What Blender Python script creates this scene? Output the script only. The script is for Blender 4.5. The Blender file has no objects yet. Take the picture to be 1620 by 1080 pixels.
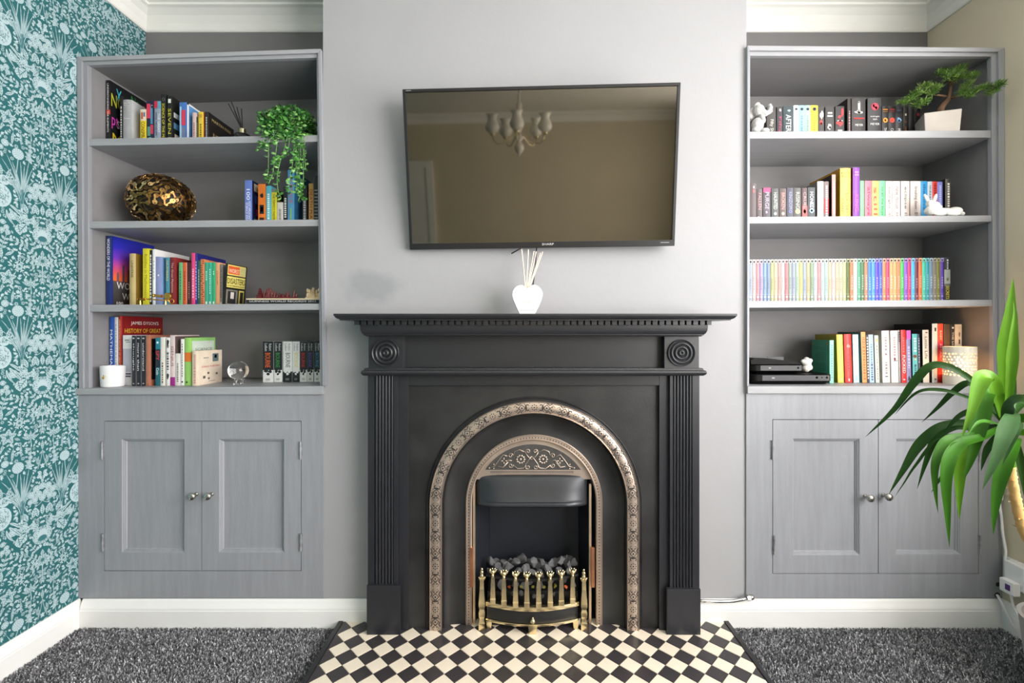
import bpy, bmesh, math, random
from mathutils import Vector, Matrix, Euler
import numpy as np
random.seed(7)
PI = math.pi
# ------------------------------------------------------------------ camera, world, light, exposure
scn = bpy.context.scene
col = scn.collection
F, CX, CY, H = 720.0, 816.0, 525.0, 1.07          # focal length in pixels, vanishing point, camera height
cd = bpy.data.cameras.new('camera'); cam = bpy.data.objects.new('camera', cd); col.objects.link(cam)
cam.location = (0, 0, H); cam.rotation_euler = (PI/2, 0, 0)
cd.sensor_width = 36; cd.lens = 36*F/1620; cd.clip_start = .02
cd.shift_x = -(CX-810)/1620; cd.shift_y = -(540-CY)/1620
scn.camera = cam
world = bpy.data.worlds.new('world'); scn.world = world; world.use_nodes = True
bg = world.node_tree.nodes['Background']; bg.inputs[0].default_value = (.95, .97, 1, 1); bg.inputs[1].default_value = 1.6
def area(name, loc, rot, sx, sy, power, color):
    l = bpy.data.lights.new(name, 'AREA'); l.shape = 'RECTANGLE'; l.size = sx; l.size_y = sy
    l.energy = power; l.color = color
    o = bpy.data.objects.new(name, l); col.objects.link(o); o.location = loc; o.rotation_euler = rot
    return o
area('window_daylight', (2.05, -.3, 1.45), (0, PI/2, 0), 1.8, 3.1, 95, (1, .955, .915))
scn.view_settings.view_transform = 'Standard'; scn.view_settings.look = 'None'
scn.view_settings.gamma = 1; scn.view_settings.use_curve_mapping = False
scn.view_settings.exposure = 1.12

# ------------------------------------------------------------------ helpers
def PX(px, d): return (px-CX)*d/F
def PZ(py, d): return H-(py-CY)*d/F
def W(px, py, d): return Vector((PX(px, d), d, PZ(py, d)))
def lin(c):
    r = []
    for v in c[:3]:
        v = v/255
        r.append(v/12.92 if v <= .04045 else ((v+.055)/1.055)**2.4)
    return (*r, 1)
MATS = {}
def M(name, rgb, rough=.5, metal=0, ns=0, na=0, bump=0, bs=60, stretch=(1, 1, 1), ior=1.5, emit=0, trans=0, rgb2=None, coat=0):
    """principled material with optional noise colour variation and bump"""
    if name in MATS: return MATS[name]
    m = bpy.data.materials.new(name); m.use_nodes = True; nt = m.node_tree; b = nt.nodes['Principled BSDF']
    c = lin(rgb)
    b.inputs['Base Color'].default_value = c; b.inputs['Roughness'].default_value = rough
    b.inputs['Metallic'].default_value = metal; b.inputs['IOR'].default_value = ior
    b.inputs['Transmission Weight'].default_value = trans; b.inputs['Coat Weight'].default_value = coat
    if emit:
        b.inputs['Emission Color'].default_value = c; b.inputs['Emission Strength'].default_value = emit
    if na or bump or rgb2:
        tc = nt.nodes.new('ShaderNodeTexCoord'); mp = nt.nodes.new('ShaderNodeMapping')
        mp.inputs['Scale'].default_value = stretch
        nt.links.new(tc.outputs['Object'], mp.inputs['Vector'])
        if na or rgb2:
            n = nt.nodes.new('ShaderNodeTexNoise'); n.inputs['Scale'].default_value = ns or 8; n.inputs['Detail'].default_value = 5
            nt.links.new(mp.outputs['Vector'], n.inputs['Vector'])
            mx = nt.nodes.new('ShaderNodeMix'); mx.data_type = 'RGBA'
            if rgb2: a, d2 = c, lin(rgb2)
            else:
                a = tuple(min(1, v*(1-na)) for v in c[:3])+(1,); d2 = tuple(min(1, v*(1+na)) for v in c[:3])+(1,)
            mx.inputs[6].default_value = a; mx.inputs[7].default_value = d2
            rp = nt.nodes.new('ShaderNodeMapRange'); rp.inputs[1].default_value = .32; rp.inputs[2].default_value = .68
            nt.links.new(n.outputs['Fac'], rp.inputs[0]); nt.links.new(rp.outputs[0], mx.inputs[0])
            nt.links.new(mx.outputs[2], b.inputs['Base Color'])
        if bump:
            n2 = nt.nodes.new('ShaderNodeTexNoise'); n2.inputs['Scale'].default_value = bs; n2.inputs['Detail'].default_value = 4
            nt.links.new(mp.outputs['Vector'], n2.inputs['Vector'])
            bp = nt.nodes.new('ShaderNodeBump'); bp.inputs['Strength'].default_value = bump; bp.inputs['Distance'].default_value = .002
            nt.links.new(n2.outputs['Fac'], bp.inputs['Height']); nt.links.new(bp.outputs[0], b.inputs['Normal'])
    MATS[name] = m
    return m
def C(rgb, rough=.42):
    """paper/print colour used on books and small things"""
    rgb = tuple(int(v) for v in rgb)
    return M('print_%d_%d_%d_%d' % (*rgb, int(rough*100)), rgb, rough, ns=35, na=.06)
ORG = {}
def tag(o, label=None, cat=None, group=None, kind=None):
    if label: o['label'] = label
    if cat: o['category'] = cat
    if group: o['group'] = group
    if kind: o['kind'] = kind
    return o
def thing(name, label, cat, loc, group=None, rot=None):
    o = bpy.data.objects.new(name, None); col.objects.link(o); o.location = loc
    o.empty_display_size = .05
    if rot: o.rotation_euler = rot
    ORG[o.name] = Vector(loc)
    return tag(o, label, cat, group)
class MB:
    def __init__(s): s.v = []; s.f = []; s.m = []; s.mi = 0
    def add(s, vs, fs, mi=None):
        o = len(s.v); s.v += [tuple(v) for v in vs]
        for f in fs: s.f.append(tuple(i+o for i in f)); s.m.append(s.mi if mi is None else mi)
        return s
    def box(s, x0, x1, y0, y1, z0, z1, mi=None):
        return s.add([(x0,y0,z0),(x1,y0,z0),(x1,y1,z0),(x0,y1,z0),(x0,y0,z1),(x1,y0,z1),(x1,y1,z1),(x0,y1,z1)],
                     [(0,3,2,1),(4,5,6,7),(0,1,5,4),(1,2,6,5),(2,3,7,6),(3,0,4,7)], mi)
    def hexa(s, p, mi=None):       # 8 points: bottom loop then top loop
        return s.add(p, [(0,3,2,1),(4,5,6,7),(0,1,5,4),(1,2,6,5),(2,3,7,6),(3,0,4,7)], mi)
    def prism(s, poly, ax, a0, a1, mi=None):
        n = len(poly)
        def P(p, a):
            return {'x': (a, p[0], p[1]), 'y': (p[0], a, p[1]), 'z': (p[0], p[1], a)}[ax]
        return s.add([P(p, a0) for p in poly]+[P(p, a1) for p in poly],
                     [tuple(range(n)), tuple(range(2*n-1, n-1, -1))]+[(i, (i+1) % n, n+(i+1) % n, n+i) for i in range(n)], mi)
    def flat(s, pts, mi=None): return s.add(pts, [tuple(range(len(pts)))], mi)
    def tube(s, pts, r, n=8, mi=None, cap=True, sq=1.0):
        pts = [Vector(p) for p in pts]; m = len(pts)
        rs = r if isinstance(r, (list, tuple)) else [r]*m
        vs = []; up = None
        for i, p in enumerate(pts):
            t = (pts[min(i+1, m-1)]-pts[max(i-1, 0)])
            t = t.normalized() if t.length > 1e-9 else Vector((0,0,1))
            if up is None:
                a = Vector((0,0,1)) if abs(t.z) < .9 else Vector((1,0,0))
                up = (a-t*a.dot(t)).normalized()
            else:
                up = (up-t*up.dot(t)); up = up.normalized() if up.length > 1e-6 else t.orthogonal().normalized()
            sd = t.cross(up)
            for k in range(n):
                an = 2*PI*(k+.5)/n
                vs.append(p+(up*math.cos(an)+sd*math.sin(an)*sq)*rs[i])
        fs = [(i*n+k, i*n+(k+1) % n, (i+1)*n+(k+1) % n, (i+1)*n+k) for i in range(m-1) for k in range(n)]
        if cap: fs += [tuple(range(n-1, -1, -1)), tuple((m-1)*n+k for k in range(n))]
        return s.add(vs, fs, mi)
    def lathe(s, prof, c, ax='z', n=24, mi=None, scale=(1, 1)):
        vs = []; c = Vector(c)
        for r, h in prof:
            for k in range(n):
                a = 2*PI*k/n; u, w = r*math.cos(a)*scale[0], r*math.sin(a)*scale[1]
                vs.append(c+Vector({'z': (u, w, h), 'y': (u, h, w), 'x': (h, u, w)}[ax]))
        m = len(prof)
        fs = [(i*n+k, i*n+(k+1) % n, (i+1)*n+(k+1) % n, (i+1)*n+k) for i in range(m-1) for k in range(n)]
        if prof[0][0] > 1e-6: fs.append(tuple(range(n-1, -1, -1)))
        if prof[-1][0] > 1e-6: fs.append(tuple((m-1)*n+k for k in range(n)))
        return s.add(vs, fs, mi)
    def ell(s, c, r, rot=None, nu=10, nv=7, mi=None):
        c = Vector(c); R = Euler(rot).to_matrix() if rot else Matrix.Identity(3)
        r = r if isinstance(r, (tuple, list)) else (r, r, r)
        vs = [c+R@Vector((0, 0, r[2]))]
        for i in range(1, nv):
            t = PI*i/nv
            for k in range(nu):
                a = 2*PI*k/nu
                vs.append(c+R@Vector((r[0]*math.sin(t)*math.cos(a), r[1]*math.sin(t)*math.sin(a), r[2]*math.cos(t))))
        vs.append(c+R@Vector((0, 0, -r[2]))); L = len(vs)-1
        fs = [(0, 1+k, 1+(k+1) % nu) for k in range(nu)]
        fs += [(1+i*nu+k, 1+(i+1)*nu+k, 1+(i+1)*nu+(k+1) % nu, 1+i*nu+(k+1) % nu) for i in range(nv-2) for k in range(nu)]
        fs += [(L, 1+(nv-2)*nu+(k+1) % nu, 1+(nv-2)*nu+k) for k in range(nu)]
        return s.add(vs, fs, mi)
    def ribbon(s, pts, w, nrm, mi=None):
        """flat stroke through pts with width w, lying across direction nrm"""
        pts = [Vector(p) for p in pts]; vs = []; n = len(pts); nrm = Vector(nrm)
        for i, p in enumerate(pts):
            t = (pts[min(i+1, n-1)]-pts[max(i-1, 0)]).normalized(); sd = t.cross(nrm)
            sd = sd.normalized() if sd.length > 1e-9 else sd
            ww = w[i] if isinstance(w, (list, tuple)) else w
            vs += [p+sd*ww/2, p-sd*ww/2]
        return s.add(vs, [(2*i, 2*i+1, 2*i+3, 2*i+2) for i in range(n-1)], mi)
    def build(s, name, mats, parent=None, smooth=False, local=False, bevel=0, recalc=True, angle=None, origin=None):
        me = bpy.data.meshes.new(name)
        if parent is None:
            a = np.array(s.v); lo, hi = a.min(0), a.max(0)
            org = Vector(origin) if origin else Vector(((lo[0]+hi[0])/2, (lo[1]+hi[1])/2, lo[2]))
        else: org = Vector((0,0,0)) if local else ORG.get(parent.name, Vector((0,0,0)))
        me.from_pydata([(v[0]-org[0], v[1]-org[1], v[2]-org[2]) for v in s.v], [], s.f)
        for m in (mats if isinstance(mats, (list, tuple)) else [mats]): me.materials.append(m)
        if any(s.m): me.polygons.foreach_set('material_index', s.m)
        if recalc or bevel:
            bm = bmesh.new(); bm.from_mesh(me)
            bmesh.ops.recalc_face_normals(bm, faces=bm.faces)
            if bevel:
                bmesh.ops.bevel(bm, geom=bm.edges[:], offset=bevel, segments=2, affect='EDGES', profile=.6, clamp_overlap=True)
            bm.to_mesh(me); bm.free()
        if smooth:
            me.polygons.foreach_set('use_smooth', [True]*len(me.polygons))
            if angle: me.set_sharp_from_angle(angle=math.radians(angle))
        o = bpy.data.objects.new(name, me); col.objects.link(o)
        if parent is not None:
            o.parent = parent; ORG[o.name] = ORG.get(parent.name, Vector((0,0,0))) if not local else Vector((0,0,0))
        else:
            o.location = org; ORG[o.name] = org
        return o
def remesh(o, voxel, smooth=True):
    m = o.modifiers.new('remesh', 'REMESH'); m.mode = 'VOXEL'; m.voxel_size = voxel; m.use_smooth_shade = True
    if smooth:
        k = o.modifiers.new('smooth', 'SMOOTH'); k.factor = .5; k.iterations = 3
    return o
TXT = {}
def text_mesh(s):
    """unit text mesh: x from 0..1, y from 0..1 (list of verts, faces)"""
    if s in TXT: return TXT[s]
    cu = bpy.data.curves.new('t', 'FONT'); cu.body = s; cu.resolution_u = 2; cu.fill_mode = 'FRONT'
    ob = bpy.data.objects.new('t', cu); col.objects.link(ob)
    dg = bpy.context.evaluated_depsgraph_get(); me = bpy.data.meshes.new_from_object(ob.evaluated_get(dg))
    v = np.array([tuple(p.co)[:2] for p in me.vertices]); f = [tuple(p.vertices) for p in me.polygons]
    bpy.data.objects.remove(ob); bpy.data.curves.remove(cu); bpy.data.meshes.remove(me)
    lo, hi = v.min(0), v.max(0); v = (v-lo)/(hi-lo)
    TXT[s] = (v, f, float((hi-lo)[0]/(hi-lo)[1]))
    return TXT[s]
def text_on(mb, s, o, du, dv, mi=None):
    """put text at origin o (lower-left), du = full-length vector, dv = full-height vector"""
    v, f, _ = text_mesh(s); o, du, dv = Vector(o), Vector(du), Vector(dv)
    return mb.add([o+du*float(a)+dv*float(b) for a, b in v], f, mi)
ORD = ['first', 'second', 'third', 'fourth', 'fifth', 'sixth', 'seventh', 'eighth', 'ninth', 'tenth', 'eleventh', 'twelfth',
       'thirteenth', 'fourteenth', 'fifteenth', 'sixteenth', 'seventeenth', 'eighteenth', 'nineteenth', 'twentieth',
       'twenty-first', 'twenty-second', 'twenty-third', 'twenty-fourth', 'twenty-fifth', 'twenty-sixth', 'twenty-seventh',
       'twenty-eighth', 'twenty-ninth', 'thirtieth']
# ------------------------------------------------------------------ main materials
m_breast = None
white_gloss = M('white_gloss_paint', (236, 236, 234), .35, ns=5, na=.02)
white_matt = M('white_matt_paint', (236, 236, 231), .8, ns=4, na=.03)
grey_alcove = M('grey_alcove_paint', (120, 119, 120), .75, ns=4, na=.05)
beige_wall = M('beige_wall_paint', (206, 197, 174), .8, ns=3, na=.03)
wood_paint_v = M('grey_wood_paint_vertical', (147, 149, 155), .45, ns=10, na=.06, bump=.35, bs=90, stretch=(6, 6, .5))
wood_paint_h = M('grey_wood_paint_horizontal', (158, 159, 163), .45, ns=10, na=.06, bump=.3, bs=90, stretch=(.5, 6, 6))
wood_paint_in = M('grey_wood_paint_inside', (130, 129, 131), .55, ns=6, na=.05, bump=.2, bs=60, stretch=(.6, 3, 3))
black_paint = M('black_satin_paint', (36, 37, 41), .36, ns=9, na=.1, bump=.03, bs=120, stretch=(.6, 4, 4))
black_paint_v = M('black_satin_paint_vertical', (36, 37, 42), .36, ns=9, na=.1, bump=.03, bs=120, stretch=(4, 4, .6))
cast_iron = M('dull_cast_iron', (20, 20, 21), .46, ns=6, rgb2=(46, 46, 46), na=.2, bump=.15, bs=160)
iron_dark = M('black_iron', (28, 29, 31), .45, ns=9, na=.15)
bronze = M('aged_bronze', (198, 181, 167), .4, metal=.85, ns=14, na=.12)
brass = M('polished_brass', (228, 212, 172), .22, metal=1, ns=20, na=.1)
copper = M('worn_copper', (190, 130, 100), .35, metal=.9, ns=20, na=.15)
chrome = M('chrome', (215, 215, 215), .12, metal=1)
nickel = M('brushed_nickel', (188, 184, 176), .22, metal=1)
paper = M('page_paper', (226, 216, 196), .8, ns=90, na=.08, stretch=(1, 1, 1))
paper_white = M('page_paper_white', (238, 236, 230), .8, ns=90, na=.05)
# ------------------------------------------------------------------ the room
D, BACK, WL, WR, YB, ZC = 1.656, 1.951, -1.587, 1.765, -2.6, 2.455
def struct(o, label, cat): return tag(o, label, cat, kind='structure')
XBL, XBR = PX(511, D), PX(1181, D)          # chimney breast sides
# floor
b = MB(); b.box(WL-.1, WR+.1, YB-.1, BACK+.1, -.1, 0)
carpet_mat = M('charcoal_carpet', (80, 80, 84), .95, ns=260, rgb2=(112, 112, 116), bump=1, bs=300)
floor = struct(b.build('floor', carpet_mat), 'charcoal grey carpeted floor', 'floor')
# carpet pile where the carpet shows beside the hearth
def carpet_pile():
    rng = np.random.default_rng(3); out = []
    for x0, x1, y0, y1 in ((WL+.016, -.636, 1.2, 1.637), (.772, WR-.016, 1.2, 1.637)):
        n = int((x1-x0)*(y1-y0)/(.0032**2))
        p = np.stack([rng.uniform(x0, x1, n), rng.uniform(y0, y1, n), np.full(n, .0)], 1); out.append(p)
    p = np.concatenate(out); n = len(p)
    a = rng.uniform(0, 2*PI, n); w = rng.uniform(.0011, .0021, n); h = rng.uniform(.006, .0115, n)
    dx, dy = np.cos(a)*w, np.sin(a)*w
    lean = rng.normal(0, .003, (n, 2))
    v = np.zeros((n, 4, 3)); v[:, 0] = p; v[:, 0, 0] -= dx; v[:, 0, 1] -= dy
    v[:, 1] = p; v[:, 1, 0] += dx; v[:, 1, 1] += dy
    v[:, 2] = p; v[:, 2, 0] += dx*.8+lean[:, 0]; v[:, 2, 1] += dy*.8+lean[:, 1]; v[:, 2, 2] += h
    v[:, 3] = p; v[:, 3, 0] += -dx*.8+lean[:, 0]; v[:, 3, 1] += -dy*.8+lean[:, 1]; v[:, 3, 2] += h
    me = bpy.data.meshes.new('carpet_pile'); me.vertices.add(4*n); me.vertices.foreach_set('co', v.ravel())
    me.loops.add(4*n); me.loops.foreach_set('vertex_index', np.arange(4*n)); me.polygons.add(n)
    me.polygons.foreach_set('loop_start', np.arange(0, 4*n, 4)); me.polygons.foreach_set('loop_total', np.full(n, 4))
    for i, c in enumerate(((86, 86, 90), (132, 132, 136), (178, 178, 182), (216, 216, 218))):
        me.materials.append(M('carpet_yarn_%d' % i, c, .95, ns=40, na=.1))
    me.polygons.foreach_set('material_index', rng.choice([0, 1, 2, 3], n, p=[.34, .34, .22, .1]))
    me.update(); me.validate()
    o = bpy.data.objects.new('carpet_pile', me); col.objects.link(o); o.parent = floor
    o.location = -floor.location; tag(o, kind='stuff')
carpet_pile()
# walls
b = MB(); b.box(WL-.1, WL, YB-.1, BACK+.1, 0, ZC)
teal = M('wallpaper_teal_ground', (30, 97, 101), .7, ns=6, na=.06)
wall_left = struct(b.build('wall_left', teal), 'left wall papered in teal and white woodland floral pattern', 'wall')
b = MB(); b.box(WL, WR, BACK, BACK+.1, 0, ZC)
struct(b.build('wall_back', grey_alcove), 'grey painted back wall of the two alcoves', 'wall')
WY0, WY1, WZ0, WZ1 = -1.8, 1.2, .55, 2.3
b = MB(); b.box(WR, WR+.12, WY1, BACK+.1, 0, ZC).box(WR, WR+.12, YB-.1, WY0, 0, ZC)
b.box(WR, WR+.12, WY0, WY1, 0, WZ0).box(WR, WR+.12, WY0, WY1, WZ1, ZC)
struct(b.build('wall_right', beige_wall), 'beige painted right wall beside the right bookcase', 'wall')
b = MB(); b.box(WL-.1, WR+.1, YB-.1, YB, 0, ZC)
struct(b.build('wall_rear', beige_wall), 'beige painted wall opposite the fireplace, reflected in the television', 'wall')
b = MB(); b.box(WL-.1, WR+.12, YB-.1, BACK+.1, ZC, ZC+.1)
struct(b.build('ceiling', M('ceiling_plaster', (238, 237, 232), .85, ns=14, na=.03, bump=.6, bs=18)), 'white plaster ceiling', 'ceiling')
# chimney breast with the fire opening left free, painted light grey with one patched area
def breast_material():
    m = bpy.data.materials.new('light_grey_breast_paint'); m.use_nodes = True; nt = m.node_tree; b = nt.nodes['Principled BSDF']
    b.inputs['Roughness'].default_value = .7
    g = nt.nodes.new('ShaderNodeNewGeometry'); n = nt.nodes.new('ShaderNodeTexNoise'); n.inputs['Scale'].default_value = 3.2; n.inputs['Detail'].default_value = 5
    nt.links.new(g.outputs['Position'], n.inputs['Vector'])
    mx = nt.nodes.new('ShaderNodeMix'); mx.data_type = 'RGBA'; mx.inputs[6].default_value = lin((158, 158, 161)); mx.inputs[7].default_value = lin((166, 166, 169))
    nt.links.new(n.outputs['Fac'], mx.inputs[0])
    # patch of filler repainted slightly darker: soft ellipse with a ragged edge
    c = W(590, 452, D)
    s = nt.nodes.new('ShaderNodeVectorMath'); s.operation = 'SUBTRACT'; s.inputs[1].default_value = c
    nt.links.new(g.outputs['Position'], s.inputs[0])
    sc = nt.nodes.new('ShaderNodeVectorMath'); sc.operation = 'MULTIPLY'; sc.inputs[1].default_value = (1/.125, 1, 1/.07)
    nt.links.new(s.outputs[0], sc.inputs[0])
    ln = nt.nodes.new('ShaderNodeVectorMath'); ln.operation = 'LENGTH'; nt.links.new(sc.outputs[0], ln.inputs[0])
    n2 = nt.nodes.new('ShaderNodeTexNoise'); n2.inputs['Scale'].default_value = 16; nt.links.new(g.outputs['Position'], n2.inputs['Vector'])
    ad = nt.nodes.new('ShaderNodeMath'); ad.operation = 'MULTIPLY_ADD'; ad.inputs[1].default_value = .9; nt.links.new(n2.outputs['Fac'], ad.inputs[0]); nt.links.new(ln.outputs['Value'], ad.inputs[2])
    mr = nt.nodes.new('ShaderNodeMapRange'); mr.inputs[1].default_value = .95; mr.inputs[2].default_value = 1.45; mr.inputs[3].default_value = .75; mr.inputs[4].default_value = 0
    nt.links.new(ad.outputs[0], mr.inputs[0])
    m2 = nt.nodes.new('ShaderNodeMix'); m2.data_type = 'RGBA'; m2.inputs[7].default_value = lin((140, 142, 146))
    nt.links.new(mr.outputs[0], m2.inputs[0]); nt.links.new(mx.outputs[2], m2.inputs[6]); nt.links.new(m2.outputs[2], b.inputs['Base Color'])
    bp = nt.nodes.new('ShaderNodeBump'); bp.inputs['Strength'].default_value = .15; bp.inputs['Distance'].default_value = .003
    n3 = nt.nodes.new('ShaderNodeTexNoise'); n3.inputs['Scale'].default_value = 45; nt.links.new(g.outputs['Position'], n3.inputs['Vector'])
    nt.links.new(n3.outputs['Fac'], bp.inputs['Height']); nt.links.new(bp.outputs[0], b.inputs['Normal'])
    return m
m_breast = breast_material()
b = MB(); OX0, OX1, OZ = -.18, .30, .70
b.box(XBL, OX0, D, BACK, 0, ZC).box(OX1, XBR, D, BACK, 0, ZC).box(OX0, OX1, D, BACK, OZ, ZC).box(OX0, OX1, D+.2, BACK, 0, OZ)
struct(b.build('wall_centre', m_breast), 'light grey chimney breast wall between the two alcoves', 'wall')
# skirting boards
def skirt(x0, x1, y, name, label):
    p = [(y-.018, 0), (y-.018, .066), (y-.0165, .069), (y-.0165, .073), (y-.015, .078), (y-.010, .090), (y-.007, .098), (y-.004, .1035), (y, .1035), (y, 0)]
    b = MB(); b.prism(p, 'x', x0, x1)
    return struct(b.build(name, white_gloss), label, 'skirting')
skirt(WL+.018, PX(583, 1.60), D-.003, 'baseboard_1', 'white skirting board below the left cabinet')
skirt(PX(1104, 1.60), WR-.018, D-.003, 'baseboard_2', 'white skirting board below the right cabinet')
def skirt_y(x, s, y0, y1, name, label):
    p = [(x, 0), (x+s*.018, 0), (x+s*.018, .066), (x+s*.0165, .069), (x+s*.0165, .073), (x+s*.015, .078), (x+s*.010, .090), (x+s*.007, .098), (x+s*.004, .1035), (x, .1035)]
    b = MB(); b.prism(p, 'y', y0, y1)
    return struct(b.build(name, white_gloss), label, 'skirting')
skirt_y(WL, 1, YB, D-.003, 'baseboard_left', 'white skirting board along the papered left wall')
skirt_y(WR, -1, YB, D-.003, 'baseboard_right', 'white skirting board along the beige right wall')
# coving
cz0 = 2.352
cov = [(0, 0), (.006, 0), (.010, .006), (.017, .03), (.03, .055), (.05, .073), (.062, .078), (.062, .086), (.075, .090), (.075, ZC-cz0), (0, ZC-cz0)]
def coving_x(x0, x1, y, name, label):
    b = MB(); b.prism([(y-a, cz0+z) for a, z in cov], 'x', x0, x1); struct(b.build(name, white_matt), label, 'coving')
def coving_y(x, s, y0, y1, name, label):
    b = MB(); b.prism([(x+s*a, cz0+z) for a, z in cov], 'y', y0, y1); struct(b.build(name, white_matt), label, 'coving')
coving_x(WL, XBL, BACK, 'trim_1', 'white coving above the left alcove')
coving_x(XBR, WR, BACK, 'trim_2', 'white coving above the right alcove')
coving_y(WL, 1, YB, BACK, 'trim_3', 'white coving along the papered wall')
coving_y(WR, -1, YB, BACK, 'trim_4', 'white coving along the beige wall')
coving_x(XBL, XBR, D, 'trim_5', 'white coving across the top of the chimney breast')
b = MB(); b.prism([(YB+a, cz0+z) for a, z in cov], 'x', WL, WR); struct(b.build('trim_6', white_matt), 'white coving along the rear wall', 'coving')
# window in the right wall (behind the photographer's right shoulder)
win = struct(thing('window_1', 'wide white framed window in the right wall', 'window', (WR, -.3, WZ0)), None, None)
b = MB(); y0, y1 = WY0, WY1
b.box(WR+.02, WR+.09, y0, y1, WZ0, WZ0+.06).box(WR+.02, WR+.09, y0, y1, WZ1-.06, WZ1)
b.box(WR+.02, WR+.09, y0, y0+.06, WZ0, WZ1).box(WR+.02, WR+.09, y1-.06, y1, WZ0, WZ1); b.build('window_frame', white_gloss, win)
for k in (1, 2):
    yy = y0+(y1-y0)*k/3; MB().box(WR+.03, WR+.08, yy-.025, yy+.025, WZ0+.06, WZ1-.06).build('mullion', white_gloss, win)
MB().box(WR-.06, WR+.02, y0-.04, y1+.04, WZ0-.03, WZ0).build('window_sill', white_gloss, win)
pm = bpy.data.materials.new('clear_window_glass'); pm.use_nodes = True; nt = pm.node_tree; nt.nodes.clear()
ot = nt.nodes.new('ShaderNodeOutputMaterial'); mxs = nt.nodes.new('ShaderNodeMixShader'); tr = nt.nodes.new('ShaderNodeBsdfTransparent'); gl = nt.nodes.new('ShaderNodeBsdfGlossy')
gl.inputs['Roughness'].default_value = .02; mxs.inputs[0].default_value = .06
nt.links.new(tr.outputs[0], mxs.inputs[1]); nt.links.new(gl.outputs[0], mxs.inputs[2]); nt.links.new(mxs.outputs[0], ot.inputs[0])
for k in range(3):
    a, c = y0+(y1-y0)*k/3+.026, y0+(y1-y0)*(k+1)/3-.026
    MB().flat([(WR+.055, a, WZ0+.06), (WR+.055, c, WZ0+.06), (WR+.055, c, WZ1-.06), (WR+.055, a, WZ1-.06)]).build('pane', pm, win, recalc=False)
# door in the rear wall, seen only as a reflection in the television
dr = struct(thing('door_1', 'white panelled door in the rear wall, reflected in the television', 'door', (-1.5, YB, 0)), None, None)
b = MB(); b.box(-1.585, -1.33, YB, YB+.03, 0, 1.86); b.build('door_leaf', white_gloss, dr)
b = MB(); b.box(-1.33, -1.25, YB, YB+.045, 0, 1.94); b.box(-1.587, -1.33, YB, YB+.045, 1.86, 1.94); b.build('architrave', white_gloss, dr)

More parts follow.
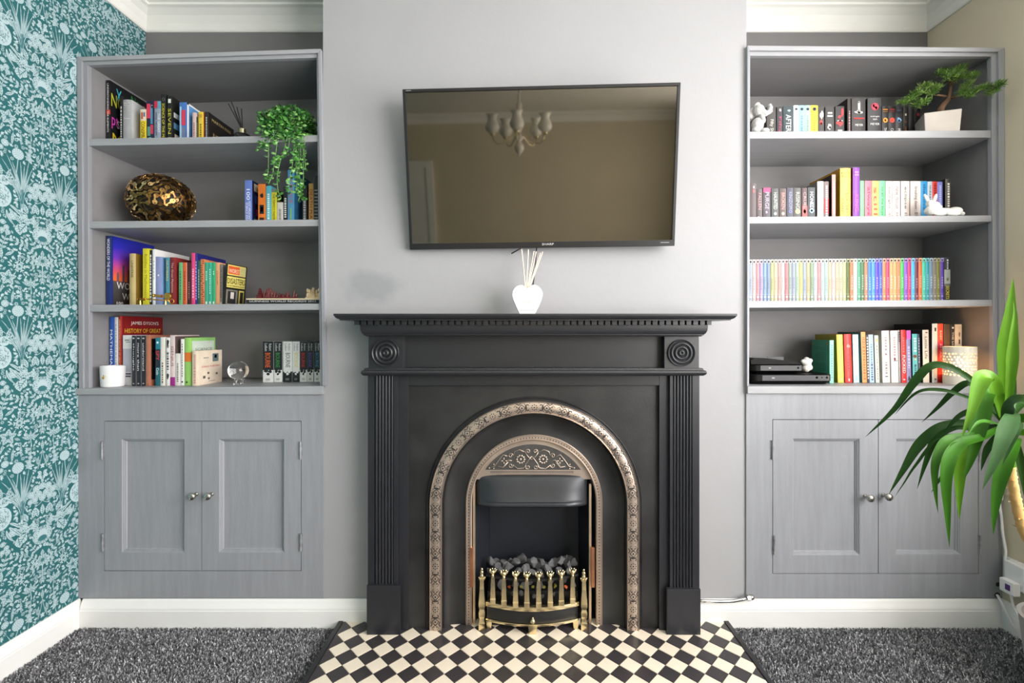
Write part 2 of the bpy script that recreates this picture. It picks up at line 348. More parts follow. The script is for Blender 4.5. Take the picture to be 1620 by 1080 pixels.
# ------------------------------------------------------------------ wallpaper print (flat motif polygons on the left wall)
def wallpaper():
    rng = random.Random(11)
    HW, HV = .150, .50
    pol = []                                   # (list of (u,v), colour 0 white 1 pale 2 mid teal line)
    def P(pts, c=0): pol.append((pts, c))
    def leaf(u, v, L, w, a, c=0, vein=True):
        ca, sa = math.cos(a), math.sin(a); q = []
        T = lambda x, y: (u+x*ca-y*sa, v+x*sa+y*ca)
        P([T(t*L, s_*w/2) for t, s_ in ((0,0),(.2,.62),(.45,1),(.72,.72),(1,0),(.72,-.72),(.45,-1),(.2,-.62))], c)
        if vein and L > .011:
            y = max(.0006, w*.05); P([T(*p) for p in ((.06*L, -y), (.9*L, -y*.5), (.9*L, y*.5), (.06*L, y))], 2)
            if L > .018:
                for t in (.22, .42, .62):
                    for sg in (1, -1): P([T(*p) for p in ((t*L, 0), (t*L+.0014, 0), (t*L+.16*L, sg*w*.38), (t*L+.16*L-.001, sg*w*.38))], 2)
    def disc(u, v, r, c=0, n=10, ry=None):
        ry = ry or r; P([(u+r*math.cos(2*PI*k/n), v+ry*math.sin(2*PI*k/n)) for k in range(n)], c)
    def stroke(pts, w, c=0):
        q = []; p2 = []
        for i, (x, y) in enumerate(pts):
            a, d = pts[max(i-1,0)], pts[min(i+1,len(pts)-1)]
            tx, ty = d[0]-a[0], d[1]-a[1]; l = math.hypot(tx, ty) or 1
            ww = w[i] if isinstance(w, (list, tuple)) else w
            q.append((x-ty/l*ww/2, y+tx/l*ww/2)); p2.append((x+ty/l*ww/2, y-tx/l*ww/2))
        for i in range(len(q)-1): P([q[i], q[i+1], p2[i+1], p2[i]], c)
    def curve(p0, p1, p2, n=7):
        return [((1-t)**2*p0[0]+2*t*(1-t)*p1[0]+t*t*p2[0], (1-t)**2*p0[1]+2*t*(1-t)*p1[1]+t*t*p2[1]) for t in [i/(n-1) for i in range(n)]]
    def blade(p0, p1, p2, w):
        c_ = curve(p0, p1, p2, 9); stroke(c_, [w*x for x in (.35, .7, .95, 1, .95, .85, .65, .4, .08)]); stroke(c_[1:8], .0011, 2)
    def flower(u, v, r, n=9):
        for k in range(n): leaf(u, v, r, r*.66, 2*PI*k/n+.2, 0, False)
        for k in range(n): stroke([(u+r*.25*math.cos(2*PI*k/n+.2), v+r*.25*math.sin(2*PI*k/n+.2)), (u+r*.8*math.cos(2*PI*k/n+.2), v+r*.8*math.sin(2*PI*k/n+.2))], .0011, 2)
        disc(u, v, r*.3, 2, 8); disc(u, v, r*.21, 0, 7)
    def rose(u, v, r):
        disc(u, v, r, 0, 11)
        for q, n in ((.72, 7), (.4, 4)):
            for k in range(n):
                a = 2*PI*k/n+q*3; stroke([(u+r*q*math.cos(a+t), v+r*q*math.sin(a+t)) for t in (0, .3, .6)], .0011, 2)
    def pom(u, v, r):
        disc(u, v, r, 0, 14)
        for q, n in ((.85, 13), (.58, 10), (.3, 6)):
            for k in range(n):
                a = 2*PI*k/n+q; stroke([(u+r*(q-.14)*math.cos(a), v+r*(q-.14)*math.sin(a)), (u+r*q*math.cos(a+.12), v+r*q*math.sin(a+.12))], .0012, 2)
    def sprig(u, v, L, a, n=4, lw=.008):
        stroke([(u, v), (u+L*math.cos(a), v+L*math.sin(a))], .0014)
        for k in range(n+1):
            t = k/n; x, y = u+L*t*math.cos(a), v+L*t*math.sin(a)
            if k < n: leaf(x, y, lw*2.1, lw, a+.9); leaf(x, y, lw*2.1, lw, a-.9)
            else: leaf(x, y, lw*2.2, lw, a)
    def hatch(u, v, ru, rv, n, c=2, w=.0011, L=.0045, an=1.2):
        for k in range(n):
            a = rng.uniform(0, 2*PI); q = math.sqrt(rng.random())*.88; x, y = u+ru*q*math.cos(a), v+rv*q*math.sin(a)
            stroke([(x, y), (x+L*math.cos(an+rng.uniform(-.4, .4)), y+L*math.sin(an))], w, c)
    # --- on the axis: curled hedgehog roundel
    disc(0, .435, .032, 0, 20, .030)
    for k in range(90):
        a = rng.uniform(-PI/2, PI/2); q = rng.uniform(.5, .97)
        stroke([(.031*q*math.cos(a), .435+.029*q*math.sin(a)), (.035*q*math.cos(a+.06), .435+.033*q*math.sin(a+.06))], .0012, 2)
    disc(0, .424, .014, 2, 10, .0095); disc(0, .424, .0125, 0, 10, .008)
    # strawberry leaves beside it
    leaf(.050, .462, .040, .030, -.95); leaf(.075, .458, .036, .026, -1.75); leaf(.062, .462, .03, .02, .9); rose(.058, .487, .012); rose(.03, .477, .010); rose(.088, .480, .013)
    stroke(curve((.02, .463), (.05, .475), (.10, .468)), .0018)
    # leafy spray with central flower
    flower(0, .350, .019, 10); leaf(0, .362, .024, .012, PI/2)
    sprig(.010, .352, .045, .72, 3, .0085); sprig(.012, .345, .042, .18, 3, .0085); sprig(.012, .338, .030, -.35, 2, .008)
    sprig(.045, .395, .042, .15, 3, .008); sprig(.02, .388, .026, 1.0, 2, .007)
    stroke([(0, .335), (0, .285)], .003); leaf(0, .312, .020, .008, .35); leaf(0, .302, .018, .008, -.35); leaf(0, .296, .02, .007, -1.0); leaf(.001, .286, .016, .006, -1.3)
    # snowflake flower, coral sprig, large open flower
    flower(.071, .322, .013, 8)
    for k in range(6): sprig(.071+.012*math.cos(k*1.047), .322+.012*math.sin(k*1.047), .012, k*1.047, 1, .0042)
    for k in range(5): leaf(.037, .262, .030, .0085, .45+.56*k)
    stroke([(.037, .262), (.034, .238)], .0022)
    for k in range(5): leaf(.104, .284, .026, .017, .5+k*1.2)
    disc(.104, .284, .006, 2, 8); disc(.104, .284, .0045, 0, 8)
    leaf(.086, .276, .02, .008, 3.6); leaf(.118, .262, .02, .009, 4.9)
    # spear with two curved lines, snapdragon stalk, hanging carrots
    leaf(0, .218, .034, .0095, PI/2); stroke(curve((.001, .218), (.004, .185), (.015, .158)), .0016); leaf(.013, .165, .024, .0075, 1.75); leaf(.019, .178, .024, .008, 1.9)
    for k in range(5): rose(.040+.003*math.sin(k*2), .175+.014*k, .0085-.0008*k); leaf(.044, .178+.014*k, .012, .006, .3)
    stroke([(.038, .165), (.036, .245)], .0016)
    leaf(.088, .246, .045, .0085, -1.45); leaf(.067, .250, .04, .0075, -1.6); leaf(.088, .246, .016, .006, 1.2)
    # pompom on its stem, buds, butterfly
    pom(.075, .180, .0175); stroke([(.075, .163), (.082, .09)], .0022); rose(.112, .202, .011); rose(.124, .185, .008)
    for a in (.6, -.5): leaf(.002, .140, .017, .011, a)
    leaf(.022, .128, .014, .008, .9)
    # grass clump fanning up from the foot
    for (x2, v2, w_) in ((.030, .150, .0052), (.042, .168, .0058), (.056, .150, .006), (.068, .158, .006), (.092, .150, .0062), (.108, .168, .0058), (.122, .150, .0055), (.128, .122, .005)):
        blade((.064, .004), (.060+(x2-.06)*.1, .085), (x2, v2), w_)
    for (x2, v2) in ((.024, .112), (.036, .098), (.112, .098), (.128, .100)): blade((.064, .03), (.062+(x2-.06)*.3, .085), (x2, v2), .0045)
    stroke([(.064, .0), (.0625, .04), (.062, .085)], [.006, .011, .007]); 
    for k in range(5): stroke([(.059+.0025*k, .01), (.058+.002*k, .07)], .0011, 2)
    # bouquet of roses
    for (u, v, r) in ((0, .098, .011), (.019, .094, .0115), (.034, .078, .0115), (.012, .074, .011), (0, .060, .0115), (.024, .060, .0105), (.038, .056, .009)): rose(u, v, r)
    leaf(0, .108, .016, .009, PI/2); leaf(.028, .104, .014, .007, .8); leaf(.043, .07, .013, .007, .2); leaf(.012, .045, .02, .008, .3); stroke(curve((0, .05), (.008, .04), (.022, .036)), .0016)
    # leaves round the foot
    for (u, v, L, w_, a) in ((0, .002, .036, .015, PI/2), (.014, .0, .034, .016, 1.35), (.03, .0, .036, .016, 1.75), (.046, -.004, .034, .016, 1.2), (.05, -.008, .036, .018, .2), (.03, -.022, .034, .018, -.3), (.012, -.022, .03, .016, -.9)): leaf(u, v, L, w_, a)
    # sitting rabbit-like animal at the far axis
    U_ = .128
    disc(U_-.004, .035, .031, 0, 18, .036); hatch(U_-.006, .035, .026, .033, 70)
    disc(U_-.014, .085, .0165, 0, 14, .0155); hatch(U_-.014, .085, .012, .012, 18)
    leaf(U_-.020, .094, .034, .011, 1.95); leaf(U_-.007, .097, .034, .010, 1.45); disc(U_-.019, .087, .0022, 2, 7)
    blade((U_-.03, .012), (.085, .006), (.052, -.022), .008); blade((U_-.028, .0), (.09, -.012), (.064, -.045), .009); blade((U_-.02, -.006), (.105, -.03), (.085, -.05), .008)
    sprig(.092, .075, .032, 1.35, 3, .0052)
    for (u, v) in ((.108, .44), (.118, .455), (.104, .425), (.120, .43)): rose(u, v, .008)
    sprig(.122, .375, .04, 1.9, 3, .0075); leaf(.118, .372, .026, .010, .2); leaf(.112, .352, .030, .010, 2.6); leaf(.122, .34, .04, .012, 1.5)
    HW = .128
    # fill: small leaves and buds wherever the ground is still bare
    N = 128; M_ = 500; g = np.zeros((M_, N), bool)
    def mark(pts):
        us = [p[0] for p in pts]; vs = [p[1] for p in pts]
        for i in range(int(min(vs)*1000), int(max(vs)*1000)+1):
            for j in range(max(0, int(min(us)*1000)), min(N-1, int(max(us)*1000))+1): g[i % M_, j] = True
    for pts, c in pol: mark(pts)
    for it in range(2600):
        u, v = rng.uniform(.002, HW-.002), rng.uniform(0, HV)
        rr = 3
        i, j = int(v*1000), int(u*1000)
        ys = [(i+k) % M_ for k in range(-rr, rr+1)]; sub = g[np.ix_(ys, range(max(0, j-rr), min(N, j+rr+1)))]
        if sub.mean() > .09: continue
        q0 = len(pol); a = rng.uniform(0, 2*PI); kd = rng.random()
        if kd < .5: leaf(u, v, rng.uniform(.009, .014), rng.uniform(.0045, .0065), a)
        elif kd < .72: flower(u, v, rng.uniform(.005, .007), 6)
        else:
            for k in range(3): leaf(u, v, .010, .004, a+(k-1)*.7, 0, False)
        for pts, c in pol[q0:]: mark(pts)
    # tile the half motif: mirrored across, repeated up the wall
    V = []; Fc = []; Mi = []
    axis0 = WL*F/(67-CX); US = 1.0                         # depth of one mirror axis
    v0 = PZ(609, axis0)-.435
    ks = range(-5, 4)
    y_lo, y_hi, z_lo, z_hi = .45, BACK, .1035, cz0
    lay = (.0003, .0004, .0006)
    for k in ks:
        for sgn in (1, -1):
            for j in range(-2, 6):
                for n, (pts, c) in enumerate(pol):
                    q = [(axis0+k*2*HW+sgn*u*US, v0+j*HV+v) for u, v in pts]
                    if all(p[0] > y_hi or p[0] < y_lo for p in q) or all(p[1] > z_hi or p[1] < z_lo for p in q): continue
                    if all(abs(p[0]-axis0-k*2*HW) > HW+.012 for p in q): continue
                    q = [(min(max(p[0], y_lo), y_hi), min(max(p[1], z_lo), z_hi)) for p in q]
                    o = len(V); x = WL+lay[c]+(n % 40)*.000004+(.00005 if sgn < 0 else 0)
                    V += [(x, p[0], p[1]) for p in q]; f = tuple(range(o, o+len(q)))
                    Fc.append(f if sgn > 0 else f[::-1]); Mi.append(c)
    b = MB(); b.v = V; b.f = Fc; b.m = Mi
    mats = [M('wallpaper_white_ink', (178, 200, 206), .65), M('wallpaper_pale_ink', (150, 186, 190), .65), M('wallpaper_line_ink', (50, 110, 116), .65)]
    o = b.build('wallpaper_print', mats, wall_left, recalc=False); tag(o, kind='stuff')
wallpaper()
# ------------------------------------------------------------------ built-in bookcases
DF = 1.646                                         # front plane of the face frames
SHELF = {}                                         # name -> (x0, z0, x1, z1) line of the shelf's top surface
def zs(sh, x):
    x0, z0, x1, z1 = SHELF[sh]; return z0+(z1-z0)*(x-x0)/(x1-x0)
def bookcase(side, label, outer, inner, shelves, base):
    """outer/inner: 4 pixel corners (TL, TR, BL, BR) of the face frame's outer edge and of its opening"""
    O = [W(*p, DF) for p in outer]; I = [W(*p, DF) for p in inner]
    wl, wr = (WL+.001, XBL-.001) if side == 'L' else (XBR+.001, WR-.001)
    O = [Vector((min(max(p.x, WL+.0005), WR-.0005), p.y, p.z)) for p in O]
    cx = (O[0].x+O[1].x)/2
    t = thing('bookcase', label, 'bookcase', (cx, DF, base[0]))
    # face frame pieces: flat board plus a raised outer bead
    def piece(a, c, d, e, name):
        b = MB()
        for (y0, y1, fr) in ((DF+.004, DF+.02, 1), (DF-.004, DF+.004, .55)):
            q = [a, c, c+(d-c)*fr, a+(e-a)*fr]
            b.hexa([(p.x, y0, p.z) for p in q]+[(p.x, y1, p.z) for p in q])
        b.build(name, wood_paint_v if name == 'stile' else wood_paint_h, t, bevel=.0012)
    piece(O[0], O[1], I[1], I[0], 'top_rail')
    piece(O[0], O[2], I[2], I[0], 'stile'); piece(O[1], O[3], I[3], I[1], 'stile')
    # side panels, back panel, top board
    il, ir = min(I[0].x, I[2].x)-.001, max(I[1].x, I[3].x)+.001
    zt = max(I[0].z, I[1].z)
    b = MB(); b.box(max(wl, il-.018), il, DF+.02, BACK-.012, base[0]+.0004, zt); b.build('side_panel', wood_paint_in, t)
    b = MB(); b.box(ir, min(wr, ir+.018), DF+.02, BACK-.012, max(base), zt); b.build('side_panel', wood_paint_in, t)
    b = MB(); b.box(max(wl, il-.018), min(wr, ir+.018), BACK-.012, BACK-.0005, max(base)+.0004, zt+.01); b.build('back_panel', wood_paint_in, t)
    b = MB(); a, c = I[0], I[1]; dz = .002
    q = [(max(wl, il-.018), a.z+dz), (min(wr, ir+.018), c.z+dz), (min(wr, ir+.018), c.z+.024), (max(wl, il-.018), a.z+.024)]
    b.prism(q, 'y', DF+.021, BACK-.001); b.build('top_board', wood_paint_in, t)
    for n, (yl, yr, bl, br) in shelves.items():
        f = DF+.008
        zl, zr, zbl, zbr = PZ(yl, f), PZ(yr, f), PZ(bl, f), PZ(br, f)
        b = MB(); b.prism([(il, zl), (ir, zr), (ir, zbr), (il, zbl)], 'y', f, BACK-.0125)
        b.build('shelf', wood_paint_h, t, bevel=.0015)
        SHELF[n] = (il, zl, ir, zr)
    SHELF[side+'4'] = (il, base[0], ir, base[1])
    return t
ZWL, ZWR = (PZ(614.5, 1.640), PZ(610.5, 1.640)), (PZ(611, 1.640), PZ(610.5, 1.640))
bcl = bookcase('L', 'grey painted built-in bookcase in the alcove beside the papered wall',
         [(123, 91), (508, 78), (126, 614), (517, 610)], [(137, 102), (500, 90), (139, 614), (505.5, 610)],
         {'L1': (219.5, 213.5, 230.5, 224), 'L2': (350, 347, 361, 357.5), 'L3': (482, 480, 493, 490)}, ZWL)
bcr = bookcase('R', 'grey painted built-in bookcase in the alcove beside the beige wall',
         [(1181.5, 73), (1588, 76.5), (1181, 610.4), (1588, 609.9)], [(1188, 87), (1570, 88), (1186, 610.4), (1574, 609.9)],
         {'R1': (208, 206, 219, 217.5), 'R2': (343, 340.5, 353.5, 350.5), 'R3': (476, 474, 486.7, 484)}, ZWR)
# worktops
ZBL, ZBR = PZ(624, 1.64), PZ(622.5, 1.64)
def worktop(x0, x1, z, label, yb):
    b = MB(); th = .026
    b.prism([(x0, z[0]), (x1, z[1]), (x1, yb), (x0, yb)], 'y', 1.640, BACK-.001)
    return tag(b.build('worktop', wood_paint_h, bevel=.002), label, 'worktop')
worktop(WL+.001, XBL+.006, ZWL, 'grey painted worktop under the left bookcase', ZBL)
worktop(XBR-.004, WR-.001, ZWR, 'grey painted worktop under the right bookcase', ZBR)
# ------------------------------------------------------------------ base cabinets
knob_mesh = None
def cabinet(label, x0, x1, ztop, doors, panels, knobs, hinges, y0, y1):
    """doors: [(pxl, pxr)], y0/y1 door top and bottom pixels"""
    f = 1.650; zb = .106
    X0, X1 = x0, x1
    t = thing('base_cabinet', label, 'cabinet', ((X0+X1)/2, f, zb))
    dz1, dz0 = PZ(y0, f), PZ(y1, f); dx0, dx1 = PX(doors[0][0], f), PX(doors[-1][1], f)
    b = MB()
    b.box(X0, dx0-.0012, f, f+.02, zb, ztop).build('stile', wood_paint_v, t)
    MB().box(dx1+.0012, X1, f, f+.02, zb, ztop).build('stile', wood_paint_v, t)
    MB().box(dx0-.0012, dx1+.0012, f, f+.02, dz1+.0012, ztop).build('rail', wood_paint_v, t)
    MB().box(dx0-.0012, dx1+.0012, f, f+.02, zb, dz0-.0012).build('rail', wood_paint_v, t)
    MB().box(X0, X1, f+.04, BACK-.002, zb, ztop).build('carcass', M('cabinet_dark_inside', (40, 40, 42), .8, ns=5, na=.1), t)
    for i, (l, r) in enumerate(doors):
        a, c = PX(l, f)+.0012, PX(r, f)-.0012; z0, z1 = dz0+.0012, dz1-.0012
        pl, pr, pt, pb = panels[i]; pa, pc, pz1, pz0 = PX(pl, f), PX(pr, f), PZ(pt, f), PZ(pb, f)
        b = MB()
        b.box(a, pa, f, f+.02, z0, z1).box(pc, c, f, f+.02, z0, z1).box(pa, pc, f, f+.02, pz1, z1).box(pa, pc, f, f+.02, z0, pz0)
        dr = b.build('door', wood_paint_v, t)
        MB().box(pa, pc, f+.013, f+.018, pz0, pz1).build('panel', wood_paint_v, dr)
        # mitred moulding: stepped ogee sloping from the frame down to the panel
        b = MB(); prof = [(0, f+.0005), (.002, f+.001), (.0035, f+.004), (.006, f+.0045), (.007, f+.008), (.0095, f+.0085), (.012, f+.013)]
        n = len(prof); vs = []
        for k, (o, y) in enumerate(prof):
            vs += [(pa+o, y, pz0+o), (pc-o, y, pz0+o), (pc-o, y, pz1-o), (pa+o, y, pz1-o)]
        fs = [(4*k+j, 4*k+(j+1) % 4, 4*k+4+(j+1) % 4, 4*k+4+j) for k in range(n-1) for j in range(4)]
        b.add(vs, fs).build('moulding', wood_paint_v, dr)
        kx, kz = PX(knobs[i][0], f-.03), PZ(knobs[i][1], f-.03)
        b = MB(); b.lathe([(.0075, f-.0005), (.0075, f-.002), (.0045, f-.004), (.004, f-.014), (.006, f-.018), (.0125, f-.022), (.0138, f-.026), (.0125, f-.030), (.008, f-.033), (0, f-.034)], (kx, 0, kz), 'y', 20)
        tag(b.build('knob', nickel, dr, smooth=True), 'round brushed metal knob')
    for (hx, hy0, hy1) in hinges:
        x = PX(hx, f); b = MB()
        b.box(x-.006, x+.006, f-.0018, f-.0002, PZ(hy1, f), PZ(hy0, f))
        b.tube([(x, f-.004, PZ(hy1, f)), (x, f-.004, PZ(hy0, f))], .0035, 8)
        hh = PZ(hy0, f)-PZ(hy1, f)
        for q in (.15, .5, .85): b.lathe([(.002, f-.0024), (0, f-.003)], (x+(.003 if q != .5 else -.003), 0, PZ(hy1, f)+hh*q), 'y', 6)
        tag(b.build('hinge', M('painted_hinge_metal', (150, 152, 156), .4, metal=.4, ns=60, na=.25), t), 'small painted butt hinge')
    return t
cabinet('grey two-door cupboard below the left bookcase', WL+.001, XBL+.004, ZBL-.0004, [(165, 319), (319, 476.5)],
        [(192, 292, 694, 874), (346, 449.5, 694, 874)], [(301.5, 786), (326.5, 786)], [(163, 698, 726), (164, 843, 871), (476, 698, 726), (476.5, 843, 871)], 666, 902.5)
cabinet('grey two-door cupboard below the right bookcase, partly behind the yucca', XBR-.004, WR-.001, ZBR-.0004, [(1222.5, 1389.5), (1389.5, 1548)],
        [(1254, 1360.5, 693.5, 878), (1417, 1520, 693.5, 877)], [(1379, 789), (1408, 787)], [(1221.5, 696, 726), (1224, 846, 876), (1549, 696, 726), (1549, 846, 876)], 663.5, 907)
# ------------------------------------------------------------------ hearth
ZH = .03
HX0, HX1, HY0, HY1 = -.624, .752, 1.27, D-.001
hearth = thing('hearth', 'black and cream diamond-tiled hearth with black edging in front of the fireplace', 'hearth', ((HX0+HX1)/2, (HY0+HY1)/2, 0))
MB().box(HX0, HX1, HY0, HY1, 0, ZH-.0025).build('grout_bed', M('grey_grout', (128, 124, 118), .9, ns=60, na=.12), hearth)
edge = M('black_edging_tile', (34, 34, 37), .35, ns=30, na=.2)
for nm, (a, c, e, f_) in {'l': (HX0-.012, HX0+.004, HY0-.012, HY1), 'r': (HX1-.004, HX1+.012, HY0-.012, HY1), 'f': (HX0+.004, HX1-.004, HY0-.012, HY0+.004)}.items():
    MB().box(a, c, e, f_, 0, ZH+.003).build('edging_strip', edge, hearth, bevel=.0015)
def clip(poly, x0, x1, y0, y1):
    for ax, lim, keep in ((0, x0, 1), (0, x1, -1), (1, y0, 1), (1, y1, -1)):
        out = []
        for i in range(len(poly)):
            p, q = poly[i], poly[(i+1) % len(poly)]
            a, c = (p[ax]-lim)*keep, (q[ax]-lim)*keep
            if a >= 0: out.append(p)
            if a*c < 0:
                t = a/(a-c); out.append((p[0]+(q[0]-p[0])*t, p[1]+(q[1]-p[1])*t))
        poly = out
        if len(poly) < 3: return []
    return poly
tile_w = M('cream_clay_tile', (232, 219, 200), .32, ns=5, na=.05, bump=.05, bs=40)
tile_k = M('black_clay_tile', (58, 54, 56), .28, ns=6, na=.14, bump=.05, bs=40)
k_ = (H-ZH)*F
ty = k_/(1014.2-CY); tx = PX(730.3, ty)            # centre of one black tile
DG = .0722; hg = DG/2-.0011
proto = {}
cells = []
for i in range(-14, 20):
    for j in range(-14, 9):
        cells += [(tx+i*DG, ty+j*DG, 1), (tx+(i+.5)*DG, ty+(j+.5)*DG, 0)]
for x, y, kind in cells:
    p = [(x-hg, y), (x, y-hg), (x+hg, y), (x, y+hg)]
    q = clip(p, HX0+.006, HX1-.006, HY0+.006, HY1-.001)
    if len(q) < 3: continue
    A = abs(sum(q[i][0]*q[(i+1) % len(q)][1]-q[(i+1) % len(q)][0]*q[i][1] for i in range(len(q))))/2
    if A < 4e-5: continue
    dz = random.uniform(-.0003, .0003)
    if A > .999*2*hg*hg:
        if kind not in proto:
            b = MB(); i0 = .0012
            b.prism([(-hg, 0), (0, -hg), (hg, 0), (0, hg)], 'z', -.003, -.0006)
            b.prism([(-hg+i0, 0), (0, -hg+i0), (hg-i0, 0), (0, hg-i0)], 'z', -.0006, 0)
            o = b.build('tile', tile_k if kind else tile_w, hearth, local=True); proto[kind] = o
        else:
            o = proto[kind].copy(); col.objects.link(o)
        o.location = Vector((x, y, ZH+dz))-hearth.location
    else:
        MB().prism(q, 'z', ZH-.003, ZH+dz).build('tile', tile_k if kind else tile_w, hearth)
# ------------------------------------------------------------------ fire surround
sur = thing('fire_surround', 'black painted wooden fireplace surround with fluted legs and dentil mantel shelf', 'fireplace', (PX(844, 1.6), 1.6, ZH))
YW = D-.002
def sbox(l, r, t_, bt, d, name, mat=black_paint, yb=YW, bevel=.001):
    return MB().box(PX(l, d), PX(r, d), d, yb, PZ(bt, d), PZ(t_, d)).build(name, mat, sur, bevel=bevel)
# mantel shelf with moulded edge (profile swept round front and both ends)
def moulded(l, r, prof, name, d0, mat=black_paint):
    """prof: (offset back from front, z). swept along the front with mitred returns"""
    x0, x1 = PX(l, d0), PX(r, d0); vs = []; n = len(prof)
    for o, z in prof:
        vs += [(x0+o, YW, z), (x0+o, d0+o, z), (x1-o, d0+o, z), (x1-o, YW, z)]
    fs = [(4*k+j, 4*k+j+1, 4*k+5+j, 4*k+4+j) for k in range(n-1) for j in range(3)]
    fs += [(0, 1, 2, 3), tuple(4*(n-1)+j for j in (3, 2, 1, 0))]
    fs += [(4*k+3, 4*k, 4*k+4, 4*k+7) for k in range(n-1)]
    return MB().add(vs, fs).build(name, mat, sur, smooth=True, angle=28)
d0 = 1.49; zt = PZ(496, d0); zb = PZ(506.5, d0)
hh = zt-zb
moulded(527.5, 1166.5, [(0, zt), (0, zt-hh*.3), (.002, zt-hh*.36), (.003, zt-hh*.5), (.008, zt-hh*.72), (.0145, zt-hh*.85), (.0145, zb)], 'mantel_shelf', d0)
d1 = 1.522; z1 = PZ(504.3, d1); z2 = PZ(513.8, d1)
MB().box(PX(562, d1), PX(1128, d1), d1+.014, YW, z2, zb+.002).build('dentil_backing', black_paint, sur)
dn = None; nd = 53
for i in range(nd):
    xa = PX(560.5, d1)+(PX(1129, d1)-PX(560.5, d1))*i/nd; wd = (PX(1129, d1)-PX(560.5, d1))/nd
    if dn is None:
        dn = MB().box(0, wd*.70, d1, d1+.0145, z2, zb).build('dentil', black_paint, sur, local=True, bevel=.0006)
        o = dn
    else: o = dn.copy(); col.objects.link(o)
    o.location = Vector((xa, 0, 0))-Vector(sur.location)
d2 = 1.532; za = z2; zc = PZ(532, 1.55)
q = za-zc
moulded(569.5, 1120, [(0, za), (0, za-q*.12), (.001, za-q*.45), (.004, za-q*.68), (.009, za-q*.82), (.009, za-q*.88), (.014, za-q*.93), (.016, zc)], 'cornice_moulding', d2)
dB = 1.566
for l, r, cxp in ((583, 638.5, 610.5), (1051, 1106, 1077.5)):
    o = sbox(l, r, 531, 585.5, dB, 'corner_block')
    R = 21.5*dB/F; prof = []
    nr = 3
    prof = [(R, dB), (R, dB-.004)]
    for k in range(60):
        r_ = R*(1-(k+1)/61); prof.append((r_, dB-.002-.0065*abs(math.cos(PI*3.5*(1-r_/R)))**.9))
    prof.append((0, dB-.0085))
    bz = MB().lathe(prof, (PX(cxp, dB), 0, PZ(558, dB)), 'y', 36).build('bullseye', black_paint, o, smooth=True)
    tag(bz, 'turned bullseye rosette')
sbox(637, 1052.5, 531, 586, 1.597, 'frieze_panel')
zm0, zm1 = PZ(583.5, 1.552), PZ(594.5, 1.552); qm = zm0-zm1
moulded(570.5, 1118.5, [(.010, zm0+.002), (.009, zm0), (.008, zm0-qm*.18), (.003, zm0-qm*.25), (.001, zm0-qm*.4), (0, zm0-qm*.55), (.001, zm0-qm*.7), (.004, zm0-qm*.85), (.009, zm1)], 'lower_moulding', 1.549)
ZHp = CY+(H-ZH)*F/1.6
dL = 1.574
for l, r, rl, rr, il, ir, pl, pr, side in ((582, 628.5, 592.5, 622.5, 628.5, 645.5, 580, 633, 0), (1060, 1106.5, 1065, 1095, 1043, 1060, 1055, 1108.5, 1)):
    b = MB(); b.box(PX(l, dL), PX(r, dL), dL+.006, YW, ZH, zm1)
    if side == 0: b.box(PX(l, dL), PX(rl-.5, dL), dL, dL+.006, ZH, zm1).box(PX(rr+.5, dL), PX(r, dL), dL, dL+.006, ZH, zm1)
    else: b.box(PX(l, dL), PX(rl-.5, dL), dL, dL+.006, ZH, zm1).box(PX(rr+.5, dL), PX(r, dL), dL, dL+.006, ZH, zm1)
    leg = b.build('leg', black_paint_v, sur)
    n = 6; w_ = (PX(rr, dL)-PX(rl, dL))/n
    zp = PZ(926 if side == 0 else 932, 1.566)
    for k in range(n):
        x = PX(rl, dL)+w_*(k+.5)
        MB().tube([(x, dL+.005, zp-.002), (x, dL+.005, zm1)], w_*.44, 10).build('reed', black_paint_v, leg, smooth=True, angle=60)
    MB().box(PX(il, 1.588), PX(ir, 1.588), 1.588, YW, ZH, zm1).build('inner_strip', black_paint_v, sur, bevel=.001)
    MB().box(PX(pl, 1.563), PX(pr, 1.563), 1.563, dL+.004, ZH, PZ(926 if side == 0 else 932, 1.563)).build('plinth', black_paint_v, sur, bevel=.0015)
MB().box(PX(645.5, 1.589), PX(1043, 1.589), 1.589, YW, PZ(609.5, 1.589), zm1).build('header_strip', black_paint, sur, bevel=.001)
# ------------------------------------------------------------------ cast iron insert
ins = thing('fireplace_insert', 'arched black cast iron fireplace insert with engraved bronze arch', 'fireplace', (PX(844, 1.6), 1.6, ZH))
dI = 1.606; XC = PX(845, 1.6); ZA = PZ(798, 1.6); ppm = 1.6/F
def arc_pts(r, n=40, zb=None):
    zb = ZH+.0005 if zb is None else zb
    return [(XC-r, zb), (XC-r, zb+(ZA-zb)*.33), (XC-r, zb+(ZA-zb)*.66)]+[(XC-r*math.cos(PI*k/n), ZA+r*math.sin(PI*k/n)) for k in range(n+1)]+[(XC+r, zb+(ZA-zb)*.66), (XC+r, zb+(ZA-zb)*.33), (XC+r, zb)]
def arch_sweep(prof, name, mat, parent, closed=True, n=48):
    """prof: list of (radius, y) swept along leg - half circle - leg"""
    loops = [arc_pts(r, n) for r, y in prof]; m = len(loops[0]); P_ = len(prof); vs = []
    for s in range(m):
        for k in range(P_): vs.append((loops[k][s][0], prof[k][1], loops[k][s][1]))
    fs = [(s*P_+k, s*P_+(k+1) % P_, (s+1)*P_+(k+1) % P_, (s+1)*P_+k) for s in range(m-1) for k in range(P_ if closed else P_-1)]
    if closed: fs += [tuple(range(P_-1, -1, -1)), tuple((m-1)*P_+k for k in range(P_))]
    return MB().add(vs, fs).build(name, mat, parent, smooth=True, angle=35)
rb0, rb1, ro = 146*ppm, 164*ppm, 171*ppm
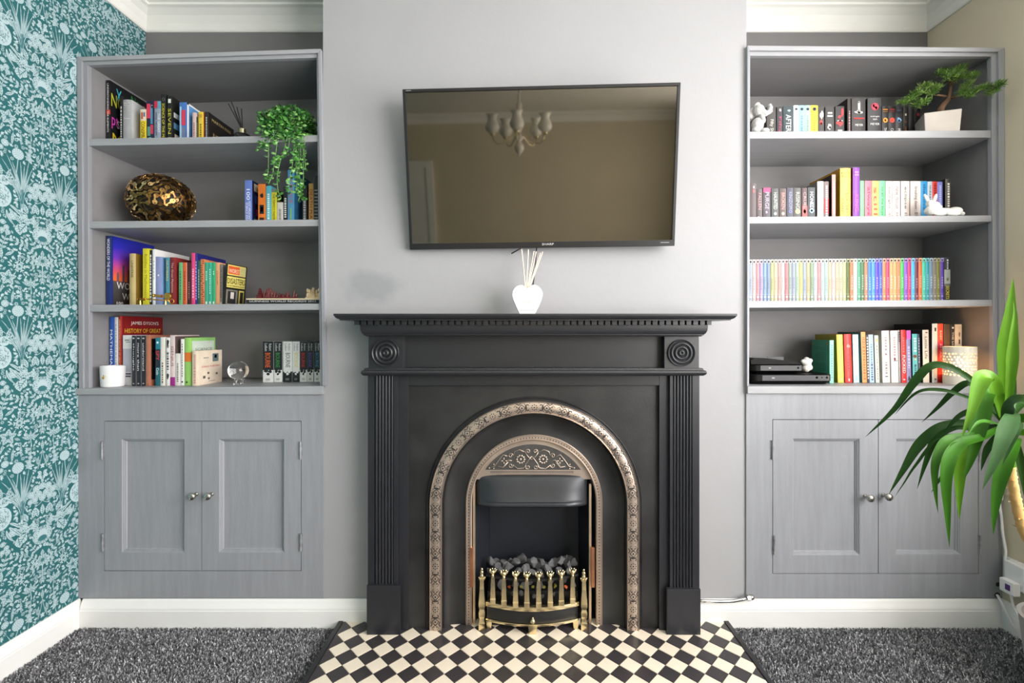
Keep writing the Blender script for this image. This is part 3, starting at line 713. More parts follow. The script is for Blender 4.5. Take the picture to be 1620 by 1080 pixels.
# face plate with arched opening
a0, a1, z1p = PX(645.5, dI)-.004, PX(1043, dI)+.004, PZ(609.5, dI)+.004
op = arc_pts(rb0+.004, 40); b = MB()
outer = []
for (x, z) in op:
    if z <= ZA: outer.append((a0 if x < XC else a1, z))
    else:
        dx, dz = x-XC, z-ZA; s = min(((a1-XC) if dx > 0 else (XC-a0))/max(abs(dx), 1e-6), (z1p-ZA)/max(dz, 1e-6)); outer.append((XC+dx*s, ZA+dz*s))
m = len(op)
vs = [(x, dI, z) for x, z in op]+[(x, dI, z) for x, z in outer]
fs = [(i, i+1, m+i+1, m+i) for i in range(m-1)]
# corner triangles
for cx_ in (a0, a1):
    i = [k for k in range(m) if abs(outer[k][0]-cx_) < 1e-5 and outer[k][1] > ZA]
    t = [k for k in range(m) if abs(outer[k][1]-z1p) < 1e-5]
    if i and t:
        kk = i[-1] if cx_ == a0 else i[0]; tt = t[0] if cx_ == a0 else t[-1]
        vs.append((cx_, dI, z1p)); fs.append((m+kk, m+tt, len(vs)-1))
b.add(vs, fs); o = b.build('face_plate', cast_iron, ins); s_ = o.modifiers.new('thick', 'SOLIDIFY'); s_.thickness = .004; s_.offset = -1
arch_sweep([(ro, dI-.0005), (ro, dI-.008), (ro-.004, dI-.013), (ro-.007, dI-.011), (ro-.009, dI-.014), (ro-.013, dI-.017), (rb1, dI-.016), (rb1, dI-.0005)], 'outer_rim', cast_iron, ins)
yf = dI-.016
NB = 9; bprof = [(rb1-(rb1-rb0)*k/(NB-1), yf-.007*math.sin(PI*(.08+.84*k/(NB-1)))) for k in range(NB)]
bp_full = [(rb1, yf+.014)]+bprof+[(rb0, yf+.014)]
barch = arch_sweep(bp_full, 'bronze_arch', bronze, ins)
for (ra, rc) in ((rb1+.0005, rb1-.0022), (rb0+.0022, rb0-.0005)):
    arch_sweep([(ra, yf+.002), (ra, yf-.006), ((ra+rc)/2, yf-.0075), (rc, yf-.006), (rc, yf+.002)], 'arch_bead', bronze, barch)
# engraved ornament on the bronze arch: strokes laid just proud of the curved face
ink = M('engraved_dark_recess', (34, 30, 28), .6, ns=30, na=.1)
rm = (rb0+rb1)/2; Lleg = ZA-ZH; Larc = PI*rm; Ltot = 2*Lleg+Larc; hw_ = (rb1-rb0)/2
def on_arch(s, t):
    """s length along arch from left foot, t in -1..1 from inner to outer"""
    r = rm+t*hw_; y = yf-.007*math.sin(PI*(.08+.84*(1-t)/2))-.0006
    if s < Lleg: return Vector((XC-r, y, ZH+s))
    if s > Lleg+Larc: return Vector((XC+r, y, ZH+(Ltot-s)))
    a = PI*(s-Lleg)/Larc; return Vector((XC-r*math.cos(a), y, ZA+r*math.sin(a)))
b = MB()
def est(pts, w=.0033): b.ribbon([on_arch(s, t) for s, t in pts], w, (0, 1, 0))
def edot(s, t, r=.0016):
    b.flat([on_arch(s+r*math.cos(2*PI*k/6), t+r/hw_*math.sin(2*PI*k/6)) for k in range(6)])
def scroll(s, t, sx, st, r=.0075):
    return [(s+sx*(r*1.1-r*(1-k/9)*math.cos(k*.62)), t+st*(r/hw_)*(1-k/10)*math.sin(k*.62+.4)*1.0) for k in range(9)]
nmot = 13; per = Ltot/nmot
for i in range(nmot):
    c = per*(i+.5)
    for k in range(8): edot(c+.0092*math.cos(2*PI*k/8), .0092/hw_*math.sin(2*PI*k/8), .0021)
    edot(c, 0, .0026)
    for sg in (1, -1):
        m0 = c+sg*per*.29
        est([(m0-.012, 0), (m0, .58), (m0+.012, 0), (m0, -.58), (m0-.012, 0)]); edot(m0, 0, .0032)
        for st in (1, -1):
            est(scroll(m0-sg*.025, st*.2, sg, st)); est([(m0-.001, st*.85), (m0+sg*.009, st*.55), (m0+sg*.018, st*.85)])
            est([(m0+sg*.013, st*.1), (m0+sg*.021, st*.6), (m0+sg*.027, st*.3)], .002)
            edot(m0+sg*.0185, st*.25, .0018); edot(m0-sg*.004, st*.88, .0017); edot(c+sg*.016, st*.72, .0015)
            est([(m0-sg*.017, st*.12), (m0-sg*.009, st*.75)], .002)
tag(b.build('engraving', ink, barch, recalc=False), kind='stuff')
# concave inner band and the beaded inner arch
dJ = 1.622; ri1, ri0 = 107.5*1.62/F, 98*1.62/F
arch_sweep([(rb0+.001, dI-.012), (rb0-.004, dI-.004), (rb0-.008, dI-.006), (rb0-.011, dI+.0), (rb0-.03, dI+.012), (ri1+.02, dI+.015), (ri1, dI+.012), (ri1, dI+.03), (rb0, dI+.03)], 'inner_band', cast_iron, ins)
yj = dI+.009
barch2 = arch_sweep([(ri1+.001, yj+.012), (ri1+.001, yj), (ri1-.002, yj-.003), (ri1-.004, yj), (ri1-.005, yj+.001), (ri0+.006, yj+.001), (ri0+.004, yj-.003), (ri0, yj), (ri0, yj+.012)], 'beaded_arch', bronze, ins)
rj = (ri1-.005+ri0+.006)/2; b = MB(); nb = 150; La = PI*rj; Lt = 2*Lleg+La
for i in range(nb):
    s = Lt*(i+.5)/nb
    if s < Lleg: x, z, an = XC-rj, ZH+s, 0
    elif s > Lleg+La: x, z, an = XC+rj, ZH+Lt-s, 0
    else: an = PI*(s-Lleg)/La; x, z = XC-rj*math.cos(an), ZA+rj*math.sin(an)
    b.flat([(x+.0019*math.cos(2*PI*k/6), yj+.0004, z+.0026*math.sin(2*PI*k/6)) for k in range(6)])
tag(b.build('bead_row', ink, barch2, recalc=False), kind='stuff')
# slim bronze uprights and copper clips inside the beaded arch
for px, cpx in ((750, 745.5), (933.5, 938)):
    MB().box(PX(px-1.8, 1.625), PX(px+1.8, 1.625), 1.622, 1.632, ZH+.001, PZ(765, 1.625)).build('upright_strip', M('pale_bronze_strip', (214, 190, 160), .35, metal=.8, ns=20, na=.1), ins)
    MB().box(PX(cpx-2.6, 1.612), PX(cpx+2.6, 1.612), 1.611, 1.622, PZ(929, 1.612), PZ(866, 1.612)).build('copper_clip', copper, ins, bevel=.001)
# hood fascia (bronze crescent with raised scroll ornament on a dark ground)
dH = 1.626; zc0 = PZ(752.5, 1.62); Rf = ri0+.002
def crescent(R, zb_, y0, y1, n=32):
    h = max(-1, min(1, (zb_-ZA)/R)); a = math.asin(h)
    pts = [(XC-.003+R*math.cos(a+(PI-2*a)*k/n), ZA+R*math.sin(a+(PI-2*a)*k/n)) for k in range(n+1)]
    return pts
fas = MB().prism(crescent(Rf, zc0-.014, 0, 0), 'y', dH, dH+.008).build('hood_fascia', bronze, ins)
MB().prism(crescent(Rf-.0165, PZ(743.5, 1.62), 0, 0), 'y', dH-.0012, dH+.001).build('fascia_ground', M('dark_fascia_ground', (62, 60, 58), .55, ns=60, na=.2), fas)
b = MB(); yo = dH-.0022
def o2(px, py): return Vector((PX(px, 1.62), yo, PZ(py, 1.62)))
def ost(pts, w=.0030): b.tube([o2(*p) for p in pts], w/2, 6)
def spiral(cx_, cy_, r, a0_, turns, dr_, x_end=None):
    return [(cx_+r*(1-.75*k/12)*math.cos(a0_+dr_*turns*2*PI*k/12), cy_+r*(1-.75*k/12)*math.sin(a0_+dr_*turns*2*PI*k/12)) for k in range(13)]
for sg in (1, -1):
    def X_(px): return 841.3+sg*(px-841.3)
    fx = X_(823.5)
    for k in range(10):
        a = 2*PI*k/10; b.ell(o2(fx+5.9*math.cos(a), 727+5.9*math.sin(a)), (.0048, .0016, .0036), (0, -a if sg else a, 0), 6, 4)
    b.ell(o2(fx, 727), (.005, .002, .005), None, 8, 5)
    for (cx_, cy_, r, a0_, dr_) in ((808, 721, 4.2, .3, -1), (835.5, 714, 4, 2.4, 1), (808, 736.5, 4, -.3, 1), (835, 739, 4, -2.4, -1)):
        ost([(X_(x), y) for x, y in spiral(cx_, cy_, r, a0_, 1.25, dr_)])
    for pts in ([(812, 722), (814, 714.5), (822, 711.5), (831, 715.5)], [(812, 736), (819, 741.5), (829, 740.5), (832, 734), (837, 727), (841, 722)],
                [(831, 716), (835, 722), (841, 727)], [(810, 729), (804, 728), (800, 733), (796, 738)],
                [(803, 722), (796, 719.5), (790, 727), (782, 738), (776, 739.5)], [(804, 731), (796, 739.5), (788, 738)]):
        ost([(X_(x), y) for x, y in pts])
    for (x, y, r) in ((774, 740.5, .0034), (781, 735, .003), (781, 741.5, .003)): b.ell(o2(X_(x), y), (r, .002, r), None, 6, 4)
    for a in (0, 1.57, 3.14, 4.71):
        b.ell(o2(X_(797)+3.2*math.cos(a), 729.5+3.2*math.sin(a)), (.0055, .0015, .0028), (0, -a, 0), 6, 4)
b.build('scroll_ornament', bronze, fas, smooth=True)
b = MB(); b.box(PX(776, 1.62), PX(907, 1.62), dH-.0008, dH+.001, PZ(748.8, 1.62), PZ(745.8, 1.62)); bar = b.build('bead_bar', M('dark_fascia_ground', (0, 0, 0)), fas)
b = MB()
for k in range(64): b.box(PX(776.6+k*2.03, 1.62), PX(777.9+k*2.03, 1.62), dH-.002, dH, PZ(748.4, 1.62), PZ(746.2, 1.62))
tag(b.build('bar_beads', bronze, bar), kind='stuff')
# canopy hood: bowed sheet that flares out at the bottom with a ribbed lip
steel = M('blue_black_steel', (54, 56, 60), .34, metal=.3, ns=10, na=.12)
b = MB(); U = 28; rows = [(754, .004), (758, .012), (764, .018), (775, .025), (790, .033), (792.5, .036), (794.5, .0345), (796.5, .039), (799, .039), (801, .034)]
vs = []
for (py, bul) in rows:
    for k in range(U+1):
        u = -1+2*k/U; prof_ = (1-abs(u)**5)
        edge_up = (py-754)/47
        y = dH+.004-bul*prof_-.004*edge_up*prof_
        z = PZ(py, 1.60)+(.010*(1-prof_) if False else 0)+.004*(abs(u)**3)*(-1 if py < 770 else -1)
        vs.append((PX(841.5, 1.605)+u*PX(841.5+89, 1.605)-u*PX(841.5, 1.605), y, z))
n1 = U+1
b.add(vs, [(r*n1+k, r*n1+k+1, (r+1)*n1+k+1, (r+1)*n1+k) for r in range(len(rows)-1) for k in range(U)])
o = b.build('canopy', steel, ins, smooth=True, angle=40); s_ = o.modifiers.new('thick', 'SOLIDIFY'); s_.thickness = .003; s_.offset = 1
# firebox lining
fb = M('firebox_lining', (40, 43, 50), .4, metal=.2, ns=6, na=.15); xl, xr = PX(751, 1.63), PX(934, 1.63); xl2, xr2 = PX(775, 1.76), PX(915, 1.76)
ztp = .60
b = MB(); b.hexa([(xl2, 1.76, ZH), (xr2, 1.76, ZH), (xr2, 1.77, ZH), (xl2, 1.77, ZH), (xl2, 1.76, ztp), (xr2, 1.76, ztp), (xr2, 1.77, ztp), (xl2, 1.77, ztp)]); b.build('firebox_back', fb, ins)
for xa, xb_, xm in ((xl, xl2, -.004), (xr, xr2, .004)):
    MB().hexa([(xa, 1.632, ZH), (xb_, 1.762, ZH), (xb_+xm, 1.762, ZH), (xa+xm, 1.632, ZH), (xa, 1.632, ztp), (xb_, 1.762, ztp), (xb_+xm, 1.762, ztp), (xa+xm, 1.632, ztp)]).build('firebox_cheek', fb, ins)
MB().box(xl, xr, 1.636, 1.77, ztp, ztp+.01).build('firebox_roof', fb, ins)
# ------------------------------------------------------------------ brass grate with ash door
gr = thing('fire_grate', 'brass fire grate with eight finial bars and black ash door', 'grate', (PX(842.5, 1.58), 1.6, ZH))
GC = PX(842.5, 1.58); GH = PX(917, 1.58)-GC
def gy(u): return 1.602-.034*(1-u*u)                       # bowed front line
def gx(u): return GC+u*GH
def bow_bar(zc_, hz, dy, name, mat, sag=0, par=gr, th=.008, feet=False, us=1.0):
    vs = []; N = 24
    for k in range(N+1):
        u = -us+2*us*k/N
        zz = zc_-sag*(1-u*u)
        for (yy, dz) in ((0, -hz), (0, hz), (th, hz), (th, -hz)): vs.append((gx(u), gy(u)+dy+yy, zz+dz))
    fs = [(4*k+j, 4*k+(j+1) % 4, 4*k+4+(j+1) % 4, 4*k+4+j) for k in range(N) for j in range(4)]+[(0, 1, 2, 3), tuple(4*N+j for j in (3, 2, 1, 0))]
    return MB().add(vs, fs).build(name, mat, par, bevel=.0008, smooth=True, angle=40)
bow_bar(PZ(918, 1.575), .0045, .008, 'top_rail', iron_dark, th=.009)
bow_bar(PZ(961, 1.575), .0075, -.004, 'bottom_rail', brass, th=.014)
zd1, zd0 = PZ(965, 1.575), PZ(985, 1.575)
ash = bow_bar((zd1+zd0)/2, (zd1-zd0)/2, .004, 'ash_door', iron_dark, th=.006, us=.98)
b = MB(); kx, kz = GC, PZ(981, 1.56); ky = gy(0)+.004
b.lathe([(.003, ky), (.003, ky-.008), (.006, ky-.010), (.0085, ky-.015), (.0085, ky-.019), (.005, ky-.023), (0, ky-.024)], (kx, 0, kz), 'y', 14)
b.lathe([(.0035, .006), (.004, .009), (.0028, .012), (0, .0135)], (kx, ky-.016, kz), 'z', 10)
b.build('knob', brass, ash, smooth=True)
lt = bow_bar(PZ(987, 1.575), .004, -.002, 'lower_trim', brass, th=.010)
for u, w_ in ((-.93, .014), (0, .024), (.93, .014)):
    zt_ = PZ(986, 1.575)
    MB().prism([(gx(u)-w_/2-.004, zt_), (gx(u)-w_/2, ZH+.0005), (gx(u)+w_/2, ZH+.0005), (gx(u)+w_/2+.004, zt_)], 'y', gy(u)-.003, gy(u)+.008).build('foot', brass, lt)
for i, px in enumerate((779.6, 797.4, 815.7, 833.3, 851.8, 870, 887.8, 906.3)):
    u = (PX(px, 1.58)-GC)/GH; x = gx(u); y = gy(u)-.002
    z0, z1 = PZ(957.5, 1.575), PZ(905, 1.575); L = z1-z0
    b = MB(); b.tube([(x, y, z0), (x, y, z0+L*.13), (x, y, z0+L*.16), (x, y, z0+L*.18), (x, y, z0+L*.5), (x, y, z0+L*.73), (x, y, z0+L*.80)], [.0128, .0128, .0138, .0124, .0108, .0088, .0080], 4)
    fb_ = b.build('finial_bar', brass, gr, bevel=0)
    b = MB(); zz = z0+L*.78
    b.lathe([(.006, zz), (.0075, zz+.004), (.0062, zz+.009), (.0078, zz+.015), (.0115, z1), (.006, z1-.002), (0, z1-.004)], (x, y, 0), 'z', 10)
    for k in range(7):
        a = 2*PI*k/7; b.ell((x+.0098*math.cos(a), y+.0098*math.sin(a), z1-.003), (.0036, .0026, .0075), (0, .35, a), 6, 4)
    b.ell((x, y-.007, zz+.008), (.0052, .0046, .0065), None, 8, 5); b.ell((x, y, z1-.003), (.0075, .0075, .005), None, 8, 5)
    b.build('flower_head', brass, fb_, smooth=True)
for px, py0, sg in ((762.5, 891, -1), (923.5, 893, 1)):
    x, y = PX(px, 1.597), 1.596; z1 = PZ(py0, 1.597); L = z1-ZH
    prof = [(.0105, 0), (.0105, .10), (.0085, .13), (.0075, .17), (.0102, .21), (.0105, .27), (.0078, .31), (.0105, .36), (.0108, .40), (.0072, .62), (.0066, .76), (.0066, .78)]
    b = MB(); b.tube([(x, y, ZH+.0005+L*h) for r, h in prof], [r*1.45 for r, h in prof], 4); p = b.build('corner_post', brass, gr)
    b = MB(); z_ = ZH+L*.77
    for k in range(6):
        a = 2*PI*k/6; b.ell((x+.0085*math.cos(a), y+.0085*math.sin(a), z_), (.003, .0025, .008), (0, .4, a), 6, 4)
    b.lathe([(.005, z_-.006), (.0075, z_+.004), (.0085, z_+.010), (.005, z_+.016), (.0045, z_+.018), (.007, z_+.021), (.0062, z_+.026), (.003, z_+.029), (.0042, z_+.032), (.0035, z_+.036), (0, z_+.038)], (x, y, 0), 'z', 12)
    b.build('finial', brass, p, smooth=True)
zb_ = PZ(925, 1.66)
MB().box(PX(772, 1.64), PX(912, 1.64), 1.617, 1.745, ZH, .150).build('fuel_tray', iron_dark, gr)
# coals
coal_mat = M('grey_black_coal', (24, 24, 26), .4, ns=60, rgb2=(160, 160, 162), na=.3, bump=1, bs=150)  # pale mottling is ash plus highlights put into the colour
rc = random.Random(5)
def rock(seed, r):
    bm = bmesh.new(); bmesh.ops.create_icosphere(bm, subdivisions=2, radius=1); q = random.Random(seed)
    pl = [(Vector((q.uniform(-1, 1), q.uniform(-1, 1), q.uniform(-1, 1))).normalized(), q.uniform(.3, .72)) for _ in range(12)]
    for v in bm.verts:
        for n, d_ in pl:
            k = v.co.dot(n)
            if k > d_: v.co -= n*(k-d_)
        v.co *= 1+q.uniform(-.07, .07)
    me = bpy.data.meshes.new('coal'); bm.to_mesh(me); bm.free(); me.materials.append(coal_mat); return me
rocks = [rock(i, 1) for i in range(9)]
LAB_COAL = 'lump of grey-black imitation coal heaped behind the brass grate bars'
def coal(x, y, z, r, me, label=LAB_COAL, grp='coals heaped in the grate'):
    o = bpy.data.objects.new('coal', me); col.objects.link(o); o.location = (x, y, z)
    o.scale = (r*rc.uniform(.9, 1.25), r*rc.uniform(.8, 1), r*rc.uniform(.8, 1.05)); o.rotation_euler = (rc.uniform(0, 6), rc.uniform(0, 6), rc.uniform(0, 6))
    return tag(o, label, 'coal', grp)
for row, (y, py, n, r, x0, x1) in enumerate(((1.71, 888, 10, .023, 778, 914), (1.668, 892, 11, .023, 769, 920), (1.628, 904, 11, .0215, 770, 916), (1.632, 922, 9, .020, 774, 910))):
    for k in range(n):
        px = x0+(x1-x0)*(k+.5+rc.uniform(-.25, .25))/n
        coal(PX(px, y), y+rc.uniform(-.008, .008), PZ(py+rc.uniform(-5, 5), y), r*rc.uniform(.85, 1.15), rocks[rc.randrange(9)])
for k in range(9):                                    # pieces seen low between the bars
    px = 770+ (k+.5)*16.2+rc.uniform(-2, 2); coal(PX(px, 1.605), 1.612, PZ(944+rc.uniform(-4, 5), 1.605), .0125, rocks[rc.randrange(9)],
         'small ash-grey coal piece low behind the grate bars', 'small coals low in the grate')
glow = [M('olive_fuel_lump', (150, 146, 66), .4, ns=40, na=.2), M('orange_fuel_lump', (176, 84, 44), .4, ns=40, na=.2)]
for px, g_ in ((806, 1), (824, 0), (843, 0), (861, 0), (879, 0), (896, 1)):
    me = rocks[3].copy(); me.materials[0] = glow[g_]
    coal(PX(px, 1.59), 1.597, PZ(929, 1.59), .0082, me, ('olive-yellow' if g_ == 0 else 'rusty orange')+' fuel lump '+{806: 'behind the second and third bars', 896: 'behind the seventh and eighth bars', 824: 'behind the third and fourth bars', 843: 'behind the middle two bars', 861: 'behind the fifth and sixth bars', 879: 'behind the sixth and seventh bars'}[px], 'coloured fuel lumps in the grate')
# ------------------------------------------------------------------ books
SP = 1.735                                          # usual depth of the spines
LASTX = {}
COUNT = {}
SHN = {'L1': 'left bookcase top shelf', 'L2': 'left bookcase second shelf', 'L3': 'left bookcase third shelf', 'L4': 'left bookcase worktop',
       'R1': 'right bookcase top shelf', 'R2': 'right bookcase second shelf', 'R3': 'right bookcase third shelf', 'R4': 'right bookcase worktop'}
CREAM, WHT, BLK = (232, 226, 212), (240, 240, 238), (26, 26, 28)
def book(sh, l, r, top, spine, desc, cover=None, d=SP, w=.13, lean=0, titles=(), bands=(), hard=False, back=None, marks=(), covertext=(), coverart=(), yaw=0, minx=True, page=paper, pos=None, free=False):
    """l, r, top: pixel extents of the spine at depth d; titles (text, colour, centre 0..1 from top, length 0..1, width 0..1 of thickness, side offset)"""
    X0, X1 = PX(l, d), PX(r, d)
    if not free:
        k = LASTX.get(sh, -9); X0 = max(X0, k+.0006); X1 = max(X1, X0+.004); LASTX[sh] = X1
    t = X1-X0; z0 = zs(sh, (X0+X1)/2)+.0007; h = PZ(top, d)-z0
    w = min(w, BACK-.016-d)
    i = COUNT.get(sh, 0); COUNT[sh] = i+1
    name = 'hardback_book' if hard else 'paperback_book'
    ps = ORD[i]+' from left' if pos is None else pos
    o = thing(name, ', '.join(x for x in (desc, ps, SHN[sh]) if x), 'book', (X0, d, z0), 'books on the '+SHN[sh], rot=(0, math.radians(lean), math.radians(yaw)))
    cover = cover or spine; c = .0022 if hard else .0009; ov = .003 if hard else .0004
    mats = [C(spine), C(cover), C(back or cover)]
    # cover: slightly rounded spine and two boards
    b = MB(); n = 6; rd = min(.0025 if hard else .0012, t*.2)
    arc = [(t*k/n, -rd*math.sin(PI*k/n)) for k in range(n+1)]
    inner = [(min(max(x, c), t-c), c) for x, y in arc]
    vs = [(x, y, 0) for x, y in arc]+[(x, y, h) for x, y in arc]
    b.add(vs, [(k, k+1, n+2+k, n+1+k) for k in range(n)], 0)
    b.box(0, c, 0, w, 0, h, 2).box(t-c, t, 0, w, 0, h, 1).box(c, t-c, -.0002, c, 0, h, 0)
    cv = b.build('cover', mats, o, local=True, recalc=False)
    MB().box(c+.0001, t-c-.0001, c+.0002, w-ov-.0005, ov, h-ov-.0006).build('pages', page, o, local=True)
    yo = -rd-.0004
    for (a, e, colr) in bands:
        q = [(x, y-.0003, h*(1-e)) for x, y in arc]+[(x, y-.0003, h*(1-a)) for x, y in arc]
        MB().add(q, [(k, k+1, n+2+k, n+1+k) for k in range(n)]).build('spine_band', C(colr), cv, local=True, recalc=False)
    for tt in titles:
        s, colr, cz_, ln, wd = tt[:5]; off = tt[5] if len(tt) > 5 else 0
        b = MB(); tw = t*wd
        text_on(b, s, (t/2-tw/2+off*t, yo-.0003, h*(1-cz_)+h*ln/2), (0, 0, -h*ln), (tw, 0, 0))
        b.build('title', C(colr, .4), cv, local=True, recalc=False)
    if marks:                                       # little unreadable printed blocks: (cx, cy from top, w, h, colour, shape)
        groups = {}
        for mk in marks: groups.setdefault(mk[4], []).append(mk)
        for colr, ms in groups.items():
            b = MB()
            for mk in ms:
                cx_, cz_, mw, mh = mk[0]*t, h*(1-mk[1]), mk[2]*t, mk[3]*h; sp = mk[5] if len(mk) > 5 else 'r'
                if sp == 'd':
                    b.flat([(cx_+mw/2*math.cos(2*PI*k/14), yo-.0002, cz_+mw/2*math.sin(2*PI*k/14)) for k in range(14)])
                elif sp == 'b':
                    rr = random.Random(int(cx_*1e5)); b.flat([(cx_+mw/2*rr.uniform(.6, 1.1)*math.cos(2*PI*k/12), yo-.0002, cz_+mh/2*rr.uniform(.5, 1.1)*math.sin(2*PI*k/12)) for k in range(12)])
                elif sp == 'g':                        # ring
                    m = 14; v = [(cx_+mw/2*q*math.cos(2*PI*k/m), yo-.0002, cz_+mw/2*q*math.sin(2*PI*k/m)) for q in (1, .72) for k in range(m)]
                    b.add(v, [(k, (k+1) % m, m+(k+1) % m, m+k) for k in range(m)])
                else: b.flat([(cx_-mw/2, yo-.0002, cz_-mh/2), (cx_+mw/2, yo-.0002, cz_-mh/2), (cx_+mw/2, yo-.0002, cz_+mh/2), (cx_-mw/2, yo-.0002, cz_+mh/2)])
            sp_o = b.build('spine_print', C(colr), cv, local=True, recalc=False)
            if len(ms) > 1: tag(sp_o, kind='stuff')
    for (a, e, f0, f1, colr) in coverart:             # rectangles on the visible right cover: depth 0..1, height from top 0..1
        MB().flat([(t+.0003, w*a, h*(1-f1)), (t+.0003, w*e, h*(1-f1)), (t+.0003, w*e, h*(1-f0)), (t+.0003, w*a, h*(1-f0))]).build('cover_print', C(colr), cv, local=True, recalc=False)
    for (s, colr, a, cz_, ln, ht) in covertext:
        b = MB(); text_on(b, s, (t+.0007, w*a, h*(1-cz_)-h*ht/2), (0, w*ln, 0), (0, 0, h*ht)); b.build('cover_title', C(colr), cv, local=True, recalc=False)
    return o
def lines(n, c, a=.1, e=.9, x=.5, wd=.28):
    """dashes standing in for unreadably small print along a spine"""
    rr = random.Random(n+int(a*100)); out = []; p = a
    while p < e:
        L = rr.uniform(.02, .06); out.append((x, p+L/2, wd, L*.82, c)); p += L+.012
    return out
# --- left bookcase, top shelf
book('L1', 168, 174.5, 127, (20, 20, 24), 'tall black book with coloured letters on cover', d=1.72, w=.185, titles=[('UNDERSTANDING THE ELEMENTS', (224, 224, 224), .42, .74, .42)], bands=[(.45, .52, (190, 60, 40))],
     covertext=[('Xe', (60, 170, 190), .13, .17, .22, .2), ('NO', (190, 190, 50), .02, .28, .3, .2), ('SF', (225, 225, 225), .16, .62, .14, .12), ('pt', (190, 60, 160), .03, .62, .16, .2), ('M', (200, 170, 40), .05, .86, .2, .16), ('Ne', (50, 140, 70), .5, .1, .2, .12), ('Au', (200, 80, 50), .78, .14, .2, .12)])
book('L1', 190, 194.5, 152, (30, 28, 30), 'thin black paperback with white spine lettering', w=.14, titles=[('THE QUIET UNIVERSE'[:0] or 'HAWKING', (220, 220, 220), .55, .5, .5)] if False else (), marks=lines(3, (215, 215, 215), .2, .95, .5, .4))
book('L1', 195, 208.5, 158, (168, 170, 172), 'silver grey hardback', cover=(186, 188, 190), w=.15, hard=True, marks=[(.3, .1, .22, .06, (225, 225, 225)), (.7, .1, .22, .06, (225, 225, 225)), (.3, .1, .1, .04, (90, 90, 92)), (.7, .1, .1, .04, (90, 90, 92)), (.5, .4, .7, .015, (205, 205, 205))])
book('L1', 222, 231.5, 173, (236, 206, 40), 'small yellow paperback with black spine title', w=.11, bands=[(.0, .3, (228, 214, 190))], titles=[('CONSPIRACY', (24, 24, 24), .64, .62, .6)], marks=[(.35, .17, .3, .18, (190, 90, 60)), (.7, .14, .25, .12, (90, 110, 150))])
book('L1', 232, 244, 160, (30, 34, 62), 'navy paperback with pink and teal shapes', w=.125, marks=[(.3, .22, .5, .32, (214, 58, 92)), (.7, .3, .3, .4, (80, 140, 170)), (.72, .62, .4, .2, (196, 60, 92)), (.35, .66, .4, .2, (90, 150, 130)), (.5, .84, .6, .16, (88, 200, 180), 'd'), (.75, .12, .18, .06, (235, 235, 235))])
book('L1', 244.5, 254.5, 160, (150, 160, 178), 'lilac grey paperback with red and blue top', w=.125, bands=[(0, .17, (90, 150, 175))], marks=[(.25, .08, .5, .15, (206, 44, 70)), (.7, .9, .3, .1, (110, 170, 160))], titles=[('THE GREAT', (240, 240, 240), .48, .42, .34, .22), ('MIND PROBLEM', (50, 50, 70), .5, .5, .3, -.2)])
book('L1', 255, 263, 149, (24, 24, 24), 'tall black book with yellow spine title', w=.14, titles=[('SCIENCE OF THE MIND', (222, 208, 40), .56, .76, .5)], marks=[(.5, .1, .6, .06, (120, 120, 120), 'g')])
book('L1', 265, 272.5, 152, (28, 28, 26), 'black book with yellow and white spine lettering', w=.15, titles=[('SEVEN', (210, 200, 50), .5, .5, .62)], marks=[(.5, .1, .6, .08, (230, 230, 225)), (.5, .88, .6, .12, (214, 206, 60))], coverart=[(.05, .35, .3, .4, (220, 220, 220)), (.05, .45, .5, .62, (90, 140, 180)), (.08, .42, .72, .92, (220, 200, 180))])
book('L1', 284, 296, 162, (70, 120, 190), 'blue and pink illustrated book with pale edge', cover=(96, 150, 206), w=.15, marks=[(.55, .35, .55, .35, (214, 60, 92)), (.6, .68, .5, .22, (110, 120, 150)), (.2, .5, .25, .8, (160, 200, 230)), (.8, .9, .35, .12, (235, 235, 240))], coverart=[(0, .06, 0, 1, (235, 238, 242)), (.2, .55, .32, .6, (206, 56, 66)), (0, 1, 0, .04, (238, 240, 244))])
book('L1', 304.5, 310.5, 178, (214, 188, 186), 'slim pale pink paperback', w=.11, marks=lines(5, (140, 100, 110), .3, .9))
book('L1', 311, 313.5, 185, (52, 50, 24), 'very thin dark olive paperback', w=.11, marks=lines(6, (190, 176, 60), .2, .9))
book('L1', 314, 322, 177, (226, 198, 62), 'yellow paperback with orange cover edge', cover=(226, 106, 40), w=.115, marks=lines(7, (90, 80, 40), .35, .92)+[(.5, .12, .5, .1, (190, 150, 60))])
book('L1', 324, 330, 177, (40, 34, 34), 'black paperback with gold cover lettering', w=.155, cover=(34, 29, 28), marks=lines(8, (200, 200, 195), .15, .9), covertext=[('MARTIN REES', (206, 184, 120), .12, .17, .74, .085), ('JUST', (206, 184, 120), .14, .62, .3, .16), ('SIX', (206, 184, 120), .24, .84, .3, .16), ('NUMBERS', (206, 184, 120), .55, .8, .4, .13)])
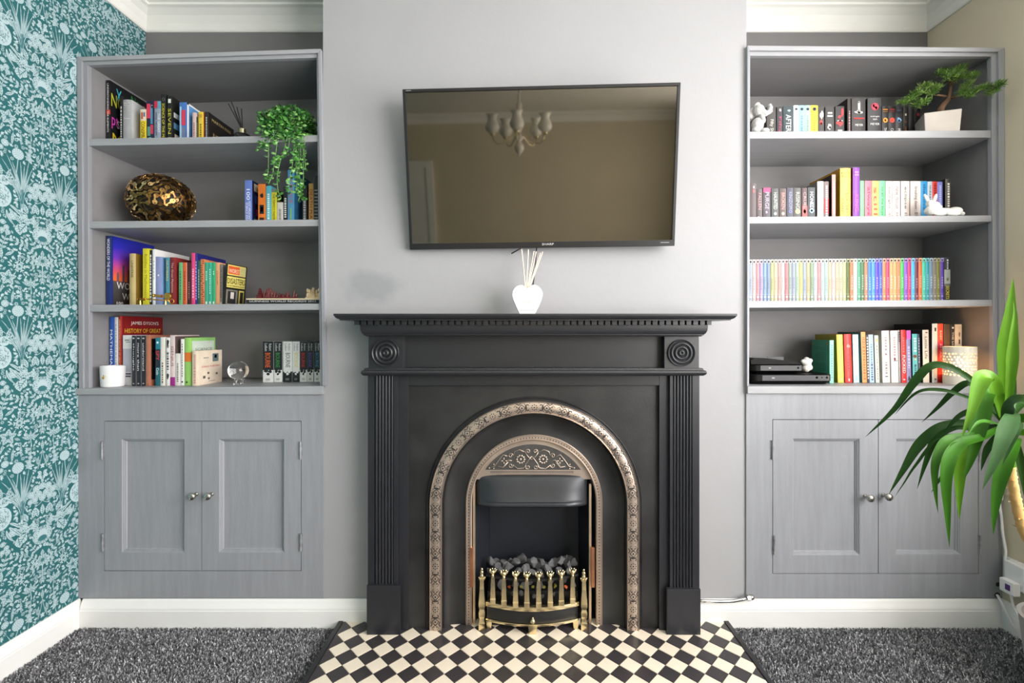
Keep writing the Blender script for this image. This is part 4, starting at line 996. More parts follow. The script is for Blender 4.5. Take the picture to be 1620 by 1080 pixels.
# --- left bookcase, second shelf
book('L2', 387.5, 399, 285, (104, 128, 204), 'periwinkle blue paperback with white title', cover=(24, 24, 60), w=.125, titles=[('100', (245, 245, 245), .32, .24, .5), ('MOST IMPORTANT', (240, 240, 240), .68, .42, .34, .16), ('SCIENCE IDEAS', (240, 240, 240), .72, .44, .3, -.2)], coverart=[(.1, .35, .05, .22, (210, 190, 160)), (.15, .5, .3, .48, (60, 90, 170)), (.2, .5, .6, .75, (190, 60, 140)), (.1, .4, .84, .96, (170, 190, 200))])
book('L2', 408.5, 420.5, 291, (226, 120, 34), 'orange paperback with black lettering', cover=(28, 24, 24), w=.12, marks=[(.5, .28, .6, .16, (30, 24, 22), 'b'), (.5, .62, .55, .22, (30, 24, 22)), (.5, .62, .3, .12, (226, 120, 34)), (.5, .88, .6, .12, (30, 24, 22))])
book('L2', 421, 429.3, 294, (84, 178, 196), 'turquoise paperback with pale title', w=.12, marks=lines(9, (225, 240, 240), .2, .9, .5, .4))
book('L2', 429.6, 438, 299, (214, 206, 44), 'lime yellow paperback with grey top band', cover=(92, 90, 30), w=.12, bands=[(0, .09, (120, 120, 116))], titles=[('THE PERFECT THEORY', (50, 50, 30), .52, .78, .42)])
book('L2', 438.5, 448, 320, (212, 208, 200), 'short white paperback', w=.10, marks=lines(10, (130, 128, 124), .3, .9, .5, .4))
book('L2', 448.5, 455, 295, (30, 28, 30), 'black paperback with white script title', w=.12, marks=lines(11, (225, 225, 225), .3, .78, .5, .5))
book('L2', 455.3, 465.6, 269, (84, 156, 200), 'tall sky blue book with red spine title', cover=(60, 120, 168), w=.145, titles=[('SCIENCE', (206, 80, 90), .36, .5, .5)], marks=[(.5, .8, .2, .2, (150, 190, 90))])
book('L2', 478.5, 485.8, 294, (38, 36, 38), 'black paperback with white spine title', w=.12, marks=lines(12, (205, 205, 205), .3, .95, .5, .5))
book('L2', 488.5, 496, 290, (222, 170, 96), 'tan orange paperback with red letters', w=.12, titles=[('DEATH PLAY', (170, 40, 40), .55, .8, .6)])
book('L2', 496.5, 503.5, 278, (46, 46, 48), 'dark grey striped paperback at bookcase edge', w=.12, marks=[(.5, .3+.07*k, .8, .02, (170, 170, 170)) for k in range(9)])
# --- left bookcase, third shelf
wo = book('L3', 168, 177.2, 373, (22, 44, 110), 'large blue hardback with sunset city cover', d=1.72, w=.2, hard=True, titles=[('WONDERS OF THE WORLD', (235, 235, 240), .34, .6, .5)],
     covertext=[('WONDERS', (240, 240, 240), .1, .7, .8, .1), ('WORLD', (240, 240, 240), .22, .855, .6, .1), ('100', (240, 240, 240), .1, .96, .14, .045)])
def sunset_cover(o):
    cv = [c for c in o.children if c.name.startswith('cover')][0]; h = max(v[2] for v in cv.bound_box); t = max(v[0] for v in cv.bound_box)
    m = bpy.data.materials.new('sunset_city_print'); m.use_nodes = True; nt = m.node_tree; bs = nt.nodes['Principled BSDF']; bs.inputs['Roughness'].default_value = .3
    tc = nt.nodes.new('ShaderNodeTexCoord'); sx = nt.nodes.new('ShaderNodeSeparateXYZ'); mr = nt.nodes.new('ShaderNodeMapRange'); cr = nt.nodes.new('ShaderNodeValToRGB')
    mr.inputs[1].default_value = 0; mr.inputs[2].default_value = h
    nt.links.new(tc.outputs['Object'], sx.inputs[0]); nt.links.new(sx.outputs['Z'], mr.inputs[0]); nt.links.new(mr.outputs[0], cr.inputs[0]); nt.links.new(cr.outputs[0], bs.inputs['Base Color'])
    st = [(0, (60, 54, 50)), (.3, (78, 76, 78)), (.355, (90, 82, 84)), (.37, (232, 112, 48)), (.47, (226, 90, 84)), (.58, (190, 74, 146)), (.7, (112, 58, 188)), (.85, (48, 44, 184)), (1, (32, 44, 160))]
    e = cr.color_ramp.elements
    while len(e) < len(st): e.new(.5)
    for q, (p, c_) in zip(e, st): q.position = p
    for q, (p, c_) in zip(e, st): q.color = lin(c_)
    w = .2
    MB().flat([(t+.0003, .004, 0), (t+.0003, w, 0), (t+.0003, w, h), (t+.0003, .004, h)]).build('cover_print', m, cv, local=True, recalc=False)
    for y0, y1, zt, cc in ((.045, .055, .62, (96, 70, 96)), (.068, .082, .56, (110, 84, 92)), (.090, .112, .60, (150, 124, 100)), (.02, .03, .5, (120, 84, 90))):
        MB().flat([(t+.0005, y0, h*.34), (t+.0005, y1, h*.34), (t+.0005, y1, h*(zt-.03)), (t+.0005, (y0+y1)/2, h*zt), (t+.0005, y0, h*(zt-.03))]).build('cover_print', C(cc), cv, local=True, recalc=False)
sunset_cover(wo)
book('L3', 205, 215, 401, (196, 176, 122), 'tan spined book with dark gold cover', cover=(128, 100, 40), w=.135, hard=True, titles=[('UNIVERSE', (70, 58, 34), .3, .32, .36)], covertext=[('SCIENCE', (70, 56, 24), .2, .35, .7, .1)])
book('L3', 226, 236.6, 393, (222, 212, 44), 'bright yellow paperback', w=.13, titles=[('Riddles in Mathematics', (150, 140, 40), .5, .8, .42)])
book('L3', 237, 240.8, 395.5, (24, 24, 26), 'very thin black book with white spine lettering', w=.13, marks=lines(14, (225, 225, 225), .08, .92, .5, .6))
book('L3', 241.2, 246, 394, (236, 236, 236), 'tall white book with large blank cover', cover=(232, 230, 228), w=.18, marks=lines(15, (180, 180, 180), .2, .5))
book('L3', 246.4, 256, 406, (140, 150, 196), 'lilac blue paperback', cover=(122, 160, 206), w=.125, marks=[(.5, .38, .3, .06, (225, 228, 236), 'd')])
book('L3', 262, 268.4, 407, (70, 140, 160), 'teal paperback with yellow title', w=.125, titles=[('NUMBER TALES'[:0] or 'NUMBERS', (210, 200, 120), .28, .42, .46)])
book('L3', 268.7, 278, 407, (122, 34, 38), 'dark red hardback', cover=(132, 40, 40), w=.14, hard=True, titles=[('A Short Guide to Physics'[:0] or 'The Great Physicists', (224, 190, 186), .42, .62, .4)])
book('L3', 283, 289, 415, (110, 176, 120), 'pale green paperback', w=.12, marks=lines(16, (60, 100, 70), .2, .85))
book('L3', 289.3, 296, 415, (214, 96, 50), 'orange paperback with pale edge line', w=.12, marks=[(.95, .5, .08, 1, (235, 225, 215))]+lines(17, (150, 50, 20), .2, .85))
book('L3', 296.3, 302.6, 415, (66, 26, 32), 'dark maroon paperback', w=.12, marks=lines(18, (150, 120, 118), .45, .85))
book('L3', 303, 308.8, 400, (226, 72, 130), 'hot pink paperback', w=.13, marks=lines(19, (246, 190, 210), .3, .85, .5, .4))
book('L3', 309, 312.3, 400.5, (40, 44, 130), 'navy blue book with white title on wide cover', cover=(30, 34, 110), w=.17, hard=False, marks=lines(20, (220, 220, 240), .15, .85), covertext=[('HOW TO TEACH', (225, 225, 225), .12, .15, .8, .1)])
book('L3', 312.6, 317, 412, (36, 84, 70), 'dark green paperback', w=.12, marks=lines(21, (170, 200, 180), .2, .8))
book('L3', 317.3, 323.6, 410, (208, 128, 84), 'patterned orange paperback', w=.12, marks=[(random.uniform(.2, .8), .04+.048*k, .5, .025, (140, 66, 40)) for k in range(20)])
book('L3', 324, 329.6, 415, (66, 160, 130), 'sea green paperback', w=.12, marks=lines(22, (200, 230, 215), .2, .4)+[(.5, .94, .5, .06, (220, 235, 228))])
book('L3', 329.9, 335.4, 415, (60, 166, 140), 'sea green paperback', w=.12, marks=lines(23, (200, 230, 215), .15, .7)+[(.5, .94, .5, .06, (220, 235, 228))])
book('L3', 335.7, 341, 415, (56, 168, 116), 'sea green paperback', w=.12, marks=lines(24, (200, 230, 215), .2, .3)+[(.5, .94, .5, .06, (220, 235, 228))])
book('L3', 341.3, 347.6, 415, (222, 160, 116), 'peach paperback', w=.12, marks=lines(25, (180, 110, 70), .2, .5))
book('L3', 348, 352.3, 418, (132, 130, 126), 'slim grey paperback', w=.11, marks=lines(26, (90, 88, 86), .1, .8, .5, .4)+[(.5, .95, .6, .05, (210, 208, 204))])
# yellow and black thin book turned so that its cover faces the room
X_ = PX(355, 1.72); z_ = zs('L3', X_)+.002
t = thing('paperback_book', 'thin yellow and black paperback with cover turned to face the room, left third shelf', 'book', (X_, 1.72, z_), 'books on the '+SHN['L3'], rot=(0, math.radians(4.0), 0))
hb, wb_, tb, ang = PZ(416, 1.72)-z_, .1, .006, math.radians(80)
cy_ = Matrix.Rotation(ang, 3, 'Z')
def R3(x, y, z): v = cy_ @ Vector((x, y, z)); return v
b = MB(); b.hexa([R3(*p) for p in ((0,0,0),(wb_,0,0),(wb_,tb,0),(0,tb,0),(0,0,hb),(wb_,0,hb),(wb_,tb,hb),(0,tb,hb))]); cv = b.build('cover', C((30, 29, 26)), t, local=True)
def fr(a, e, f0, f1, colr, y=-.0003, nm='cover_print'):
    MB().flat([R3(wb_*a, y, hb*(1-f1)), R3(wb_*e, y, hb*(1-f1)), R3(wb_*e, y, hb*(1-f0)), R3(wb_*a, y, hb*(1-f0))]).build(nm, C(colr), cv, local=True, recalc=False)
fr(.04, .94, .02, .27, (222, 200, 112)); fr(.07, .62, .05, .24, (214, 92, 44), -.0006); fr(.66, .92, .06, .25, (196, 190, 130), -.0006)
fr(.04, .94, .3, .57, (216, 204, 110)); fr(.04, .6, .62, .98, (120, 118, 108)); fr(.66, .92, .62, .98, (206, 190, 100)); fr(.12, .5, .66, .96, (40, 38, 40), -.0005); fr(.25, .42, .68, .84, (206, 200, 196), -.0008); fr(.72, .88, .66, .94, (40, 38, 34), -.0006)
for s, colr, a, e, cz_, ht in (('WORST', (240, 220, 190), .1, .6, .165, .1), ('DISASTERS', (26, 24, 22), .06, .92, .41, .14), ('OF THE TWENTIETH CENTURY', (60, 54, 30), .06, .92, .53, .035)):
    b = MB(); text_on(b, s, R3(wb_*a, -.0012, hb*(1-cz_-ht/2)), cy_ @ Vector((wb_*(e-a), 0, 0)), (0, 0, hb*ht)); b.build('cover_title', C(colr), cv, local=True, recalc=False)
MB().hexa([R3(*p) for p in ((.001,.001,-.0002),(wb_+.0005,.001,-.0002),(wb_+.0005,tb-.001,-.0002),(.001,tb-.001,-.0002),(.001,.001,hb+.0002),(wb_+.0005,.001,hb+.0002),(wb_+.0005,tb-.001,hb+.0002),(.001,tb-.001,hb+.0002))]).build('pages', paper, t, local=True)
# --- left bookcase, worktop row
d4 = 1.735
book('L4', 173, 181.2, 501, (34, 84, 170), 'tall blue hardback with white spine title', d=d4, w=.17, hard=True, titles=[('MATHEMATICS', (240, 240, 244), .56, .74, .46)])
book('L4', 181.3, 187, 501.5, (222, 224, 228), 'tall thin white book', d=d4, w=.17, marks=lines(30, (170, 175, 185), .1, .8))
book('L4', 187.3, 193, 499.6, (172, 44, 36), 'large red hardback with white and yellow cover lettering', cover=(136, 22, 26), d=d4, w=.205, hard=True, titles=[("JAMES DYSON'S HISTORY OF GREAT INVENTIONS", (236, 206, 150), .5, .9, .5)],
     covertext=[("JAMES DYSON'S", (240, 238, 234), .2, .105, .68, .065), ('HISTORY OF GREAT', (236, 200, 60), .06, .215, .88, .065), ('INVENTIONS', (240, 204, 50), .07, .335, .86, .09)])
d5 = 1.70
LASTX['L4'] = -9
book('L4', 194.5, 208.5, 530, (196, 198, 210), 'white paperback with lilac grey panel', d=1.728, w=.13, bands=[(0, .27, (236, 236, 238)), (.73, 1, (236, 236, 238))], marks=[(.5, .1, .5, .03, (150, 155, 150)), (.6, .14, .5, .02, (170, 170, 175)), (.6, .77, .7, .03, (90, 90, 110)), (.55, .82, .75, .03, (90, 90, 110))])
for k, (l, r) in enumerate(((208.8, 215), (216, 223), (224, 230.8))):
    book('L4', l, r, 531, (28, 30, 38), 'black paperback of a matching trio', d=d5, w=.13, cover=(150, 150, 156), titles=[(('about time', 'human being', 'a head of time')[k][:0] or ('thought', 'more than', 'understand')[k], (225, 225, 228), .42, .55, .42)], marks=[(.5, .05, .5, .025, (190, 190, 195)), (.5, .95, .4, .02, (170, 170, 175))])
book('L4', 231.2, 238, 530, (176, 112, 86), 'copper brown book with black cover panel', cover=(168, 106, 84), d=d5, w=.135, coverart=[(.03, .95, .07, .88, (24, 22, 24)), (.05, .45, .3, .345, (220, 220, 220))])
book('L4', 246, 253.6, 534, (32, 120, 140), 'teal paperback with red spine title', d=d5, w=.125, bands=[(.24, .46, (28, 38, 50)), (.46, .62, (24, 40, 52)), (.62, 1, (30, 96, 108))], titles=[('SPY', (214, 60, 66), .37, .2, .7), ('Winner'[:0] or 'Code', (230, 235, 235), .7, .14, .5)], marks=[(.5, .1, .5, .1, (190, 220, 225), 'd')])
book('L4', 254, 261, 533, (222, 218, 210), 'cream paperback', d=d5, w=.12, marks=lines(31, (90, 88, 84), .52, .9, .5, .3))
book('L4', 263, 269, 534, (226, 224, 222), 'white paperback with black portraits on spine', d=d5, w=.12, marks=[(.5, .1, .8, .14, (40, 38, 40), 'b'), (.5, .8, .8, .14, (44, 42, 44), 'b'), (.5, .18, .5, .06, (120, 110, 108))]+lines(32, (80, 80, 80), .3, .66, .5, .5))
book('L4', 269.3, 277, 530, (216, 198, 198), 'pale pink book with magenta foot', d=d5, w=.13, bands=[(.83, 1, (150, 36, 128))], titles=[('GENIUS', (130, 70, 80), .42, .4, .5)], coverart=[(0, 1, .02, .4, (96, 80, 78))])
book('L4', 277.6, 285.4, 559, (220, 216, 212), 'short white paperback', d=d5, w=.10, marks=lines(33, (120, 116, 112), .3, .9, .5, .3))
book('L4', 286, 291.5, 536, (232, 230, 226), 'slim white paperback', d=d5, w=.12, marks=lines(34, (120, 118, 114), .1, .8, .5, .26)+[(.5, .92, .5, .03, (30, 30, 30), 'd')])
book('L4', 292, 303, 534, (150, 200, 104), 'lime green hardback with orange spine block', cover=(140, 196, 110), d=d5, w=.135, hard=True, bands=[(.31, .5, (222, 116, 40))], marks=[(.4, .93, .25, .03, (30, 40, 30), 'd')], coverart=[(.02, .94, .07, .31, (200, 212, 200)), (0, .12, .5, 1, (110, 210, 40))], covertext=[('SCIENCE', (70, 84, 76), .14, .25, .7, .055)])
book('L4', 304, 314, 555, (226, 208, 186), 'squat cream hardback with printed cover', cover=(228, 212, 192), d=1.69, w=.135, hard=True, marks=lines(35, (190, 140, 130), .1, .9, .5, .3), covertext=[('SCIENCE & STORIES'[:0] or 'SCIENCE IN SECONDS', (196, 70, 80), .12, .47, .8, .05)],
     coverart=[(.58, .84, .1, .34, (96, 116, 118)), (.66, .76, .14, .24, (160, 176, 176)), (.2, .42, .2, .23, (150, 150, 140)), (.18, .28, .74, .82, (90, 86, 82)), (.36, .44, .64, .7, (90, 86, 82)), (.38, .46, .8, .86, (110, 104, 98)), (.72, .8, .68, .74, (90, 84, 82)), (.4, .7, .9, .92, (160, 150, 140))])
LASTX['L4'] = -9
BC = [((416, 432.6), (226, 104, 46), 0, 'orange'), ((433.5, 446.4), (60, 150, 74), 0, 'green'), ((448, 462), (40, 40, 42), 1, 'black'), ((462.5, 474), (214, 206, 90), 1, 'yellow'), ((474.6, 485.6), (206, 44, 50), 0, 'red'), ((486, 496), (110, 84, 170), 0, 'purple'), ((497, 507), (60, 140, 176), 0, 'blue')]
for k, ((l, r), cc, inv, nm) in enumerate(BC):
    base, foot = ((26, 28, 30), (226, 226, 224)) if not inv else ((226, 227, 226), (32, 32, 34))
    book('L4', l, r, 540, base, ('black' if not inv else 'white')+' thriller paperback with %s title' % nm, d=1.785, w=.125, cover=(200, 206, 206) if k < 6 else base, bands=[(.70 if not inv else .74, 1, foot)], pos='in matching set',
         titles=[('BOURNE', cc, .46, .36, .5, -.02 if not inv else .05), ('Robert', (220, 224, 224) if not inv else (120, 120, 122), .14, .17, .26, .22), ('Ludlum', (220, 224, 224) if not inv else (120, 120, 122), .14, .19, .26, -.18)],
         marks=[(.3, .72, .5, .12, base, 'b'), (.7, .74, .4, .1, base, 'b'), (.5, .80, .35, .08, base, 'b'), (.5, .93, .4, .05, (180, 180, 178) if not inv else (110, 110, 112))])
# --- right bookcase, top shelf
GB, RD = (62, 60, 60), (206, 46, 56)
R = lambda *a, **k: book(*a, **k)
R('R1', 1213, 1227.4, 169, (70, 66, 64), 'charcoal paperback with white script title', titles=[('Fifty Shades', (226, 224, 220), .68, .6, .46)], marks=[(.5, .12, .25, .08, (190, 190, 190))])
R('R1', 1229, 1238, 169, (58, 56, 62), 'charcoal paperback with pink title', titles=[('Fifty', (206, 60, 110), .55, .5, .5)], marks=[(.55, .1, .4, .1, (226, 200, 190), 'b')])
R('R1', 1239, 1255, 168, (54, 70, 76), 'dark teal paperback with bold white title', titles=[('AFTER', (244, 244, 244), .5, .5, .5)], marks=[(.6, .93, .5, .1, (226, 196, 70)), (.55, .13, .35, .08, (170, 200, 206), 'b')])
for l, r, cc, nm in ((1255.5, 1263.4, (226, 230, 238), 'white'), (1263.7, 1272.8, (150, 196, 228), 'sky blue'), (1273, 1282, (166, 212, 186), 'mint green'), (1282.3, 1294, (244, 220, 60), 'bright yellow')):
    R('R1', l, r, 166.7, cc, nm+' paperback with round emblem', marks=[(.5, .11, .5, .1, (70, 72, 84), 'd'), (.5, .11, .22, .1, cc, 'd'), (.5, .96, .5, .05, (40, 42, 52))]+lines(40+int(l), tuple(int(v*.72) for v in cc), .3, .85, .5, .26))
R('R1', 1294.3, 1303.6, 169, (66, 62, 62), 'charcoal paperback with red and white flower', marks=[(.55, .25, .7, .3, (230, 224, 222), 'b'), (.5, .47, .6, .2, (190, 60, 70), 'b'), (.5, .5, .3, .1, (236, 230, 228), 'b'), (.5, .93, .7, .05, (226, 226, 226))])
R('R1', 1305.6, 1319.6, 169, GB, 'black paperback with white and red ribbon emblem', marks=[(.5, .19, .5, .05, (226, 226, 226)), (.5, .28, .6, .05, (226, 226, 226)), (.45, .6, .6, .22, (226, 220, 218), 'b'), (.5, .62, .3, .1, RD, 'b')])
R('R1', 1321.5, 1335.5, 168, (52, 50, 52), 'black paperback with red feather emblem', marks=[(.75, .2, .35, .3, RD, 'b'), (.45, .32, .5, .12, RD, 'b'), (.5, .5, .95, .22, (190, 40, 50), 'b'), (.5, .44, .6, .04, (230, 220, 220)), (.5, .72, .5, .05, (200, 190, 190))])
R('R1', 1340.7, 1346, 155.6, (54, 48, 48), 'tall thin black book', w=.15, cover=(22, 20, 22), marks=lines(41, (190, 150, 150), .3, .95, .5, .35))
R('R1', 1347.4, 1369, 155.6, (60, 57, 57), 'thick black hardback with white chess piece', w=.15, hard=True, cover=(18, 18, 20), marks=[(.5, .2, .16, .22, (236, 234, 232)), (.5, .1, .14, .07, (236, 234, 232), 'd'), (.5, .345, .75, .07, (214, 214, 214), 'b'), (.5, .33, .3, .12, (236, 234, 232), 'b'), (.5, .485, .75, .025, (200, 40, 50))], titles=[])
R('R1', 1372.6, 1394, 155.3, (58, 58, 61), 'thick charcoal hardback with red round emblem', w=.15, hard=True, cover=(18, 18, 20), marks=[(.5, .21, .55, .2, (206, 60, 80), 'd'), (.4, .19, .15, .1, (58, 58, 61), 'b'), (.6, .24, .14, .1, (58, 58, 61), 'b'), (.5, .22, .12, .1, (240, 200, 205), 'd')])
def flat_title(o_i, s, cz_, ln, hh_, colr):
    o = o_i; cv = [c for c in o.children if c.name.startswith('cover')][0]
    bb = [Vector(v) for v in cv.bound_box]; t = max(v.x for v in bb); h = max(v.z for v in bb); yo = min(v.y for v in bb)-.0006
    b = MB(); text_on(b, s, (t/2-t*ln/2, yo, h*(1-cz_)), (t*ln, 0, 0), (0, 0, h*hh_)); b.build('title', C(colr), cv, local=True, recalc=False)
bks = [o for o in col.objects if o.get('category') == 'book' and 'right bookcase top' in o['label']]
for o in bks:
    if 'chess' in o['label']: flat_title(o, 'breaking dawn', .52, .8, .05, (200, 50, 60)); flat_title(o, 'MEYER', .67, .56, .05, (236, 236, 236))
    if 'round emblem, t' in o['label'] and 'charcoal' in o['label']: flat_title(o, 'midnight', .47, .66, .045, (226, 226, 228)); flat_title(o, 'sun', .53, .3, .035, (226, 226, 228)); flat_title(o, 'MEYER', .65, .66, .05, (236, 236, 236))
R('R1', 1395.2, 1405, 168, (34, 32, 32), 'black paperback with orange round emblem', marks=[(.5, .1, .8, .03, (200, 130, 50)), (.5, .16, .8, .02, (150, 100, 40)), (.5, .42, .78, .2, (226, 150, 50), 'd'), (.5, .42, .4, .1, (60, 40, 24), 'b')], titles=[('THE', (226, 226, 226), .72, .16, .4)])
R('R1', 1405.5, 1416, 168, (34, 30, 32), 'black paperback with red round emblem', marks=[(.5, .1, .8, .03, (150, 40, 40)), (.5, .16, .8, .02, (120, 34, 34)), (.5, .42, .78, .2, (206, 64, 46), 'd'), (.5, .42, .34, .1, (90, 20, 20), 'g')], titles=[('CATCH', (226, 226, 226), .8, .28, .4)])
R('R1', 1416.5, 1427.3, 168, (34, 34, 36), 'black paperback with blue bird emblem', marks=[(.5, .13, .7, .04, (60, 70, 84)), (.5, .42, .74, .2, (110, 150, 190), 'b'), (.5, .44, .4, .1, (206, 224, 236), 'b')], titles=[('MOCK', (226, 226, 226), .8, .26, .4)])
LASTX['R1'] = -9
R('R1', 1428.5, 1437, 169, (30, 28, 28), 'black paperback with gold spine print', d=1.80, marks=[(.45, .2, .3, .05, (210, 190, 160)), (.45, .38, .4, .1, (200, 120, 60), 'g'), (.45, .75, .3, .5, (150, 96, 50))])
R('R1', 1437.5, 1446, 169, (24, 22, 26), 'plain black paperback', d=1.80)
R('R1', 1446.5, 1455.5, 169, (28, 24, 26), 'black paperback with red mark', d=1.80, marks=[(.6, .2, .4, .06, (150, 34, 40)), (.6, .4, .3, .14, (200, 200, 200), 'b')])
# --- right bookcase, second shelf
D2 = [(1186, 1196.4, 290, (86, 74, 76), 'grey paperback with faded red emblem', [(.6, .2, .4, .16, (170, 90, 96), 'b'), (.6, .1, .2, .06, (220, 214, 214))], None),
      (1197, 1206, 298.7, (84, 74, 76), 'grey paperback with pink title', [(.3, .9, .3, .12, (220, 214, 214))], ('FALLEN', (200, 140, 146))),
      (1207, 1219, 297, (74, 66, 76), 'charcoal paperback with magenta head', [(.5, .07, 1, .14, (176, 50, 110)), (.45, .72, .3, .1, (196, 196, 226), 'b'), (.4, .92, .3, .1, (226, 226, 226))], ('PURGE', (190, 180, 196))),
      (1220.5, 1232, 298, (72, 76, 74), 'charcoal paperback with white title', [(.5, .76, .4, .12, (224, 226, 224), 'd'), (.4, .93, .3, .1, (226, 226, 226))], ('HAUNTED', (206, 210, 206))),
      (1233, 1244, 298, (86, 70, 68), 'brown grey paperback with pink title', [(.5, .76, .45, .12, (240, 190, 170), 'd'), (.4, .93, .3, .1, (226, 222, 220))], ('BROKEN', (206, 150, 146))),
      (1245, 1255.4, 297, (70, 72, 88), 'blue grey paperback with star emblem', [(.5, .7, .5, .15, (120, 120, 176), 'd'), (.5, .7, .16, .06, (230, 230, 244), 'd'), (.4, .93, .3, .1, (226, 226, 226))], ('KINGDOM', (150, 154, 190))),
      (1256, 1267.2, 297, (78, 78, 74), 'grey paperback with yellow disc', [(.5, .7, .7, .2, (226, 206, 140), 'd'), (.5, .7, .3, .1, (200, 170, 100), 'g'), (.4, .93, .3, .1, (226, 226, 226))], ('TWILIGHT'[:0] or 'RISING', (196, 196, 186))),
      (1268.5, 1277, 297, (86, 66, 68), 'grey paperback with red lower half', [(.5, .76, 1, .46, (176, 70, 70)), (.5, .7, .5, .14, (240, 200, 180), 'b'), (.4, .93, .3, .1, (236, 226, 226))], ('CRUEL', (200, 160, 160))),
      (1278, 1289.6, 296.5, (58, 64, 70), 'dark paperback with pale blue disc', [(.5, .68, .66, .2, (160, 206, 236), 'd'), (.5, .68, .3, .1, (226, 240, 250), 'd'), (.4, .93, .3, .1, (226, 226, 226))], ('HONED', (232, 238, 242)))]
for l, r, tp, cc, ds, mk, tt in D2:
    R('R2', l, r, tp, cc, ds, marks=mk, titles=[(tt[0], tt[1], .38, .5, .5)] if tt else ())
R('R2', 1293, 1303, 287, (240, 240, 242), 'white hardback', w=.16, cover=(120, 118, 116), hard=True, marks=[(.5, .12, .4, .04, (200, 200, 206))]+lines(50, (206, 206, 212), .3, .8, .5, .16))
R('R2', 1303.6, 1311, 287, (122, 104, 104), 'grey book with red middle', w=.15, cover=(28, 24, 24), bands=[(.42, .8, (206, 50, 56))], marks=lines(51, (240, 220, 220), .1, .95, .5, .4))
R('R2', 1316, 1322, 276, (196, 150, 142), 'slim dusty pink book', w=.16, cover=(26, 22, 22), marks=lines(52, (240, 226, 220), .15, .95, .5, .35))
R('R2', 1329, 1345.6, 266, (244, 206, 96), 'tall thick golden yellow hardback', w=.18, hard=True, cover=(206, 150, 40), titles=[('SORCERY', (150, 122, 60), .66, .4, .28, .1), ('& SNAKES'[:0] or 'of SNAKES', (150, 122, 60), .7, .3, .26, -.28)], marks=[(.5, .09, .75, .035, (190, 156, 70)), (.5, .15, .7, .035, (190, 156, 70))])
R('R2', 1349, 1359.7, 265, (142, 76, 176), 'tall purple hardback with pink title', w=.18, hard=True, cover=(90, 26, 40), titles=[('KING', (230, 90, 190), .66, .3, .6)], marks=[(.5, .09, .6, .03, (230, 130, 206)), (.5, .14, .6, .03, (230, 130, 206))])
LASTX['R2'] = PX(1359.9, SP)
for l, r, cc, nm, tt, tc in ((1360.6, 1367, (130, 222, 150), 'slim mint green', '', 0), (1368, 1379, (238, 120, 142), 'coral pink', 'always', (180, 40, 70)), (1379.5, 1390, (248, 186, 110), 'pale orange', 'still', (206, 90, 50)), (1390.4, 1400.4, (120, 222, 150), 'mint green', 'to all the boys', (40, 110, 70))):
    R('R2', l, r, 286, cc, nm+' paperback', titles=[(tt, tc, .5, .7, .5)] if tt else (), marks=[] if tt else [(.5, .92, .6, .12, (220, 235, 228), 'b')])
for l, r, tt in ((1401, 1411.6, 'twilight'), (1412.2, 1424, 'new moon'), (1425, 1438.6, 'eclipse'), (1439.8, 1456.4, 'breaking dawn')):
    R('R2', l, r, 286.5, (234, 222, 216), 'cream paperback with grey script title, of four', cover=(130, 50, 56), titles=[(tt, (126, 110, 112), .42, .55, .36)], marks=lines(60+int(l), (176, 160, 158), .78, .98, .55, .3))
R('R2', 1456.7, 1467, 286.5, (46, 150, 206), 'bright blue paperback behind the rabbit', titles=[('the love', (20, 80, 140), .4, .66, .4)])
R('R2', 1467.3, 1474.8, 287, (186, 196, 206), 'pale grey blue paperback behind the rabbit', marks=lines(61, (110, 120, 136), .1, .7, .5, .3))
R('R2', 1475, 1482.4, 287, (214, 44, 34), 'red paperback between the rabbit ears', marks=lines(62, (110, 20, 20), .05, .5, .5, .4))
R('R2', 1482.7, 1491, 287.5, (122, 124, 196), 'periwinkle paperback behind the rabbit', marks=lines(63, (190, 196, 232), .1, .6, .5, .35))
R('R2', 1495.4, 1503.6, 283, (66, 58, 52), 'dark brown hardback at the row end', w=.14, hard=True, cover=(30, 26, 24), marks=lines(64, (226, 220, 210), .1, .9, .5, .4))
